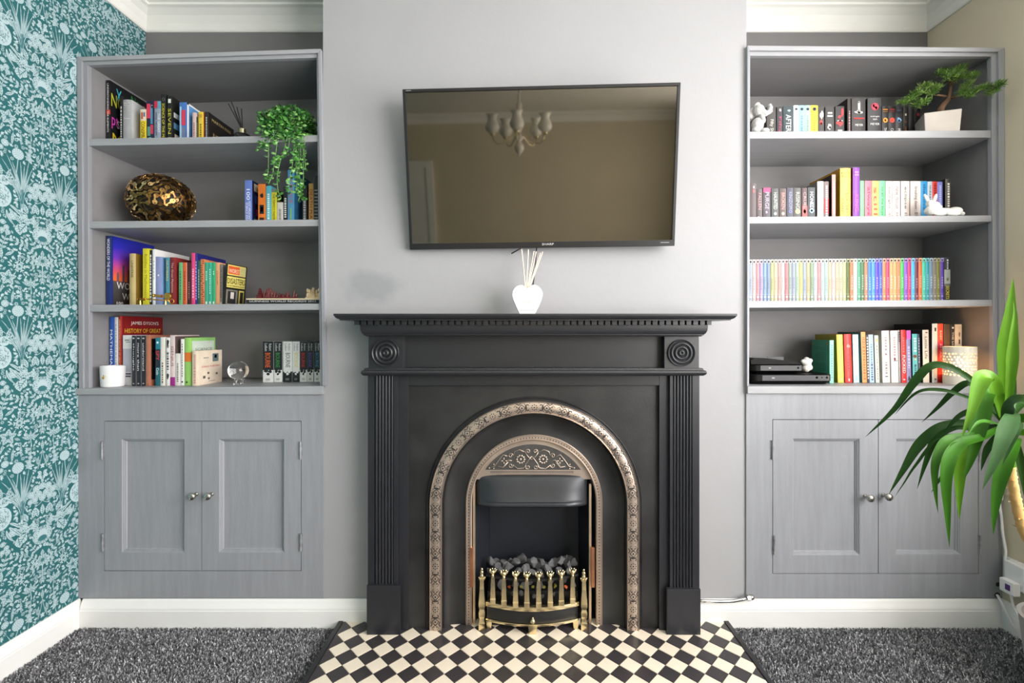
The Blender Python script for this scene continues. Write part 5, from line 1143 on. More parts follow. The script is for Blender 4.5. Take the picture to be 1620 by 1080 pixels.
# --- right bookcase, third shelf: a long set of thin matching paperbacks
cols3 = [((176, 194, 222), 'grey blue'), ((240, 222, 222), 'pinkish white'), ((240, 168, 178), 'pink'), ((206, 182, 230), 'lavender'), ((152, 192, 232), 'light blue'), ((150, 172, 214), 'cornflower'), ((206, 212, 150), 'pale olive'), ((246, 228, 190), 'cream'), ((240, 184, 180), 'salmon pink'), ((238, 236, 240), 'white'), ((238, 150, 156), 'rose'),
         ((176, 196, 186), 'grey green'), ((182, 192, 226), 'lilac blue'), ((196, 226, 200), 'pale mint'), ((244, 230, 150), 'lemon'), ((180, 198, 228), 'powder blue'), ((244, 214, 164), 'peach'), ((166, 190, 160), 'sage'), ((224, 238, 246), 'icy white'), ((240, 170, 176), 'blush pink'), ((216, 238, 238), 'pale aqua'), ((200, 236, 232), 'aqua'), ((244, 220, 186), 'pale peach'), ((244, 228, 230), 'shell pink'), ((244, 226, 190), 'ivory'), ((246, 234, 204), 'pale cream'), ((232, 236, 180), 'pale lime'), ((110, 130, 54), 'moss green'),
         ((196, 112, 74), 'terracotta'), ((236, 238, 228), 'off white'), ((80, 150, 120), 'jade'), ((70, 112, 74), 'bottle green'), ((176, 120, 92), 'brown'), ((54, 122, 206), 'strong blue'), ((76, 146, 226), 'azure'), ((88, 66, 196), 'indigo'), ((58, 88, 190), 'royal blue'), ((206, 128, 86), 'burnt orange'), ((176, 54, 100), 'raspberry'), ((204, 160, 108), 'tan'), ((186, 160, 106), 'khaki'), ((206, 126, 84), 'copper'), ((66, 180, 90), 'grass green'), ((140, 80, 196), 'violet'), ((190, 44, 100), 'magenta'), ((70, 176, 230), 'sky'),
         ((110, 36, 60), 'maroon'), ((206, 106, 46), 'orange'), ((64, 186, 156), 'turquoise'), ((30, 144, 160), 'teal'), ((104, 130, 150), 'slate blue'), ((122, 112, 100), 'taupe'), ((112, 112, 30), 'olive'), ((88, 58, 160), 'deep purple')]
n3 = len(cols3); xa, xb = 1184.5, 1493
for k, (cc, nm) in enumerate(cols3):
    if k < 28: cc = tuple(int(v*.78-6) for v in cc)  # left run of spines: window glare is washed into these pastel colours
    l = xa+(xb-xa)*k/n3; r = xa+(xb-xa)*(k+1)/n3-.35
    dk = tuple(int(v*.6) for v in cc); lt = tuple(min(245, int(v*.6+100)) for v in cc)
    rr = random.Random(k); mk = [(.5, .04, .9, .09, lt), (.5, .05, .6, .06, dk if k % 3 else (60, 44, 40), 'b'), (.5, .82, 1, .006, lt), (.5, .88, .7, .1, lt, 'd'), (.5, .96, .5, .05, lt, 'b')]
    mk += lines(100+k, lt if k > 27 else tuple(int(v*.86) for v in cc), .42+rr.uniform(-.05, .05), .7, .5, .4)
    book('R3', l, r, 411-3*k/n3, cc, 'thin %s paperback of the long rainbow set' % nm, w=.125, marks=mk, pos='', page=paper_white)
book('R3', 1493.6, 1503.3, 407, (34, 36, 44), 'black paperback with yellow title ending the row', w=.13, bands=[(.28, .6, (150, 156, 150)), (.6, .66, (90, 92, 90))], titles=[('SECRETS', (226, 206, 60), .8, .3, .5)], marks=lines(70, (200, 200, 200), .04, .26, .5, .25)+[(.5, .5, .5, .1, (110, 100, 70), 'b')], pos='')
# --- right bookcase, worktop row (leaning slightly to the left)
LASTX['R4'] = -9
book('R4', 1312.5, 1319, 538, (146, 214, 190), 'green paperback with back cover showing', cover=(54, 142, 114), d=1.735, w=.105, marks=lines(71, (90, 150, 130), .1, .9, .5, .3), back=(54, 142, 114))
gp = [o for o in col.objects if o.get('label', '').startswith('green paperback with back cover')][0]; gcv = [c for c in gp.children if c.name.startswith('cover')][0]
hh_ = max(v[2] for v in gcv.bound_box); b = MB(); rr = random.Random(2)
for k in range(14):
    q = hh_*(.82-.042*k); L_ = rr.uniform(.4, .62)
    if k in (2, 8): continue
    b.flat([(-.0006, .105*.2, q), (-.0006, .105*(.2+L_), q), (-.0006, .105*(.2+L_), q+.0014), (-.0006, .105*.2, q+.0014)])
b.build('back_print', C((28, 84, 70)), gcv, local=True, recalc=False)
for q0, q1 in ((.92, .12), (.9, .92), (.1, .9), (.1, .14)):
    MB().flat([(-.0007, .105*q1+.006*math.cos(k), hh_*q0+.006*math.sin(k)) for k in (0, 1.26, 2.5, 3.8, 5)]).build('corner_motif', C((150, 130, 50)), gcv, local=True, recalc=False)
A4 = [(1325.5, 1335, 529, (236, 212, 96), (150, 136, 30), 'yellow hardback with slight lean', [(.5, .24, .5, .08, (200, 176, 70), 'b'), (.5, .93, .25, .03, (240, 230, 180))], (), 2.2),
      (1337, 1348.5, 528.5, (206, 50, 42), (120, 24, 22), 'red hardback with slight lean', [(.5, .24, .6, .09, (226, 130, 120), 'b'), (.5, .94, .16, .05, (245, 240, 235))]+lines(80, (150, 30, 30), .4, .75, .5, .2), (), 2.2),
      (1350.5, 1359.5, 529, (190, 214, 226), (54, 104, 96), 'pale blue paperback with slight lean', [(.3, .3, .4, .3, (228, 234, 240)), (.5, .9, .5, .1, (160, 196, 210))], (), 2.0),
      (1364.4, 1371.6, 525, (238, 156, 88), (54, 104, 96), 'orange paperback standing a little taller', lines(81, (190, 100, 40), .1, .9, .5, .5), (), 2.6),
      (1372, 1375.3, 530, (70, 62, 76), None, 'very thin dark patterned book', [(.5, .06+.06*k, .7, .03, (226, 214, 206)) for k in range(15)], (), 2.4),
      (1376, 1383.5, 529, (168, 196, 220), None, 'light blue paperback with slight lean', lines(82, (110, 140, 170), .2, .6, .5, .3)+lines(83, (80, 100, 130), .6, .95, .5, .4), (), 2.4),
      (1385.4, 1391.6, 530.5, (212, 222, 206), (150, 110, 96), 'pale sage paperback with slight lean', lines(84, (150, 160, 140), .2, .9, .5, .3)+[(.5, .1, .6, .08, (220, 180, 130))], (), 2.4),
      (1396.5, 1408, 523, (236, 230, 228), (176, 168, 160), 'white paperback with small red flower', [(.5, .45, .25, .05, (160, 40, 60), 'b')]+lines(85, (176, 150, 150), .12, .36, .5, .3)+lines(86, (150, 130, 130), .6, .8, .5, .3)+[(.5, .88, .4, .02, (80, 80, 80))], (), 1.8),
      (1410.5, 1421.5, 523, (236, 228, 224), (206, 198, 190), 'white paperback with larger red flower', [(.5, .54, .35, .07, (130, 30, 46), 'b'), (.6, .58, .6, .012, (70, 60, 60))]+lines(87, (190, 150, 150), .12, .45, .5, .3), (), 1.8),
      (1422.2, 1425, 522, (176, 164, 164), None, 'very thin grey paperback', [(.5, .05+.04*k, .6, .02, (40, 36, 38)) for k in range(5)], (), 1.8),
      (1426.5, 1434.2, 521.7, (222, 44, 46), (110, 20, 24), 'red paperback with bold white title', lines(88, (240, 120, 110), .14, .4, .5, .3)+[(.5, .94, .4, .04, (244, 236, 236), 'b')], [('FUCKED', (248, 244, 244), .65, .34, .56)], 1.6),
      (1434.8, 1441.4, 522.5, (140, 136, 180), (206, 170, 110), 'lilac paperback with pink head', [(.5, .085, 1, .17, (228, 90, 190)), (.5, .92, .7, .1, (60, 56, 66), 'b')]+lines(89, (190, 190, 220), .3, .7, .5, .4), (), 1.4),
      (1444.3, 1452, 528, (86, 186, 186), (44, 80, 100), 'teal paperback with brown figure on spine', [(.5, .46, .8, .1, (120, 70, 40), 'b'), (.5, .52, .4, .06, (230, 200, 170), 'd')]+lines(90, (200, 226, 226), .08, .36, .5, .5)+lines(91, (40, 90, 110), .62, .9, .5, .4), (), 1.4),
      (1452.4, 1456.2, 528, (38, 56, 84), None, 'slim navy paperback', lines(92, (170, 180, 196), .08, .6, .5, .4), (), 1.4),
      (1460.5, 1470.2, 521.7, (222, 212, 196), (40, 34, 34), 'cream paperback with handwritten black title', [(.6, .05, .3, .02, (60, 56, 52))], [('Little Life', (56, 50, 48), .34, .42, .42)], 1.2)]
for l, r, tp, cc, cvr, ds, mk, tt, ln in A4:
    book('R4', l, r, tp, cc, ds, back=cvr, marks=mk, titles=tt, lean=-ln*.75, d=1.745, w=.125, hard='hardback' in ds)
book('R4', 1474.5, 1483, 511.7, (226, 222, 214), 'tall white hardback with black back cover', back=(26, 23, 24), d=1.745, w=.175, hard=True, marks=[(.5, .1, .3, .06, (40, 38, 38)), (.5, .94, .3, .02, (60, 58, 56))])
book('R4', 1483.4, 1492, 511.7, (216, 76, 44), 'tall orange and crimson book beside the lamp', d=1.75, w=.16, bands=[(.3, .62, (196, 36, 74)), (.62, 1, (210, 40, 36))], titles=[('BABY', (244, 226, 214), .2, .16, .34), ('SLEEP'[:0] or 'HEART', (240, 200, 190), .5, .3, .3)])
book('R4', 1493, 1503, 512.5, (84, 66, 48), 'dark brown book behind the lamp', back=(40, 34, 28), d=1.75, w=.15)
book('R4', 1503.8, 1510, 512.8, (44, 42, 40), 'black book behind the lamp with white lettering', d=1.75, w=.15, titles=[('LIFE AND LOVE'[:0] or 'THE LOVE', (226, 224, 220), .3, .34, .46)], marks=[(.5, .06, .5, .04, (236, 236, 236), 'd')])
book('R4', 1510.6, 1521.5, 512.8, (214, 208, 192), 'cream book behind the lamp ending the row', d=1.75, w=.15, marks=[(.6, .18, .3, .1, (120, 110, 100), 'b'), (.6, .3, .2, .08, (60, 56, 52))])
# ------------------------------------------------------------------ television
YAW, TILT, ROLL = math.radians(-1.62), math.radians(8.5), math.radians(-.53)
TVL = Vector((.0866, 1.582, 1.6365)); TW, TH = .941, .539
rotm = Matrix.Rotation(YAW, 3, 'Z') @ Matrix.Rotation(TILT, 3, 'X') @ Matrix.Rotation(ROLL, 3, 'Y')
tv = thing('television', 'black flat screen television tilted forward on the chimney breast', 'television', TVL, rot=rotm.to_euler())
tvb = M('tv_black_plastic', (26, 26, 28), .35, ns=20, na=.08)
bz, bb = .0105, .021
w2, h2 = TW/2, TH/2
b = MB(); b.box(-w2, w2, .003, .020, -h2, h2); b.box(-w2*.55, w2*.55, .020, .032, -h2*.55, h2*.75); b.build('casing', tvb, tv, local=True, bevel=.003)
for nm, (x0, x1, z0, z1) in (('a', (-w2, w2, h2-bz, h2)), ('b', (-w2, w2, -h2, -h2+bb)), ('c', (-w2, -w2+bz, -h2+bb, h2-bz)), ('d', (w2-bz, w2, -h2+bb, h2-bz))):
    MB().box(x0, x1, -.003, .004, z0, z1).build('bezel', tvb, tv, local=True, bevel=.0012)
scr = M('tv_glossy_screen', (22, 20, 14), .035, ior=2.1)
scr.node_tree.nodes['Principled BSDF'].inputs['Specular Tint'].default_value = (1, .9, .74, 1)
MB().box(-w2+bz, w2-bz, .0005, .0035, -h2+bb, h2-bz).build('screen', scr, tv, local=True)
b = MB(); text_on(b, 'SHARP', (.003, -.0035, -h2+.0085), (.042, 0, 0), (0, 0, .0078)); tag(b.build('logo', C((205, 205, 208), .3), tv, local=True, recalc=False), 'silver brand lettering')
b = MB(); b.box(w2-.05, w2-.02, -.0034, -.003, -h2+.011, -h2+.013); b.box(-w2+.012, -w2+.03, -.0034, -.003, h2-.006, h2-.004); b.build('small_print', C((150, 150, 152)), tv, local=True)
MB().box(-.12, .12, .030, .045, -.05, .16).build('wall_bracket', tvb, tv, local=True)
# short black leads hanging below the television
for pts, ds in (([(828, 390, 1.625), (818, 396, 1.63), (809, 401, 1.635)], 'short black lead poking out below the television'), ([(849, 391, 1.635), (848.5, 402, 1.645), (846, 430, 1.650), (843, 455, 1.652), (838, 496, 1.650)], 'thin black cable running down behind the reeds')):
    tag(MB().tube([W(*p) for p in pts], .0022, 8).build('cable', tvb, smooth=True), ds, 'cable')
# ------------------------------------------------------------------ heart reed diffuser on the mantel
zm = PZ(496, 1.49); dh = 1.555; hx = PX(834, dh)
hd = thing('reed_diffuser', 'white heart-shaped ceramic reed diffuser on the mantel shelf', 'diffuser', (hx, dh, zm))
k = dh/F
half = [(0, 41), (3.5, 44), (8, 46.3), (12.5, 46.3), (17, 44.5), (21, 41), (23.7, 36), (24.3, 30), (22.6, 23), (18.5, 13), (12.2, .3)]
poly = [(x*k, z*k) for x, z in half]+[(-x*k, z*k) for x, z in half[:0:-1]]
def heart(y0, y1, s0, s1, mb):
    n = len(poly); cz_ = 24*k
    vs = [(x*s0, y0, (z-cz_)*s0+cz_ if z > .001 else z) for x, z in poly]+[(x*s1, y1, (z-cz_)*s1+cz_ if z > .001 else z) for x, z in poly]
    mb.add(vs, [tuple(range(n)), tuple(range(2*n-1, n-1, -1))]+[(i, (i+1) % n, n+(i+1) % n, n+i) for i in range(n)])
b = MB(); heart(-.0165, -.011, .965, 1, b); heart(-.011, .011, 1, 1, b); heart(.011, .0165, 1, .965, b)
ceramic = M('white_glazed_ceramic', (228, 228, 228), .25, ns=8, na=.02)
hb_ = b.build('bottle', ceramic, hd, local=True)
for s, z, wd, ht in (('THE', 31, 9, 3.6), ('LINES', 17, 13.5, 4), ('OF', 24.5, 3, 2)):
    b = MB(); text_on(b, s, (-wd/2*k, -.0168, z*k), (wd*k, 0, 0), (0, 0, ht*k)); b.build('lettering', C((176, 176, 180)), hb_, local=True, recalc=False)
b = MB(); b.box(-11*k, 11*k, -.0168, -.0165, 6*k, 7*k); b.build('lettering', C((176, 176, 180)), hb_, local=True)
reedm = M('natural_reed', (232, 214, 194), .6, ns=40, na=.08, stretch=(1, 1, .2))
for px, py, bx in ((825.2, 394.5, 831.5), (835.8, 394.5, 832.5), (844.5, 397, 833.5), (848.3, 397.5, 834.5), (855, 399.5, 835.3), (858.6, 397.5, 836.3)):
    a = Vector((PX(bx, dh)-hx, .002, 38*k)); e = Vector((PX(px, dh)-hx, .002+(px-840)*.0002, PZ(py, dh)-zm))
    MB().tube([a, e], .0021, 8).build('reed', reedm, hd, local=True, smooth=True, angle=50)
# ------------------------------------------------------------------ bronze egg made of old keys
de = 1.768; zsh = zs('L2', PX(257, de)); ex, ez = PX(257, de), zsh+.1035
eggt = thing('key_egg', 'large bronze egg sculpture covered in old keys', 'ornament', (ex, de, zsh))
EA, EB = .114, .102
def egg_r(u):                                         # radius along the long axis, blunt end left
    return EB*math.sqrt(max(0, 1-u*u))*(1-.10*u)
b = MB(); b.lathe([(egg_r(-1+2*i/24)*.94, (-1+2*i/24)*EA*.94) for i in range(25)], (0, 0, .1035), 'x', 28)
b.build('core', M('egg_dark_core', (30, 24, 18), .6, metal=.3, ns=30, na=.2), eggt, local=True, smooth=True)
b = MB(); n = 10
ring = [(.0085*math.cos(2*PI*k/n), .0085*math.sin(2*PI*k/n)) for k in range(n)]; hole = [(.0022*math.cos(2*PI*k/n)-.004, .0022*math.sin(2*PI*k/n)) for k in range(n)]
for z in (0, .0016): b.add([(x, y, z) for x, y in ring]+[(x, y, z) for x, y in hole], [(k, (k+1) % n, n+(k+1) % n, n+k) for k in range(n)])
b.add([(x, y, z) for z in (0, .0016) for x, y in ring], [(k, (k+1) % n, n+(k+1) % n, n+k) for k in range(n)])
b.prism([(.007, -.003), (.026, -.003), (.029, 0), (.026, .003), (.022, .002), (.02, .003), (.017, .0018), (.014, .003), (.007, .003)], 'z', 0, .0014)
kms = [M('key_brass_dark', (160, 122, 70), .28, metal=1, ns=40, na=.3), M('key_gold', (236, 196, 136), .22, metal=1, ns=40, na=.25), M('key_bronze_brown', (104, 78, 50), .3, metal=1, ns=40, na=.3)]
kp = []
for i, km in enumerate(kms): kp.append(b.build('key', km, eggt, local=True))
rk = random.Random(9); NK = 300; cnt = 0
for i in range(NK):
    u = -1+2*(i+.5)/NK; a = i*2.39996; r = egg_r(u); p = Vector((u*EA, r*math.cos(a), r*math.sin(a)))
    e = .01; dr = (egg_r(min(1, u+e))-egg_r(max(-1, u-e)))/((min(1, u+e)-max(-1, u-e))*EA)
    nrm = Vector((-dr, math.cos(a), math.sin(a))).normalized()
    q = nrm.to_track_quat('Z', 'Y'); rot = (q.to_matrix() @ Matrix.Rotation(rk.uniform(0, 2*PI), 3, 'Z') @ Matrix.Rotation(rk.uniform(-.12, .12), 3, 'X'))
    src = kp[rk.choice((0, 0, 1, 2))]
    if i < 3: o = kp[i]
    else: o = src.copy(); col.objects.link(o)
    o.rotation_euler = rot.to_euler(); o.location = Vector((0, 0, .1035))+p-nrm*.002-rot @ Vector((.008, 0, 0))*.6
# ------------------------------------------------------------------ small reed diffuser with black reeds (top left shelf)
dd = 1.72; bx = PX(384, dd); bz0 = zs('L1', bx)
t = thing('reed_diffuser', 'small dark glass diffuser with gold collar and black reeds', 'diffuser', (bx, dd, bz0))
zt1 = PZ(211.5, dd)-bz0; zt2 = PZ(204.5, dd)-bz0
MB().lathe([(.028, 0), (.031, .004), (.031, zt1-.014), (.026, zt1-.005), (.012, zt1)], (0, 0, 0), 'z', 24).build('bottle', M('smoked_glass', (26, 24, 24), .08), t, local=True, smooth=True, angle=50)
MB().lathe([(.0115, zt1), (.0115, zt2), (.006, zt2), (.005, zt2-.004)], (0, 0, 0), 'z', 20).build('collar', brass, t, local=True, smooth=True, angle=40)
for px, py in ((362.6, 165), (366, 161), (374.4, 169), (381, 171), (371, 176)):
    MB().tube([(0, 0, zt2-.006), (PX(px, dd)-bx, rk.uniform(-.01, .01), PZ(py, dd)-bz0)], .0018, 6).build('reed', C((24, 22, 22)), t, local=True)
# ------------------------------------------------------------------ trailing plant
leafm = [M('trailing_leaf', (66, 132, 50), .4, ns=30, na=.2), M('trailing_leaf_pale', (126, 176, 96), .4, ns=30, na=.15), M('trailing_leaf_dark', (34, 84, 30), .45, ns=30, na=.2)]
dp = 1.715; px0 = PX(463, dp); pz0 = zs('L1', px0)
tp = thing('trailing_plant', 'trailing green plant spilling over the top left shelf', 'plant', (px0, dp, pz0))
MB().lathe([(.034, 0), (.045, .05), (.046, .055), (.041, .055), (.04, .05), (0, .048)], (0, 0, 0), 'z', 20).build('pot', M('dark_plant_pot', (60, 58, 56), .6, ns=12, na=.1), tp, local=True, smooth=True, angle=40)
rp = random.Random(21); fol = MB()
def oval_leaf(mb, p, dirv, L, wd, mi):
    p, dirv = Vector(p), Vector(dirv).normalized(); sd = dirv.cross(Vector((rp.uniform(-.5, .5), -1, rp.uniform(-.2, .8)))).normalized(); nn = dirv.cross(sd)
    c = [p, p+dirv*L*.3+sd*wd*.42+nn*.0006, p+dirv*L*.65+sd*wd*.45, p+dirv*L, p+dirv*L*.65-sd*wd*.45, p+dirv*L*.3-sd*wd*.42+nn*.0006, p+dirv*L*.5-nn*.0012]
    mb.add(c, [(0, 1, 6), (1, 2, 6), (2, 3, 6), (3, 4, 6), (4, 5, 6), (5, 0, 6)], mi)
for i in range(1150):                                   # the mound
    a = rp.uniform(0, 2*PI); e = math.acos(rp.uniform(-.15, 1)); r = rp.uniform(.7, 1.02)
    v = Vector((math.sin(e)*math.cos(a)*.094*r, math.sin(e)*math.sin(a)*.068*r-.012, math.cos(e)*.085*r+.045))
    if i % 5 < 2: v = Vector((rp.uniform(-.085, .075), -.062-rp.uniform(0, .02), rp.uniform(-.01, .085)))
    if v.x > PX(499, dp)-px0-.006 and v.y > -.06: v.x = PX(499, dp)-px0-.008-rp.uniform(0, .02)
    oval_leaf(fol, v, (math.cos(a)+rp.uniform(-.6, .6), math.sin(a)*.7-.3, rp.uniform(-.8, .5)), rp.uniform(.012, .019), rp.uniform(.010, .014), rp.choice((0, 0, 1, 2, 2)))
vines = [[(440, 205), (422, 216), (416, 232), (411, 241)], [(445, 208), (427, 222), (427, 245), (428, 270), (427, 283)], [(450, 210), (440, 225), (438, 250), (434, 280), (429, 294)], [(456, 210), (452, 235), (444, 262), (441, 285), (444, 305), (450, 316)],
         [(460, 212), (457, 240), (452, 246), (443, 252), (438, 262)], [(464, 212), (466, 240), (465, 262), (462, 280), (461, 300), (466, 308)], [(468, 212), (470, 235), (471, 262), (473, 285), (472, 305)], [(472, 210), (474, 240), (475, 270), (478, 292), (480, 308), (476, 322)],
         [(478, 210), (481, 235), (482, 262), (483, 285), (484, 298)], [(484, 212), (482, 240), (485, 262), (486, 272)], [(470, 211), (469, 250), (470, 275)], [(466, 214), (472, 250), (474, 300), (481, 312), (488, 318)], [(452, 212), (430, 228), (420, 228), (416, 226)], [(474, 212), (476, 226), (478, 250), (474, 262)]]
for pts in vines:
    P3 = [Vector((PX(x, 1.64), 1.638-.004*i, PZ(y, 1.64))) for i, (x, y) in enumerate(pts)]
    P3 = [Vector((P3[0].x, 1.69, P3[0].z+.02))]+P3
    P3 = [v-Vector((px0, dp, pz0)) for v in P3]
    tube = []
    for i in range(len(P3)-1):
        for q in range(5): tube.append(P3[i].lerp(P3[i+1], q/5))
    tube.append(P3[-1]); tube = [tube[0]]+[(tube[i-1]+tube[i]*2+tube[i+1])/4 for i in range(1, len(tube)-1)]+[tube[-1]]
    MB().tube(tube, .0008, 5).build('vine', leafm[1], tp, local=True)
    for i, v in enumerate(tube):
        for s in (-1, 1):
            if rp.random() < .5: oval_leaf(fol, v, (s*rp.uniform(.5, 1), rp.uniform(-.6, 0), rp.uniform(-.7, .2)), rp.uniform(.011, .017), rp.uniform(.009, .012), rp.choice((0, 0, 1, 2, 2)))
tag(fol.build('foliage', leafm, tp, local=True, recalc=False), kind='stuff')
# ------------------------------------------------------------------ brass optical ornament on the third left shelf
db = 1.675; bx = PX(247, db); bz0 = zs('L3', bx)
t = thing('brass_ornament', 'small brass telescope ornament lying before the row of books', 'ornament', (bx, db, bz0))
gold = M('yellow_brass', (222, 168, 84), .18, metal=1, ns=30, na=.12)
def L_(px, py, dy=0): v = W(px, py, db); return (v.x-bx, dy, v.z-bz0)
MB().tube([L_(219, 472), L_(240, 473.5), L_(268, 475.5)], .0024, 8).build('rod', gold, t, local=True, smooth=True)
MB().tube([L_(243.5, 467.5, -.004), L_(246, 467.5, -.004), L_(246.5, 467.7, -.004), L_(257, 468.6, -.004), L_(257.5, 468.6, -.004)], [.006, .006, .0048, .0048, .0062], 12).build('barrel', gold, t, local=True, smooth=True, angle=40)
MB().lathe([(.0125, -.0035), (.0135, -.002), (.0135, .002), (.0125, .0035)], L_(266.5, 468.5, -.003), 'y', 20).build('lens_disc', gold, t, local=True, smooth=True, angle=40)
MB().tube([Vector(L_(271.5, 476.5))+Vector((.0085*math.cos(a*.449), 0, .0085*math.sin(a*.449))) for a in range(15)], .0018, 6).build('ring', gold, t, local=True, smooth=True)
for px in (219, 223, 228): MB().lathe([(.005, -.002), (.0055, 0), (.005, .002)], L_(px, 473.2), 'x', 10).build('collar', gold, t, local=True)
for px in (222, 262): MB().tube([L_(px, 473), (L_(px, 473)[0], 0, .0008)], [.002, .004], 8).build('foot', gold, t, local=True)
# ------------------------------------------------------------------ flat books and the carved pieces standing on them
dg = 1.70; zb0 = zs('L3', PX(450, dg))+.001
xa, xb = PX(391, dg), PX(505, dg)
zt_ = PZ(474.3, dg)
gw = thing('hardback_book', 'black hardback lying flat under the carved ornaments, silver spine lettering', 'book', ((xa+xb)/2, dg, zb0))
x2 = (xb-xa)/2; hh_ = zt_-zb0
MB().box(-x2, x2, 0, .19, 0, .0022).build('cover', C((30, 30, 32)), gw, local=True); MB().box(-x2, x2, 0, .19, hh_-.0022, hh_).build('cover', C((30, 30, 32)), gw, local=True)
sp_ = MB().box(-x2, x2, -.001, .002, 0, hh_).build('spine', C((34, 34, 36)), gw, local=True); MB().box(-x2+.003, x2-.003, .002, .187, .0022, hh_-.0022).build('pages', paper, gw, local=True)
b = MB(); text_on(b, 'GUINNESS WORLD RECORDS 2022', (-x2*.94, -.0014, hh_*.5), (x2*1.86, 0, 0), (0, 0, hh_*.42)); b.build('title', C((226, 226, 228), .3), sp_, local=True, recalc=False)
zbd = zt_+.0003; z2_ = PZ(471.8, dg-.008)
tag(MB().box(PX(389, dg-.008), PX(507, dg-.008), dg-.008, dg+.17, zbd, z2_).build('display_board', M('cream_board', (224, 210, 178), .5, ns=12, na=.05), bevel=.001), 'thin cream board lying on the flat black book', 'board')
def tower(mb, px, py_b, w, h, mi=0, d=dg+.02, roof=3):
    x, z = PX(px, d), z2_; y = d
    mb.box(x-w*.5, x+w*.5, y-w*.5, y+w*.5, z, z+h*.35)
    for i in range(roof):
        zz = z+h*(.35+.2*i); ww = w*(.72-.16*i)
        mb.lathe([(ww*.95, zz), (ww*.75, zz+h*.04), (ww*.5, zz+h*.09)], (x, y, 0), 'z', 4); mb.box(x-ww*.42, x+ww*.42, y-ww*.42, y+ww*.42, zz+h*.05, zz+h*.2)
    mb.lathe([(w*.2, z+h*.93), (w*.05, z+h)], (x, y, 0), 'z', 4)
red = M('carved_red_resin', (88, 20, 24), .4, ns=60, na=.25); ivory = M('carved_ivory_resin', (226, 200, 160), .4, ns=60, na=.12)
dc = dg+.02; b = MB(); tower(b, 411.5, 471, .019, (471-454)*dc/F)
tag(b.build('carved_tower', red), 'dark red carved pagoda tower at the left end of the board', 'figurine')
b = MB(); x0_, x1_ = PX(418.5, dc), PX(469, dc)
b.box(x0_, x1_, dc-.012, dc+.012, z2_, z2_+.006)
for i in range(34):
    u = rk.random(); x = x0_+(x1_-x0_)*u; env = .75+.25*math.sin(u*9)-.45*max(0, u-.45)
    hgt = ((471-451.5)*dc/F)*max(.3, env)*rk.uniform(.55, 1); b.tube([(x, dc+rk.uniform(-.008, .008), z2_+.003), (x+rk.uniform(-.003, .003), dc, z2_+hgt*.6), (x+rk.uniform(-.005, .005), dc, z2_+hgt)], [.005, .0042, .001], 6)
tag(b.build('carved_procession', red), 'dark red carved row of jagged figures in the middle of the board', 'figurine')
b = MB(); tower(b, 495.5, 471, .021, (471-452.5)*dc/F)
for px in (487, 490, 501.5, 505): b.ell((PX(px, dc), dc, z2_+.012), (.006, .007, .012), None, 8, 6); b.ell((PX(px, dc), dc-.002, z2_+.027+rk.uniform(-.004, .006)), (.0045, .005, .008), None, 8, 6)
b.box(PX(485, dc), PX(506.5, dc), dc-.011, dc+.011, z2_, z2_+.006)
tag(b.build('carved_pagoda', ivory), 'ivory coloured carved pagoda group at the right end of the board', 'figurine')
# ------------------------------------------------------------------ candle pot, crystal ball
dk = 1.686; cx_ = PX(178.5, dk); cz_ = zs('L4', cx_)+.0006
t = thing('candle_pot', 'white ceramic candle pot with a gold bee, front corner of left worktop', 'candle', (cx_, dk, cz_))
hc = PZ(579, dk-.02)-cz_
MB().lathe([(.030, 0), (.0335, .002), (.035, .006), (.0365, hc*.7), (.0373, hc), (.0353, hc), (.034, hc-.012), (0, hc-.014)], (0, 0, 0), 'z', 36).build('pot', ceramic, t, local=True, smooth=True, angle=50)
by = -.0362; b = MB(); b.ell((-.002, by, hc*.47), (.0032, .0012, .0058), None, 10, 6); be = b.build('bee', C((226, 178, 60), .3), t, local=True, smooth=True)
b = MB(); b.box(-.0052, .0012, by-.0016, by-.0008, hc*.43, hc*.455); b.box(-.0052, .0012, by-.0016, by-.0008, hc*.48, hc*.505); b.ell((-.002, by, hc*.565), (.0022, .0011, .002), None, 8, 5); b.build('stripes', C((50, 38, 24)), be, local=True)
b = MB(); b.ell((-.0075, by+.0003, hc*.53), (.0055, .0006, .003), (0, .5, 0), 8, 5); b.ell((.0035, by+.0003, hc*.53), (.0055, .0006, .003), (0, -.5, 0), 8, 5); b.build('wings', C((226, 214, 176), .3), be, local=True)
dq = 1.735; gx_ = PX(377, dq); gz = zs('L4', gx_)
t = thing('crystal_ball', 'clear glass ball on a small clear stand', 'ornament', (gx_, dq, gz+.0005))
glass = M('clear_crystal', (250, 250, 250), .0, trans=1, ior=1.48)
rz = 14.6*dq/F; zc_ = PZ(586, dq)-gz
o = MB().ell((0, 0, zc_), rz, None, 40, 24).build('ball', glass, t, local=True, smooth=True)
ftop = zc_-rz
for a in (.6, 2.7, 4.71):
    MB().lathe([(.008, 0), (.0085, .002), (.0055, .009), (.0065, max(.011, ftop+.0035))], (.014*math.cos(a), .014*math.sin(a), 0), 'z', 14).build('foot', glass, t, local=True, smooth=True, angle=50)
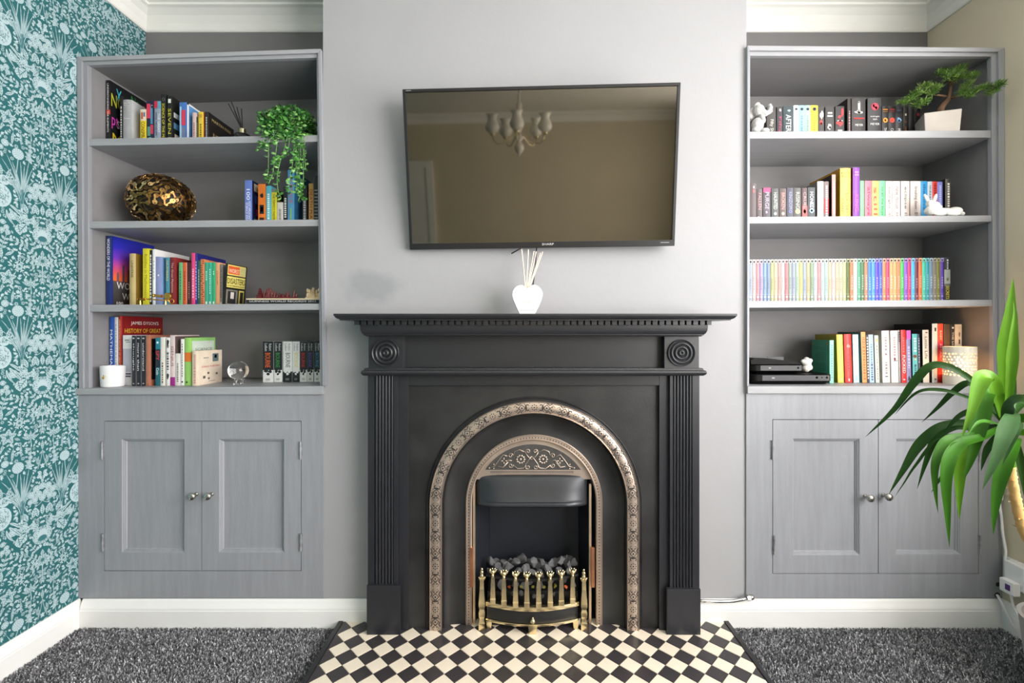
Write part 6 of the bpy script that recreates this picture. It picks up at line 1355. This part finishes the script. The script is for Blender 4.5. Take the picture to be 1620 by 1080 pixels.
# ------------------------------------------------------------------ elephant, rabbit, small white ornament
stone = M('grey_white_resin', (196, 196, 194), .6, ns=50, na=.1, bump=.5, bs=120)
de_ = 1.683
def blob(name, label, cat, d, z0, parts, mat, vox=.0014, tubes=()):
    b = MB()
    for px, py, dy, rx, ry, rz_, rot in parts:
        b.ell((PX(px, d), d+dy, PZ(py, d)), (rx*d/F, ry*d/F, rz_*d/F), rot, 14, 10)
    for pts, rr_ in tubes: b.tube([(PX(x, d), d+dy, PZ(y, d)) for x, y, dy in pts], [q*d/F for q in rr_], 10)
    zm_ = min(v[2] for v in b.v); b.v = [(v[0], v[1], v[2]-zm_+z0+.0006) for v in b.v]
    o = b.build(name, mat, smooth=True); remesh(o, vox); return tag(o, label, cat)
zE = zs('R1', PX(1200, de_))
blob('elephant_figurine', 'small grey sitting elephant figurine with raised trunk', 'figurine', de_, zE,
     [(1198, 196, 0, 9.5, 9, 12, None), (1199, 174, -.004, 9, 9, 9.5, None), (1190.5, 176, .006, 5, 2.4, 9.5, (0, .2, 0)), (1199, 165, .008, 5, 2, 8, (0, .5, 0)), (1207, 207, -.014, 7, 5, 4, None), (1212, 206, .006, 6.5, 5, 4, None), (1193, 206, -.012, 7, 6, 5, None), (1203, 188, -.014, 4, 4, 8, (0, -.4, 0))],
     stone, .0013, [([(1203, 177, -.012), (1208, 181, -.016), (1213.5, 178, -.016), (1216, 171, -.014), (1214, 166, -.012)], [5.5, 4.6, 3.8, 3.2, 3])])
dr_ = 1.672; zR = zs('R2', PX(1490, dr_))
blob('rabbit_figurine', 'white lying rabbit figurine with upright ears', 'figurine', dr_, zR,
     [(1474, 333, 0, 10, 9, 7.5, None), (1490, 335, 0, 17, 9, 6, None), (1510, 334.5, 0, 11, 9, 7.2, None), (1521.5, 338, 0, 4, 4, 3.4, None), (1477.5, 325.5, -.003, 8, 6.4, 6.6, (0, .3, 0)), (1484, 328, -.004, 4.4, 4, 3.8, None), (1467.5, 314.5, .002, 2.9, 1.7, 9.6, (0, -.5, 0)), (1480.5, 314, .004, 2.9, 1.7, 9, (0, .34, 0)), (1482, 340, -.012, 9, 4, 2.6, None), (1504, 340, -.012, 10, 4, 2.6, None), (1471, 322, 0, 5, 5, 6, None)],
     M('white_rabbit_resin', (226, 226, 222), .5, ns=40, na=.05, bump=.3, bs=120), .0012)
# ------------------------------------------------------------------ black boxes on the right worktop
bxm = M('black_device_plastic', (7, 7, 8), .45, ns=20, na=.1); bxm.node_tree.nodes['Principled BSDF'].inputs['Specular IOR Level'].default_value = .12; fcm = M('grey_device_face', (38, 38, 42), .4, ns=20, na=.06)
def rbox(mb, x0, x1, y0, y1, z0, z1, r=.02, n=6, inset=0):
    pts = []
    for cx__, cy__, a0 in ((x1-r, y1-r, 0), (x0+r, y1-r, PI/2), (x0+r, y0+r, PI), (x1-r, y0+r, 1.5*PI)):
        for k in range(n+1): a = a0+PI/2*k/n; pts.append((cx__+r*math.cos(a), cy__+r*math.sin(a)))
    m = len(pts); cxm, cym = (x0+x1)/2, (y0+y1)/2
    lv = [(z0, inset), (z0+(z1-z0)*.35, 0), (z1-.002, 0), (z1, .002)]
    vs = []
    for z, i_ in lv:
        for x, y in pts:
            sx, sy = 1-2*i_/(x1-x0), 1-2*i_/(y1-y0); vs.append((cxm+(x-cxm)*sx, cym+(y-cym)*sy, z))
    fs = [(q*m+k, q*m+(k+1) % m, (q+1)*m+(k+1) % m, (q+1)*m+k) for q in range(len(lv)-1) for k in range(m)]+[tuple(range(m-1, -1, -1)), tuple((len(lv)-1)*m+k for k in range(m))]
    mb.add(vs, fs)
zw = zs('R4', 1.0)+.0008; d0_ = 1.69
t = thing('set_top_box', 'wide black set-top box at the bottom of the stack', 'set-top box', (PX(1253, d0_), d0_, zw))
x0_, x1_ = .870, PX(1320, d0_); zt1 = PZ(592, d0_)
b = MB(); rbox(b, x0_, x1_, d0_, 1.875, zw, zt1, .03, inset=.012); b.build('case', bxm, t, smooth=True, angle=40)
fz0, fz1 = PZ(602, d0_), PZ(593.5, d0_)
fc = MB().box(PX(1206, d0_), PX(1312, d0_), d0_-.0008, d0_+.001, fz0, fz1).build('front_strip', fcm, t)
b = MB(); text_on(b, 'sky', (PX(1221, d0_), d0_-.0012, PZ(599, d0_)), (.0105, 0, 0), (0, 0, .0065)); b.build('logo', C((226, 226, 228), .3), fc, recalc=False)
b = MB(); b.lathe([(.0042, d0_-.0013), (0, d0_-.0013)], (PX(1292, d0_), 0, PZ(597, d0_)), 'y', 14); b.lathe([(.0022, d0_-.0013), (0, d0_-.0013)], (PX(1300, d0_), 0, PZ(597, d0_)), 'y', 8); b.lathe([(.0038, d0_-.0013), (0, d0_-.0013)], (PX(1308, d0_), 0, PZ(597, d0_)), 'y', 12); b.build('buttons', C((214, 214, 216), .3), fc)
d1_ = 1.70; za_ = zt1+.0006; zb1 = PZ(577, d1_)
t = thing('router', 'narrower black router resting on the set-top box', 'router', (PX(1230, d1_), d1_, za_))
b = MB(); rbox(b, .872, PX(1273, d1_), d1_, 1.85, za_, zb1, .03, inset=.012); b.build('case', bxm, t, smooth=True, angle=40)
fc = MB().box(PX(1203, d1_), PX(1268, d1_), d1_-.0008, d1_+.001, PZ(586, d1_), PZ(578, d1_)).build('front_strip', fcm, t)
b = MB(); text_on(b, 'sky', (PX(1216, d1_), d1_-.0012, PZ(583, d1_)), (.0085, 0, 0), (0, 0, .005)); b.lathe([(.0035, d1_-.0013), (0, d1_-.0013)], (PX(1262.5, d1_), 0, PZ(581.7, d1_)), 'y', 12); b.build('logo', C((222, 222, 224), .3), fc, recalc=False)
d2_ = 1.71; zc1 = zb1+.0006
t = thing('remote_tray', 'low black wedge-shaped device on top of the router', 'device', (PX(1225, d2_), d2_, zc1))
b = MB(); b.prism([(PX(1188, d2_), zc1), (PX(1268, d2_), zc1), (PX(1262, d2_), PZ(572.5, d2_)), (PX(1235, d2_), PZ(569, d2_)), (PX(1192, d2_), PZ(567, d2_)), (PX(1187, d2_), PZ(570, d2_))], 'y', d2_, 1.83); b.build('case', bxm, t, bevel=.0015)
b = MB(); b.box(PX(1235, d2_), PX(1262, d2_), 1.80, 1.803, PZ(572, d2_), PZ(566.5, d2_)); b.build('rear_edge', fcm, t)
dw = 1.77; zW = zt1
blob('white_ornament', 'small white lumpy ornament beside the router', 'ornament', dw, zW, [(1275, 583, 0, 6, 6, 6, None), (1275.5, 574, 0, 7.5, 6, 6, None), (1270, 572, -.002, 3.6, 3.6, 3.6, None), (1281, 570.5, -.002, 3.6, 3.6, 3.6, None), (1276, 568.5, 0, 4, 4, 3.6, None), (1279.5, 581, -.004, 4.5, 4.5, 5, None)], M('white_plaster', (228, 224, 216), .6, ns=40, na=.06, bump=.4, bs=150), .0016)
# ------------------------------------------------------------------ pierced ceramic lamp
dl = 1.698; lx = PX(1518, dl); RL = .047; zl = zs('R4', lx)+.0006; ztop = PZ(548.5, dl-.03); HLm = ztop-zl
lamp = thing('pierced_lamp', 'cream ceramic cylinder lamp pierced with glowing dots', 'lamp', (lx, dl, zl))
ZH0, ZH1 = (PZ(596, dl-.05)-zl)/HLm, (PZ(557.5, dl-.04)-zl)/HLm
NC, NR = 25, 8; vs = []; fs = []
def cp(a, z, r=RL): return (r*math.cos(a), r*math.sin(a), z)
rl = random.Random(4); b = MB()
def ringrow(z0, z1):
    b.add([cp(2*PI*k/72, z0) for k in range(72)]+[cp(2*PI*k/72, z1) for k in range(72)], [(k, (k+1) % 72, 72+(k+1) % 72, 72+k) for k in range(72)])
ringrow(0, HLm*ZH0); ringrow(HLm*ZH1, HLm)
dzr = HLm*(ZH1-ZH0)/NR; da = 2*PI/NC
for r_ in range(NR):
    for c_ in range(NC):
        a0 = c_*da+(da/2 if r_ % 2 else 0); z0 = HLm*ZH0+r_*dzr
        # square cell with an octagonal hole of varying size and place
        rh = rl.uniform(.0030, .0040); ca = a0+da/2+rl.uniform(-.16, .16)*da; czz = z0+dzr/2+rl.uniform(-.12, .12)*dzr
        sq = []
        for k in range(8):
            an = PI/4*k; x, y = math.cos(an), math.sin(an); m_ = max(abs(x), abs(y)); sq.append((a0+da/2+x/m_*da/2, z0+dzr/2+y/m_*dzr/2))
        hl = [(ca+rh/RL*math.cos(PI/4*k), czz+rh*math.sin(PI/4*k)) for k in range(8)]
        b.add([cp(*p) for p in sq]+[cp(*p) for p in hl], [(k, (k+1) % 8, 8+(k+1) % 8, 8+k) for k in range(8)])
sh_ = b.build('shade', M('cream_pierced_ceramic', (236, 228, 214), .4, ns=10, na=.02), lamp, local=True)
s_ = sh_.modifiers.new('thick', 'SOLIDIFY'); s_.thickness = .003; s_.offset = -1
MB().lathe([(RL-.003, 0), (RL-.003, .004), (0, .004)], (0, 0, 0), 'z', 36).build('base', ceramic, lamp, local=True)
MB().ell((0, 0, HLm*.5), (.02, .02, .03), None, 12, 8).build('bulb', M('warm_bulb', (255, 190, 120), .5, emit=12), lamp, local=True, smooth=True)
pl = bpy.data.lights.new('lamp_light', 'POINT'); pl.energy = 12; pl.color = (1, .55, .24); pl.shadow_soft_size = .02
po = bpy.data.objects.new('lamp_light', pl); col.objects.link(po); po.parent = lamp; po.location = (0, 0, HLm*.5)
# ------------------------------------------------------------------ artificial bonsai on the top right shelf
zB = zs('R1', PX(1490, 1.69))
bon = thing('bonsai', 'small bonsai pine in an angular pale concrete pot', 'plant', (PX(1492, 1.69), 1.69, zB))
bo = Vector(bon.location)
conc = M('pale_concrete', (206, 198, 190), .75, ns=14, na=.06, bump=.3, bs=80)
fl, frr, bl = (PX(1462, 1.704), 1.704), (PX(1522.5, 1.668), 1.668), (PX(1446.5, 1.775), 1.775)
br = (frr[0]+.012, 1.76)
zt0 = PZ(178.3, 1.704); zt1 = PZ(171.5, 1.668); ztp_ = (zt0+zt1)/2
top = [(fl[0], fl[1], ztp_), (frr[0], frr[1], ztp_), (br[0], br[1], ztp_), (bl[0], bl[1], ztp_-.012)]
cxm, cym = sum(p[0] for p in top)/4, sum(p[1] for p in top)/4
bot = [(cxm+(p[0]-cxm)*.9, cym+(p[1]-cym)*.92, zB+.0006) for p in top]
b = MB(); b.hexa([bot[0], bot[1], bot[2], bot[3], top[0], top[1], top[2], top[3]]); b.build('pot', conc, bon, bevel=.003)
tk = M('bonsai_bark', (112, 84, 62), .8, ns=40, na=.25, bump=.8, bs=120, stretch=(1, 1, .4))
dt = 1.715
def BW(px, py, d): return W(px, py, d)
b = MB(); b.tube([BW(1487, 180, dt), BW(1488.5, 171, dt), BW(1493, 165, dt), BW(1499, 159, dt-.004), BW(1501, 153, dt), BW(1503, 143, dt), BW(1504, 132, dt)], [.0125, .0115, .010, .0085, .0075, .006, .004], 10); b.build('trunk', tk, bon, smooth=True)
for pts in ([(1499, 154, dt), (1491, 151.5, dt-.01), (1482, 150, dt-.02)], [(1502, 156, dt), (1510, 153.5, dt-.02), (1520, 151, dt-.04)], [(1504, 134, dt), (1500, 124, dt-.01)], [(1504, 136, dt), (1512, 126, dt-.02)]):
    MB().tube([BW(*p) for p in pts], [.005, .004, .003][:len(pts)], 8).build('branch', tk, bon, smooth=True)
nm_ = [M('pine_needle', (96, 136, 46), .5, ns=60, na=.2), M('pine_needle_dark', (48, 84, 30), .5, ns=60, na=.2), M('pine_needle_light', (150, 178, 86), .5, ns=60, na=.15)]
rn = random.Random(31)
CL = [(1434, 162, 12, 1.69), (1450.6, 166, 10, 1.68), (1462, 162, 9, 1.675), (1448, 151, 9, 1.70), (1463, 138, 9, 1.69), (1480.5, 139.5, 10, 1.68), (1473, 148, 8, 1.69), (1484, 118, 9, 1.70), (1495.5, 115, 11, 1.695), (1510, 114, 12, 1.69), (1520, 109, 9, 1.70), (1516, 124, 10, 1.68), (1533.5, 122.6, 12, 1.67), (1543, 119, 8, 1.675), (1530.7, 136, 10, 1.655), (1533.5, 150, 12, 1.64), (1548, 142, 11, 1.635), (1560, 140, 11, 1.625), (1568, 147, 9, 1.615), (1577, 142, 9, 1.605), (1581, 134, 7, 1.60), (1524, 147, 8, 1.65), (1503, 122, 10, 1.675), (1440, 155, 9, 1.70), (1456, 146, 8, 1.68)]
for px, py, r, d in CL:
    c = BW(px, py, d); rr_ = r*d/F; b = MB()
    for tip in range(9):
        a = rn.uniform(0, 2*PI); q = rr_*rn.uniform(.1, .75); o_ = c+Vector((q*math.cos(a), q*math.sin(a)*.7, rn.uniform(-.25, .35)*rr_))
        for k in range(26):
            dv = Vector((rn.gauss(0, .75)+math.cos(a)*.4, rn.gauss(0, .7)-.15, rn.gauss(.45, .5))).normalized()
            L = rn.uniform(.013, .023); sd = dv.cross(Vector((rn.uniform(-1, 1), rn.uniform(-1, 1), rn.uniform(-1, 1)))).normalized()*.0006
            b.add([o_-sd, o_+sd, o_+dv*L*.7+sd*.8, o_+dv*L, o_+dv*L*.7-sd*.8], [(0, 1, 2, 3, 4)], rn.choice((0, 0, 0, 1, 1, 2)))
    tag(b.build('needle_cluster', nm_, bon, recalc=False), kind='stuff')
# ------------------------------------------------------------------ yucca
yu = thing('yucca_plant', 'tall yucca with long arching green leaves at the right edge', 'plant', (1.56, 1.26, 0))
ymats = [M('yucca_leaf', (54, 106, 18), .45, ns=3, na=.18, stretch=(6, 6, 1)), M('yucca_leaf_bright', (88, 136, 24), .45, ns=3, na=.15, stretch=(6, 6, 1)), M('yucca_leaf_dark', (32, 68, 16), .45, ns=3, na=.2, stretch=(6, 6, 1)), M('yucca_leaf_dull', (66, 100, 58), .45, ns=3, na=.12, stretch=(6, 6, 1))]
for m_ in ymats: m_.node_tree.nodes['Principled BSDF'].inputs['Specular IOR Level'].default_value = .28
def yleaf(pts, wpx, mi=0, fold=.25, wprof=None, roll=0.0):
    P_ = [W(*p) for p in pts]; n = len(P_)
    # Catmull-Rom resample
    S = []
    for i in range(n-1):
        p0, p1, p2, p3 = P_[max(i-1, 0)], P_[i], P_[i+1], P_[min(i+2, n-1)]
        for q in range(8):
            t = q/8; S.append(.5*((2*p1)+(p2-p0)*t+(2*p0-5*p1+4*p2-p3)*t*t+(3*p1-p0-3*p2+p3)*t**3))
    S.append(P_[-1]); m = len(S); vs = []
    L = [0]
    for i in range(1, m): L.append(L[-1]+(S[i]-S[i-1]).length)
    for i, p in enumerate(S):
        u = L[i]/L[-1]; tg = (S[min(i+1, m-1)]-S[max(i-1, 0)]).normalized()
        view = (Vector((0, 0, H))-p).normalized(); view = (view+Vector((roll, 0, .35))).normalized()
        sd = tg.cross(view)
        sd = sd.normalized() if sd.length > 1e-5 else Vector((1, 0, 0)); nn = sd.cross(tg)
        w = .84*wpx*p.y/F/2*(.32+.68*min(1, u/.5))*(1 if u < .55 else max(0, (1-u)/.45)**.85)
        w = max(w, .0002)
        for c in (-1, -.5, 0, .5, 1): vs.append(p+sd*w*c+nn*w*fold*(abs(c)-.5))
    fs = [(5*i+k, 5*i+k+1, 5*i+6+k, 5*i+5+k) for i in range(m-1) for k in range(4)]
    MB().add(vs, fs).build('leaf', ymats[mi], yu, smooth=True, recalc=False)
B0 = (1589, 672, 1.29)
yleaf([B0, (1591, 610, 1.28), (1594, 545, 1.28), (1599, 490, 1.29), (1603, 440, 1.30)], 27, 1)
yleaf([(1592, 668, 1.27), (1600, 590, 1.25), (1604, 530, 1.25), (1606, 495, 1.26), (1603, 474, 1.27)], 17, 1, .4)
yleaf([B0, (1562, 624, 1.31), (1532, 597, 1.33), (1498, 579, 1.35), (1470, 580, 1.37), (1445, 606, 1.39), (1414, 648, 1.42), (1369, 691, 1.46)], 15, 2)
yleaf([B0, (1556, 640, 1.34), (1527, 627, 1.37), (1488, 616.5, 1.40), (1450, 621, 1.43), (1415, 656, 1.47)], 7, 2)
yleaf([B0, (1562, 630, 1.36), (1534, 606, 1.38), (1508, 620, 1.41), (1482, 646, 1.44), (1458, 668, 1.47)], 12, 2)
yleaf([B0, (1582, 636, 1.28), (1572, 606, 1.26), (1559, 594, 1.24), (1549, 612, 1.22), (1538, 648, 1.20), (1521, 692, 1.19)], 27, 1, .3)
yleaf([B0, (1581, 644, 1.30), (1567, 620, 1.29), (1556, 632, 1.27), (1546, 684, 1.25), (1536, 726, 1.24), (1525, 758, 1.24)], 30, 0, .3)
yleaf([B0, (1560, 674, 1.32), (1520, 668, 1.35), (1484, 676, 1.37), (1452, 706, 1.39), (1428, 745, 1.40), (1406, 782, 1.41)], 17, 2)
yleaf([B0, (1550, 680, 1.36), (1512, 676, 1.40), (1480, 694, 1.43), (1465, 730, 1.45), (1451, 773, 1.46)], 12, 2)
yleaf([(1560, 690, 1.38), (1490, 690, 1.42), (1449, 735, 1.45), (1430, 764, 1.47), (1415, 786, 1.49)], 5, 2)
yleaf([B0, (1562, 686, 1.26), (1528, 690, 1.24), (1498, 698, 1.23), (1481, 728, 1.22), (1479, 765, 1.22), (1484, 811, 1.22)], 18, 0)
yleaf([B0, (1555, 690, 1.24), (1522, 700, 1.22), (1503, 724, 1.20), (1497, 760, 1.19), (1499, 810, 1.19), (1502, 865, 1.19)], 21, 0)
yleaf([B0, (1560, 688, 1.30), (1532, 698, 1.29), (1521, 730, 1.28), (1518, 770, 1.28), (1517.5, 822, 1.28)], 20, 1)
yleaf([(1560, 690, 1.34), (1520, 716, 1.36), (1492, 751, 1.38), (1473, 779, 1.40)], 9, 2)
yleaf([B0, (1600, 655, 1.25), (1600, 662, 1.19), (1589, 690, 1.16), (1573, 730, 1.15), (1554, 774, 1.15)], 27, 3, .2)
yleaf([(1596, 672, 1.28), (1606, 668, 1.22), (1606, 676, 1.18), (1598, 700, 1.17), (1586, 735, 1.17)], 20, 3)
yleaf([(1600, 700, 1.28), (1607, 694, 1.22), (1600, 712, 1.19), (1586, 745, 1.18), (1576, 790, 1.18), (1571, 846, 1.18)], 23, 0)
yleaf([B0, (1596, 646, 1.24), (1612, 633, 1.19), (1632, 640, 1.14), (1652, 670, 1.12)], 26, 3)
yleaf([(1592, 676, 1.29), (1612, 662, 1.24), (1636, 668, 1.20), (1660, 700, 1.18)], 20, 0)
yleaf([(1598, 690, 1.29), (1614, 684, 1.25), (1636, 690, 1.22), (1665, 730, 1.21)], 16, 1)
yleaf([(1594, 668, 1.33), (1614, 640, 1.36), (1640, 624, 1.40), (1670, 630, 1.43)], 18, 2)
yleaf([B0, (1580, 655, 1.33), (1566, 640, 1.36), (1556, 650, 1.38), (1550, 676, 1.40)], 12, 2)
yleaf([B0, (1586, 640, 1.34), (1580, 612, 1.36), (1571, 600, 1.38)], 12, 2)
yleaf([(1590, 676, 1.27), (1570, 668, 1.22), (1548, 668, 1.18), (1530, 690, 1.16)], 10, 0)
yleaf([(1592, 660, 1.33), (1600, 620, 1.37), (1607, 590, 1.40)], 14, 2)
yleaf([B0, (1572, 655, 1.30), (1545, 648, 1.31), (1515, 660, 1.33), (1490, 690, 1.35)], 10, 2)
yleaf([(1592, 672, 1.30), (1575, 690, 1.31), (1560, 715, 1.32), (1552, 745, 1.33)], 11, 2)
yleaf([(1594, 668, 1.31), (1608, 700, 1.30), (1616, 740, 1.30), (1620, 785, 1.30)], 12, 2)
# green crown shaft, ringed trunk and dry leaf scraps
b = MB(); b.tube([W(1590, 660, 1.285), W(1594, 690, 1.285), W(1597, 715, 1.283), W(1600, 742, 1.28)], [.007, .009, .010, .0095], 12); b.build('crown_shaft', ymats[1], yu, smooth=True)
tr_pts = [W(1600, 738, 1.28), W(1602, 760, 1.28), W(1606, 785, 1.278), W(1612, 812, 1.275), W(1621, 842, 1.27), Vector((1.475, 1.265, .42)), Vector((1.53, 1.262, .33)), Vector((1.56, 1.26, .24))]
fine = []; rad = []; cnt = 0
for i in range(len(tr_pts)-1):
    for q in range(7):
        fine.append(tr_pts[i].lerp(tr_pts[i+1], q/7)); rad.append(.0084+.0014*(cnt % 2)+(.0012 if cnt % 5 == 0 else 0)+cnt*.00015); cnt += 1
fine.append(tr_pts[-1]); rad.append(.019)
b = MB(); b.tube(fine, rad, 14); b.build('trunk', M('yucca_trunk', (196, 158, 98), .8, ns=26, na=.18, bump=.8, bs=90), yu, smooth=True)
ry = random.Random(8); scrap = M('dry_leaf_scrap', (226, 200, 150), .8, ns=30, na=.15)
for i in range(3, 30, 2):
    c = fine[i]; a = ry.uniform(PI*.6, PI*1.7); dv = Vector((math.cos(a), math.sin(a)*.8, ry.uniform(-.1, .3))).normalized(); up = Vector((0, 0, 1))
    p0 = c+dv*.009; sd = dv.cross(up).normalized()*.005; L = ry.uniform(.008, .02)
    MB().add([p0-sd, p0+sd, p0+dv*L*.6+sd*.6+up*.003, p0+dv*L+up*ry.uniform(-.004, .004), p0+dv*L*.6-sd*.6+up*.002], [(0, 1, 2, 3, 4)]).build('leaf_scrap', scrap, yu, recalc=False)
potm = M('grey_plant_pot', (150, 148, 144), .6, ns=10, na=.06)
MB().lathe([(.085, 0), (.09, .004), (.115, .25), (.118, .255), (.108, .255), (.105, .23), (0, .228)], (1.56, 1.26, .0), 'z', 32).build('pot', potm, yu, smooth=True, angle=40)
MB().lathe([(.106, .232), (.05, .238), (0, .240)], (1.56, 1.26, 0), 'z', 24).build('soil', M('potting_soil', (52, 40, 30), .95, ns=60, na=.3, bump=1, bs=120), yu, smooth=True)
# ------------------------------------------------------------------ gas pipe, adapter and cables low on the right
t = thing('gas_pipe', 'bent chrome gas pipe beside the right plinth of the fireplace', 'pipe', W(1150, 951, 1.632))
b = MB(); b.tube([W(1100, 950, 1.628), W(1118, 950.2, 1.629), (W(1140, 951, 1.630)), W(1160, 950.5, 1.629), W(1174, 948, 1.628), W(1184, 945.5, 1.628)], .0058, 12); b.build('pipe', chrome, t, smooth=True)
b = MB(); p1, p2 = W(1181.5, 946, 1.628), W(1186, 945, 1.629); b.tube([p1, p1.lerp(p2, .5), p2], .0105, 6); b.build('nut', chrome, t)
b = MB(); b.tube([W(1186, 945, 1.629), W(1189.5, 944.4, 1.634), W(1190.5, 944.3, 1.653)], [.0095, .0095, .008], 12); b.build('elbow', nickel, t, smooth=True)
wp = M('white_plastic', (236, 236, 236), .35, ns=10, na=.02)
t = thing('powerline_adapter', 'white plug-in adapter with a purple mark on the right wall', 'adapter', (WR-.02, 1.58, .2))
MB().box(WR-.009, WR-.0005, 1.515, 1.64, .175, .265).build('socket_plate', wp, t, bevel=.002)
MB().box(WR-.05, WR-.0095, 1.535, 1.60, .185, .272).build('body', wp, t, bevel=.005)
MB().box(WR-.075, WR-.0505, 1.545, 1.592, .170, .215).build('plug', wp, t, bevel=.004)
MB().box(WR-.0756, WR-.0748, 1.556, 1.572, .183, .203).build('mark', C((90, 50, 120)), t)
c1 = [W(1580, 742, 1.6455), W(1580, 790, 1.644), W(1584, 815, 1.64), W(1586, 840, 1.635), W(1591, 870, 1.628), W(1590.5, 900, 1.62), W(1592, 915, 1.612), W(1599, 940, 1.60), W(1603, 960, 1.585), W(1612, 975, 1.56), W(1630, 990, 1.53)]
t = thing('power_cable', 'white cable hanging beside the right cupboard', 'cable', c1[-1])
MB().tube(c1[1:], .0042, 8).build('cord', wp, t, smooth=True)
v = W(1580, 765, 1.644); MB().box(v.x-.012, v.x+.010, 1.636, 1.6495, PZ(790, 1.644), PZ(742, 1.644)).build('connector', wp, t, bevel=.003)
tag(MB().tube([W(1577.5, 941, 1.652), W(1579, 943, 1.630), W(1587, 958, 1.615), W(1600, 985, 1.60), W(1612, 1003, 1.585), W(1630, 1020, 1.56)], .0045, 8).build('power_cable', wp, smooth=True), 'white cable leaving a hole above the skirting board corner', 'cable')
b = MB(); b.lathe([(.010, 1.6497), (0, 1.6494)], (PX(1577.5, 1.65), 0, PZ(941, 1.65)), 'y', 14); b.lathe([(.008, 1.6497), (0, 1.6494)], (PX(1578.5, 1.65), 0, PZ(924, 1.65)), 'y', 12)
hol = b.build('cable_hole', C((24, 22, 20)), bpy.data.objects['base_cabinet.001'])
# ------------------------------------------------------------------ ceiling chandelier (seen as a reflection in the television)
cx0, cy0 = -.11, -1.0
ch = thing('chandelier', 'white and brass chandelier reflected in the television', 'chandelier', (cx0, cy0, 1.86))
zc_ = 1.86
porc = M('chandelier_porcelain', (226, 222, 214), .25, ns=8, na=.03)
MB().lathe([(0, 0), (.006, .004), (.008, .02), (.03, .04), (.042, .07), (.036, .10), (.015, .115), (.013, .125), (.04, .15), (.045, .165), (.016, .175), (.022, .2), (.026, .26), (.02, .38), (.026, .42), (.012, .43), (.008, ZC-zc_)], (cx0, cy0, zc_), 'z', 20).build('stem', porc, ch, smooth=True)
MB().lathe([(.05, ZC-zc_), (.045, ZC-zc_-.02), (.012, ZC-zc_-.035)], (cx0, cy0, zc_), 'z', 20).build('ceiling_rose', brass, ch, smooth=True)
for k in range(5):
    a = 2*PI*k/5+.35; dx, dy = math.cos(a), math.sin(a); R_ = .235
    arm = MB().tube([(cx0+dx*r, cy0+dy*r, zc_+z) for r, z in ((.02, .20), (.08, .15), (.14, .105), (.19, .10), (.225, .13), (R_, .17))], .005, 8).build('arm', brass, ch, smooth=True)
    c = (cx0+dx*R_, cy0+dy*R_, zc_)
    MB().lathe([(.012, .165), (.024, .172), (.026, .185), (.012, .19)], c, 'z', 14).build('cup', brass, arm, smooth=True)
    MB().lathe([(.02, .186), (.05, .205), (.062, .235), (.05, .265), (.036, .29), (.04, .315), (.055, .335), (.051, .335), (.034, .312), (.03, .29), (.045, .262), (.056, .235), (.045, .208), (.015, .19)], c, 'z', 20).build('glass_shade', M('frosted_glass_shade', (226, 224, 216), .3, ns=8, na=.03), arm, smooth=True)
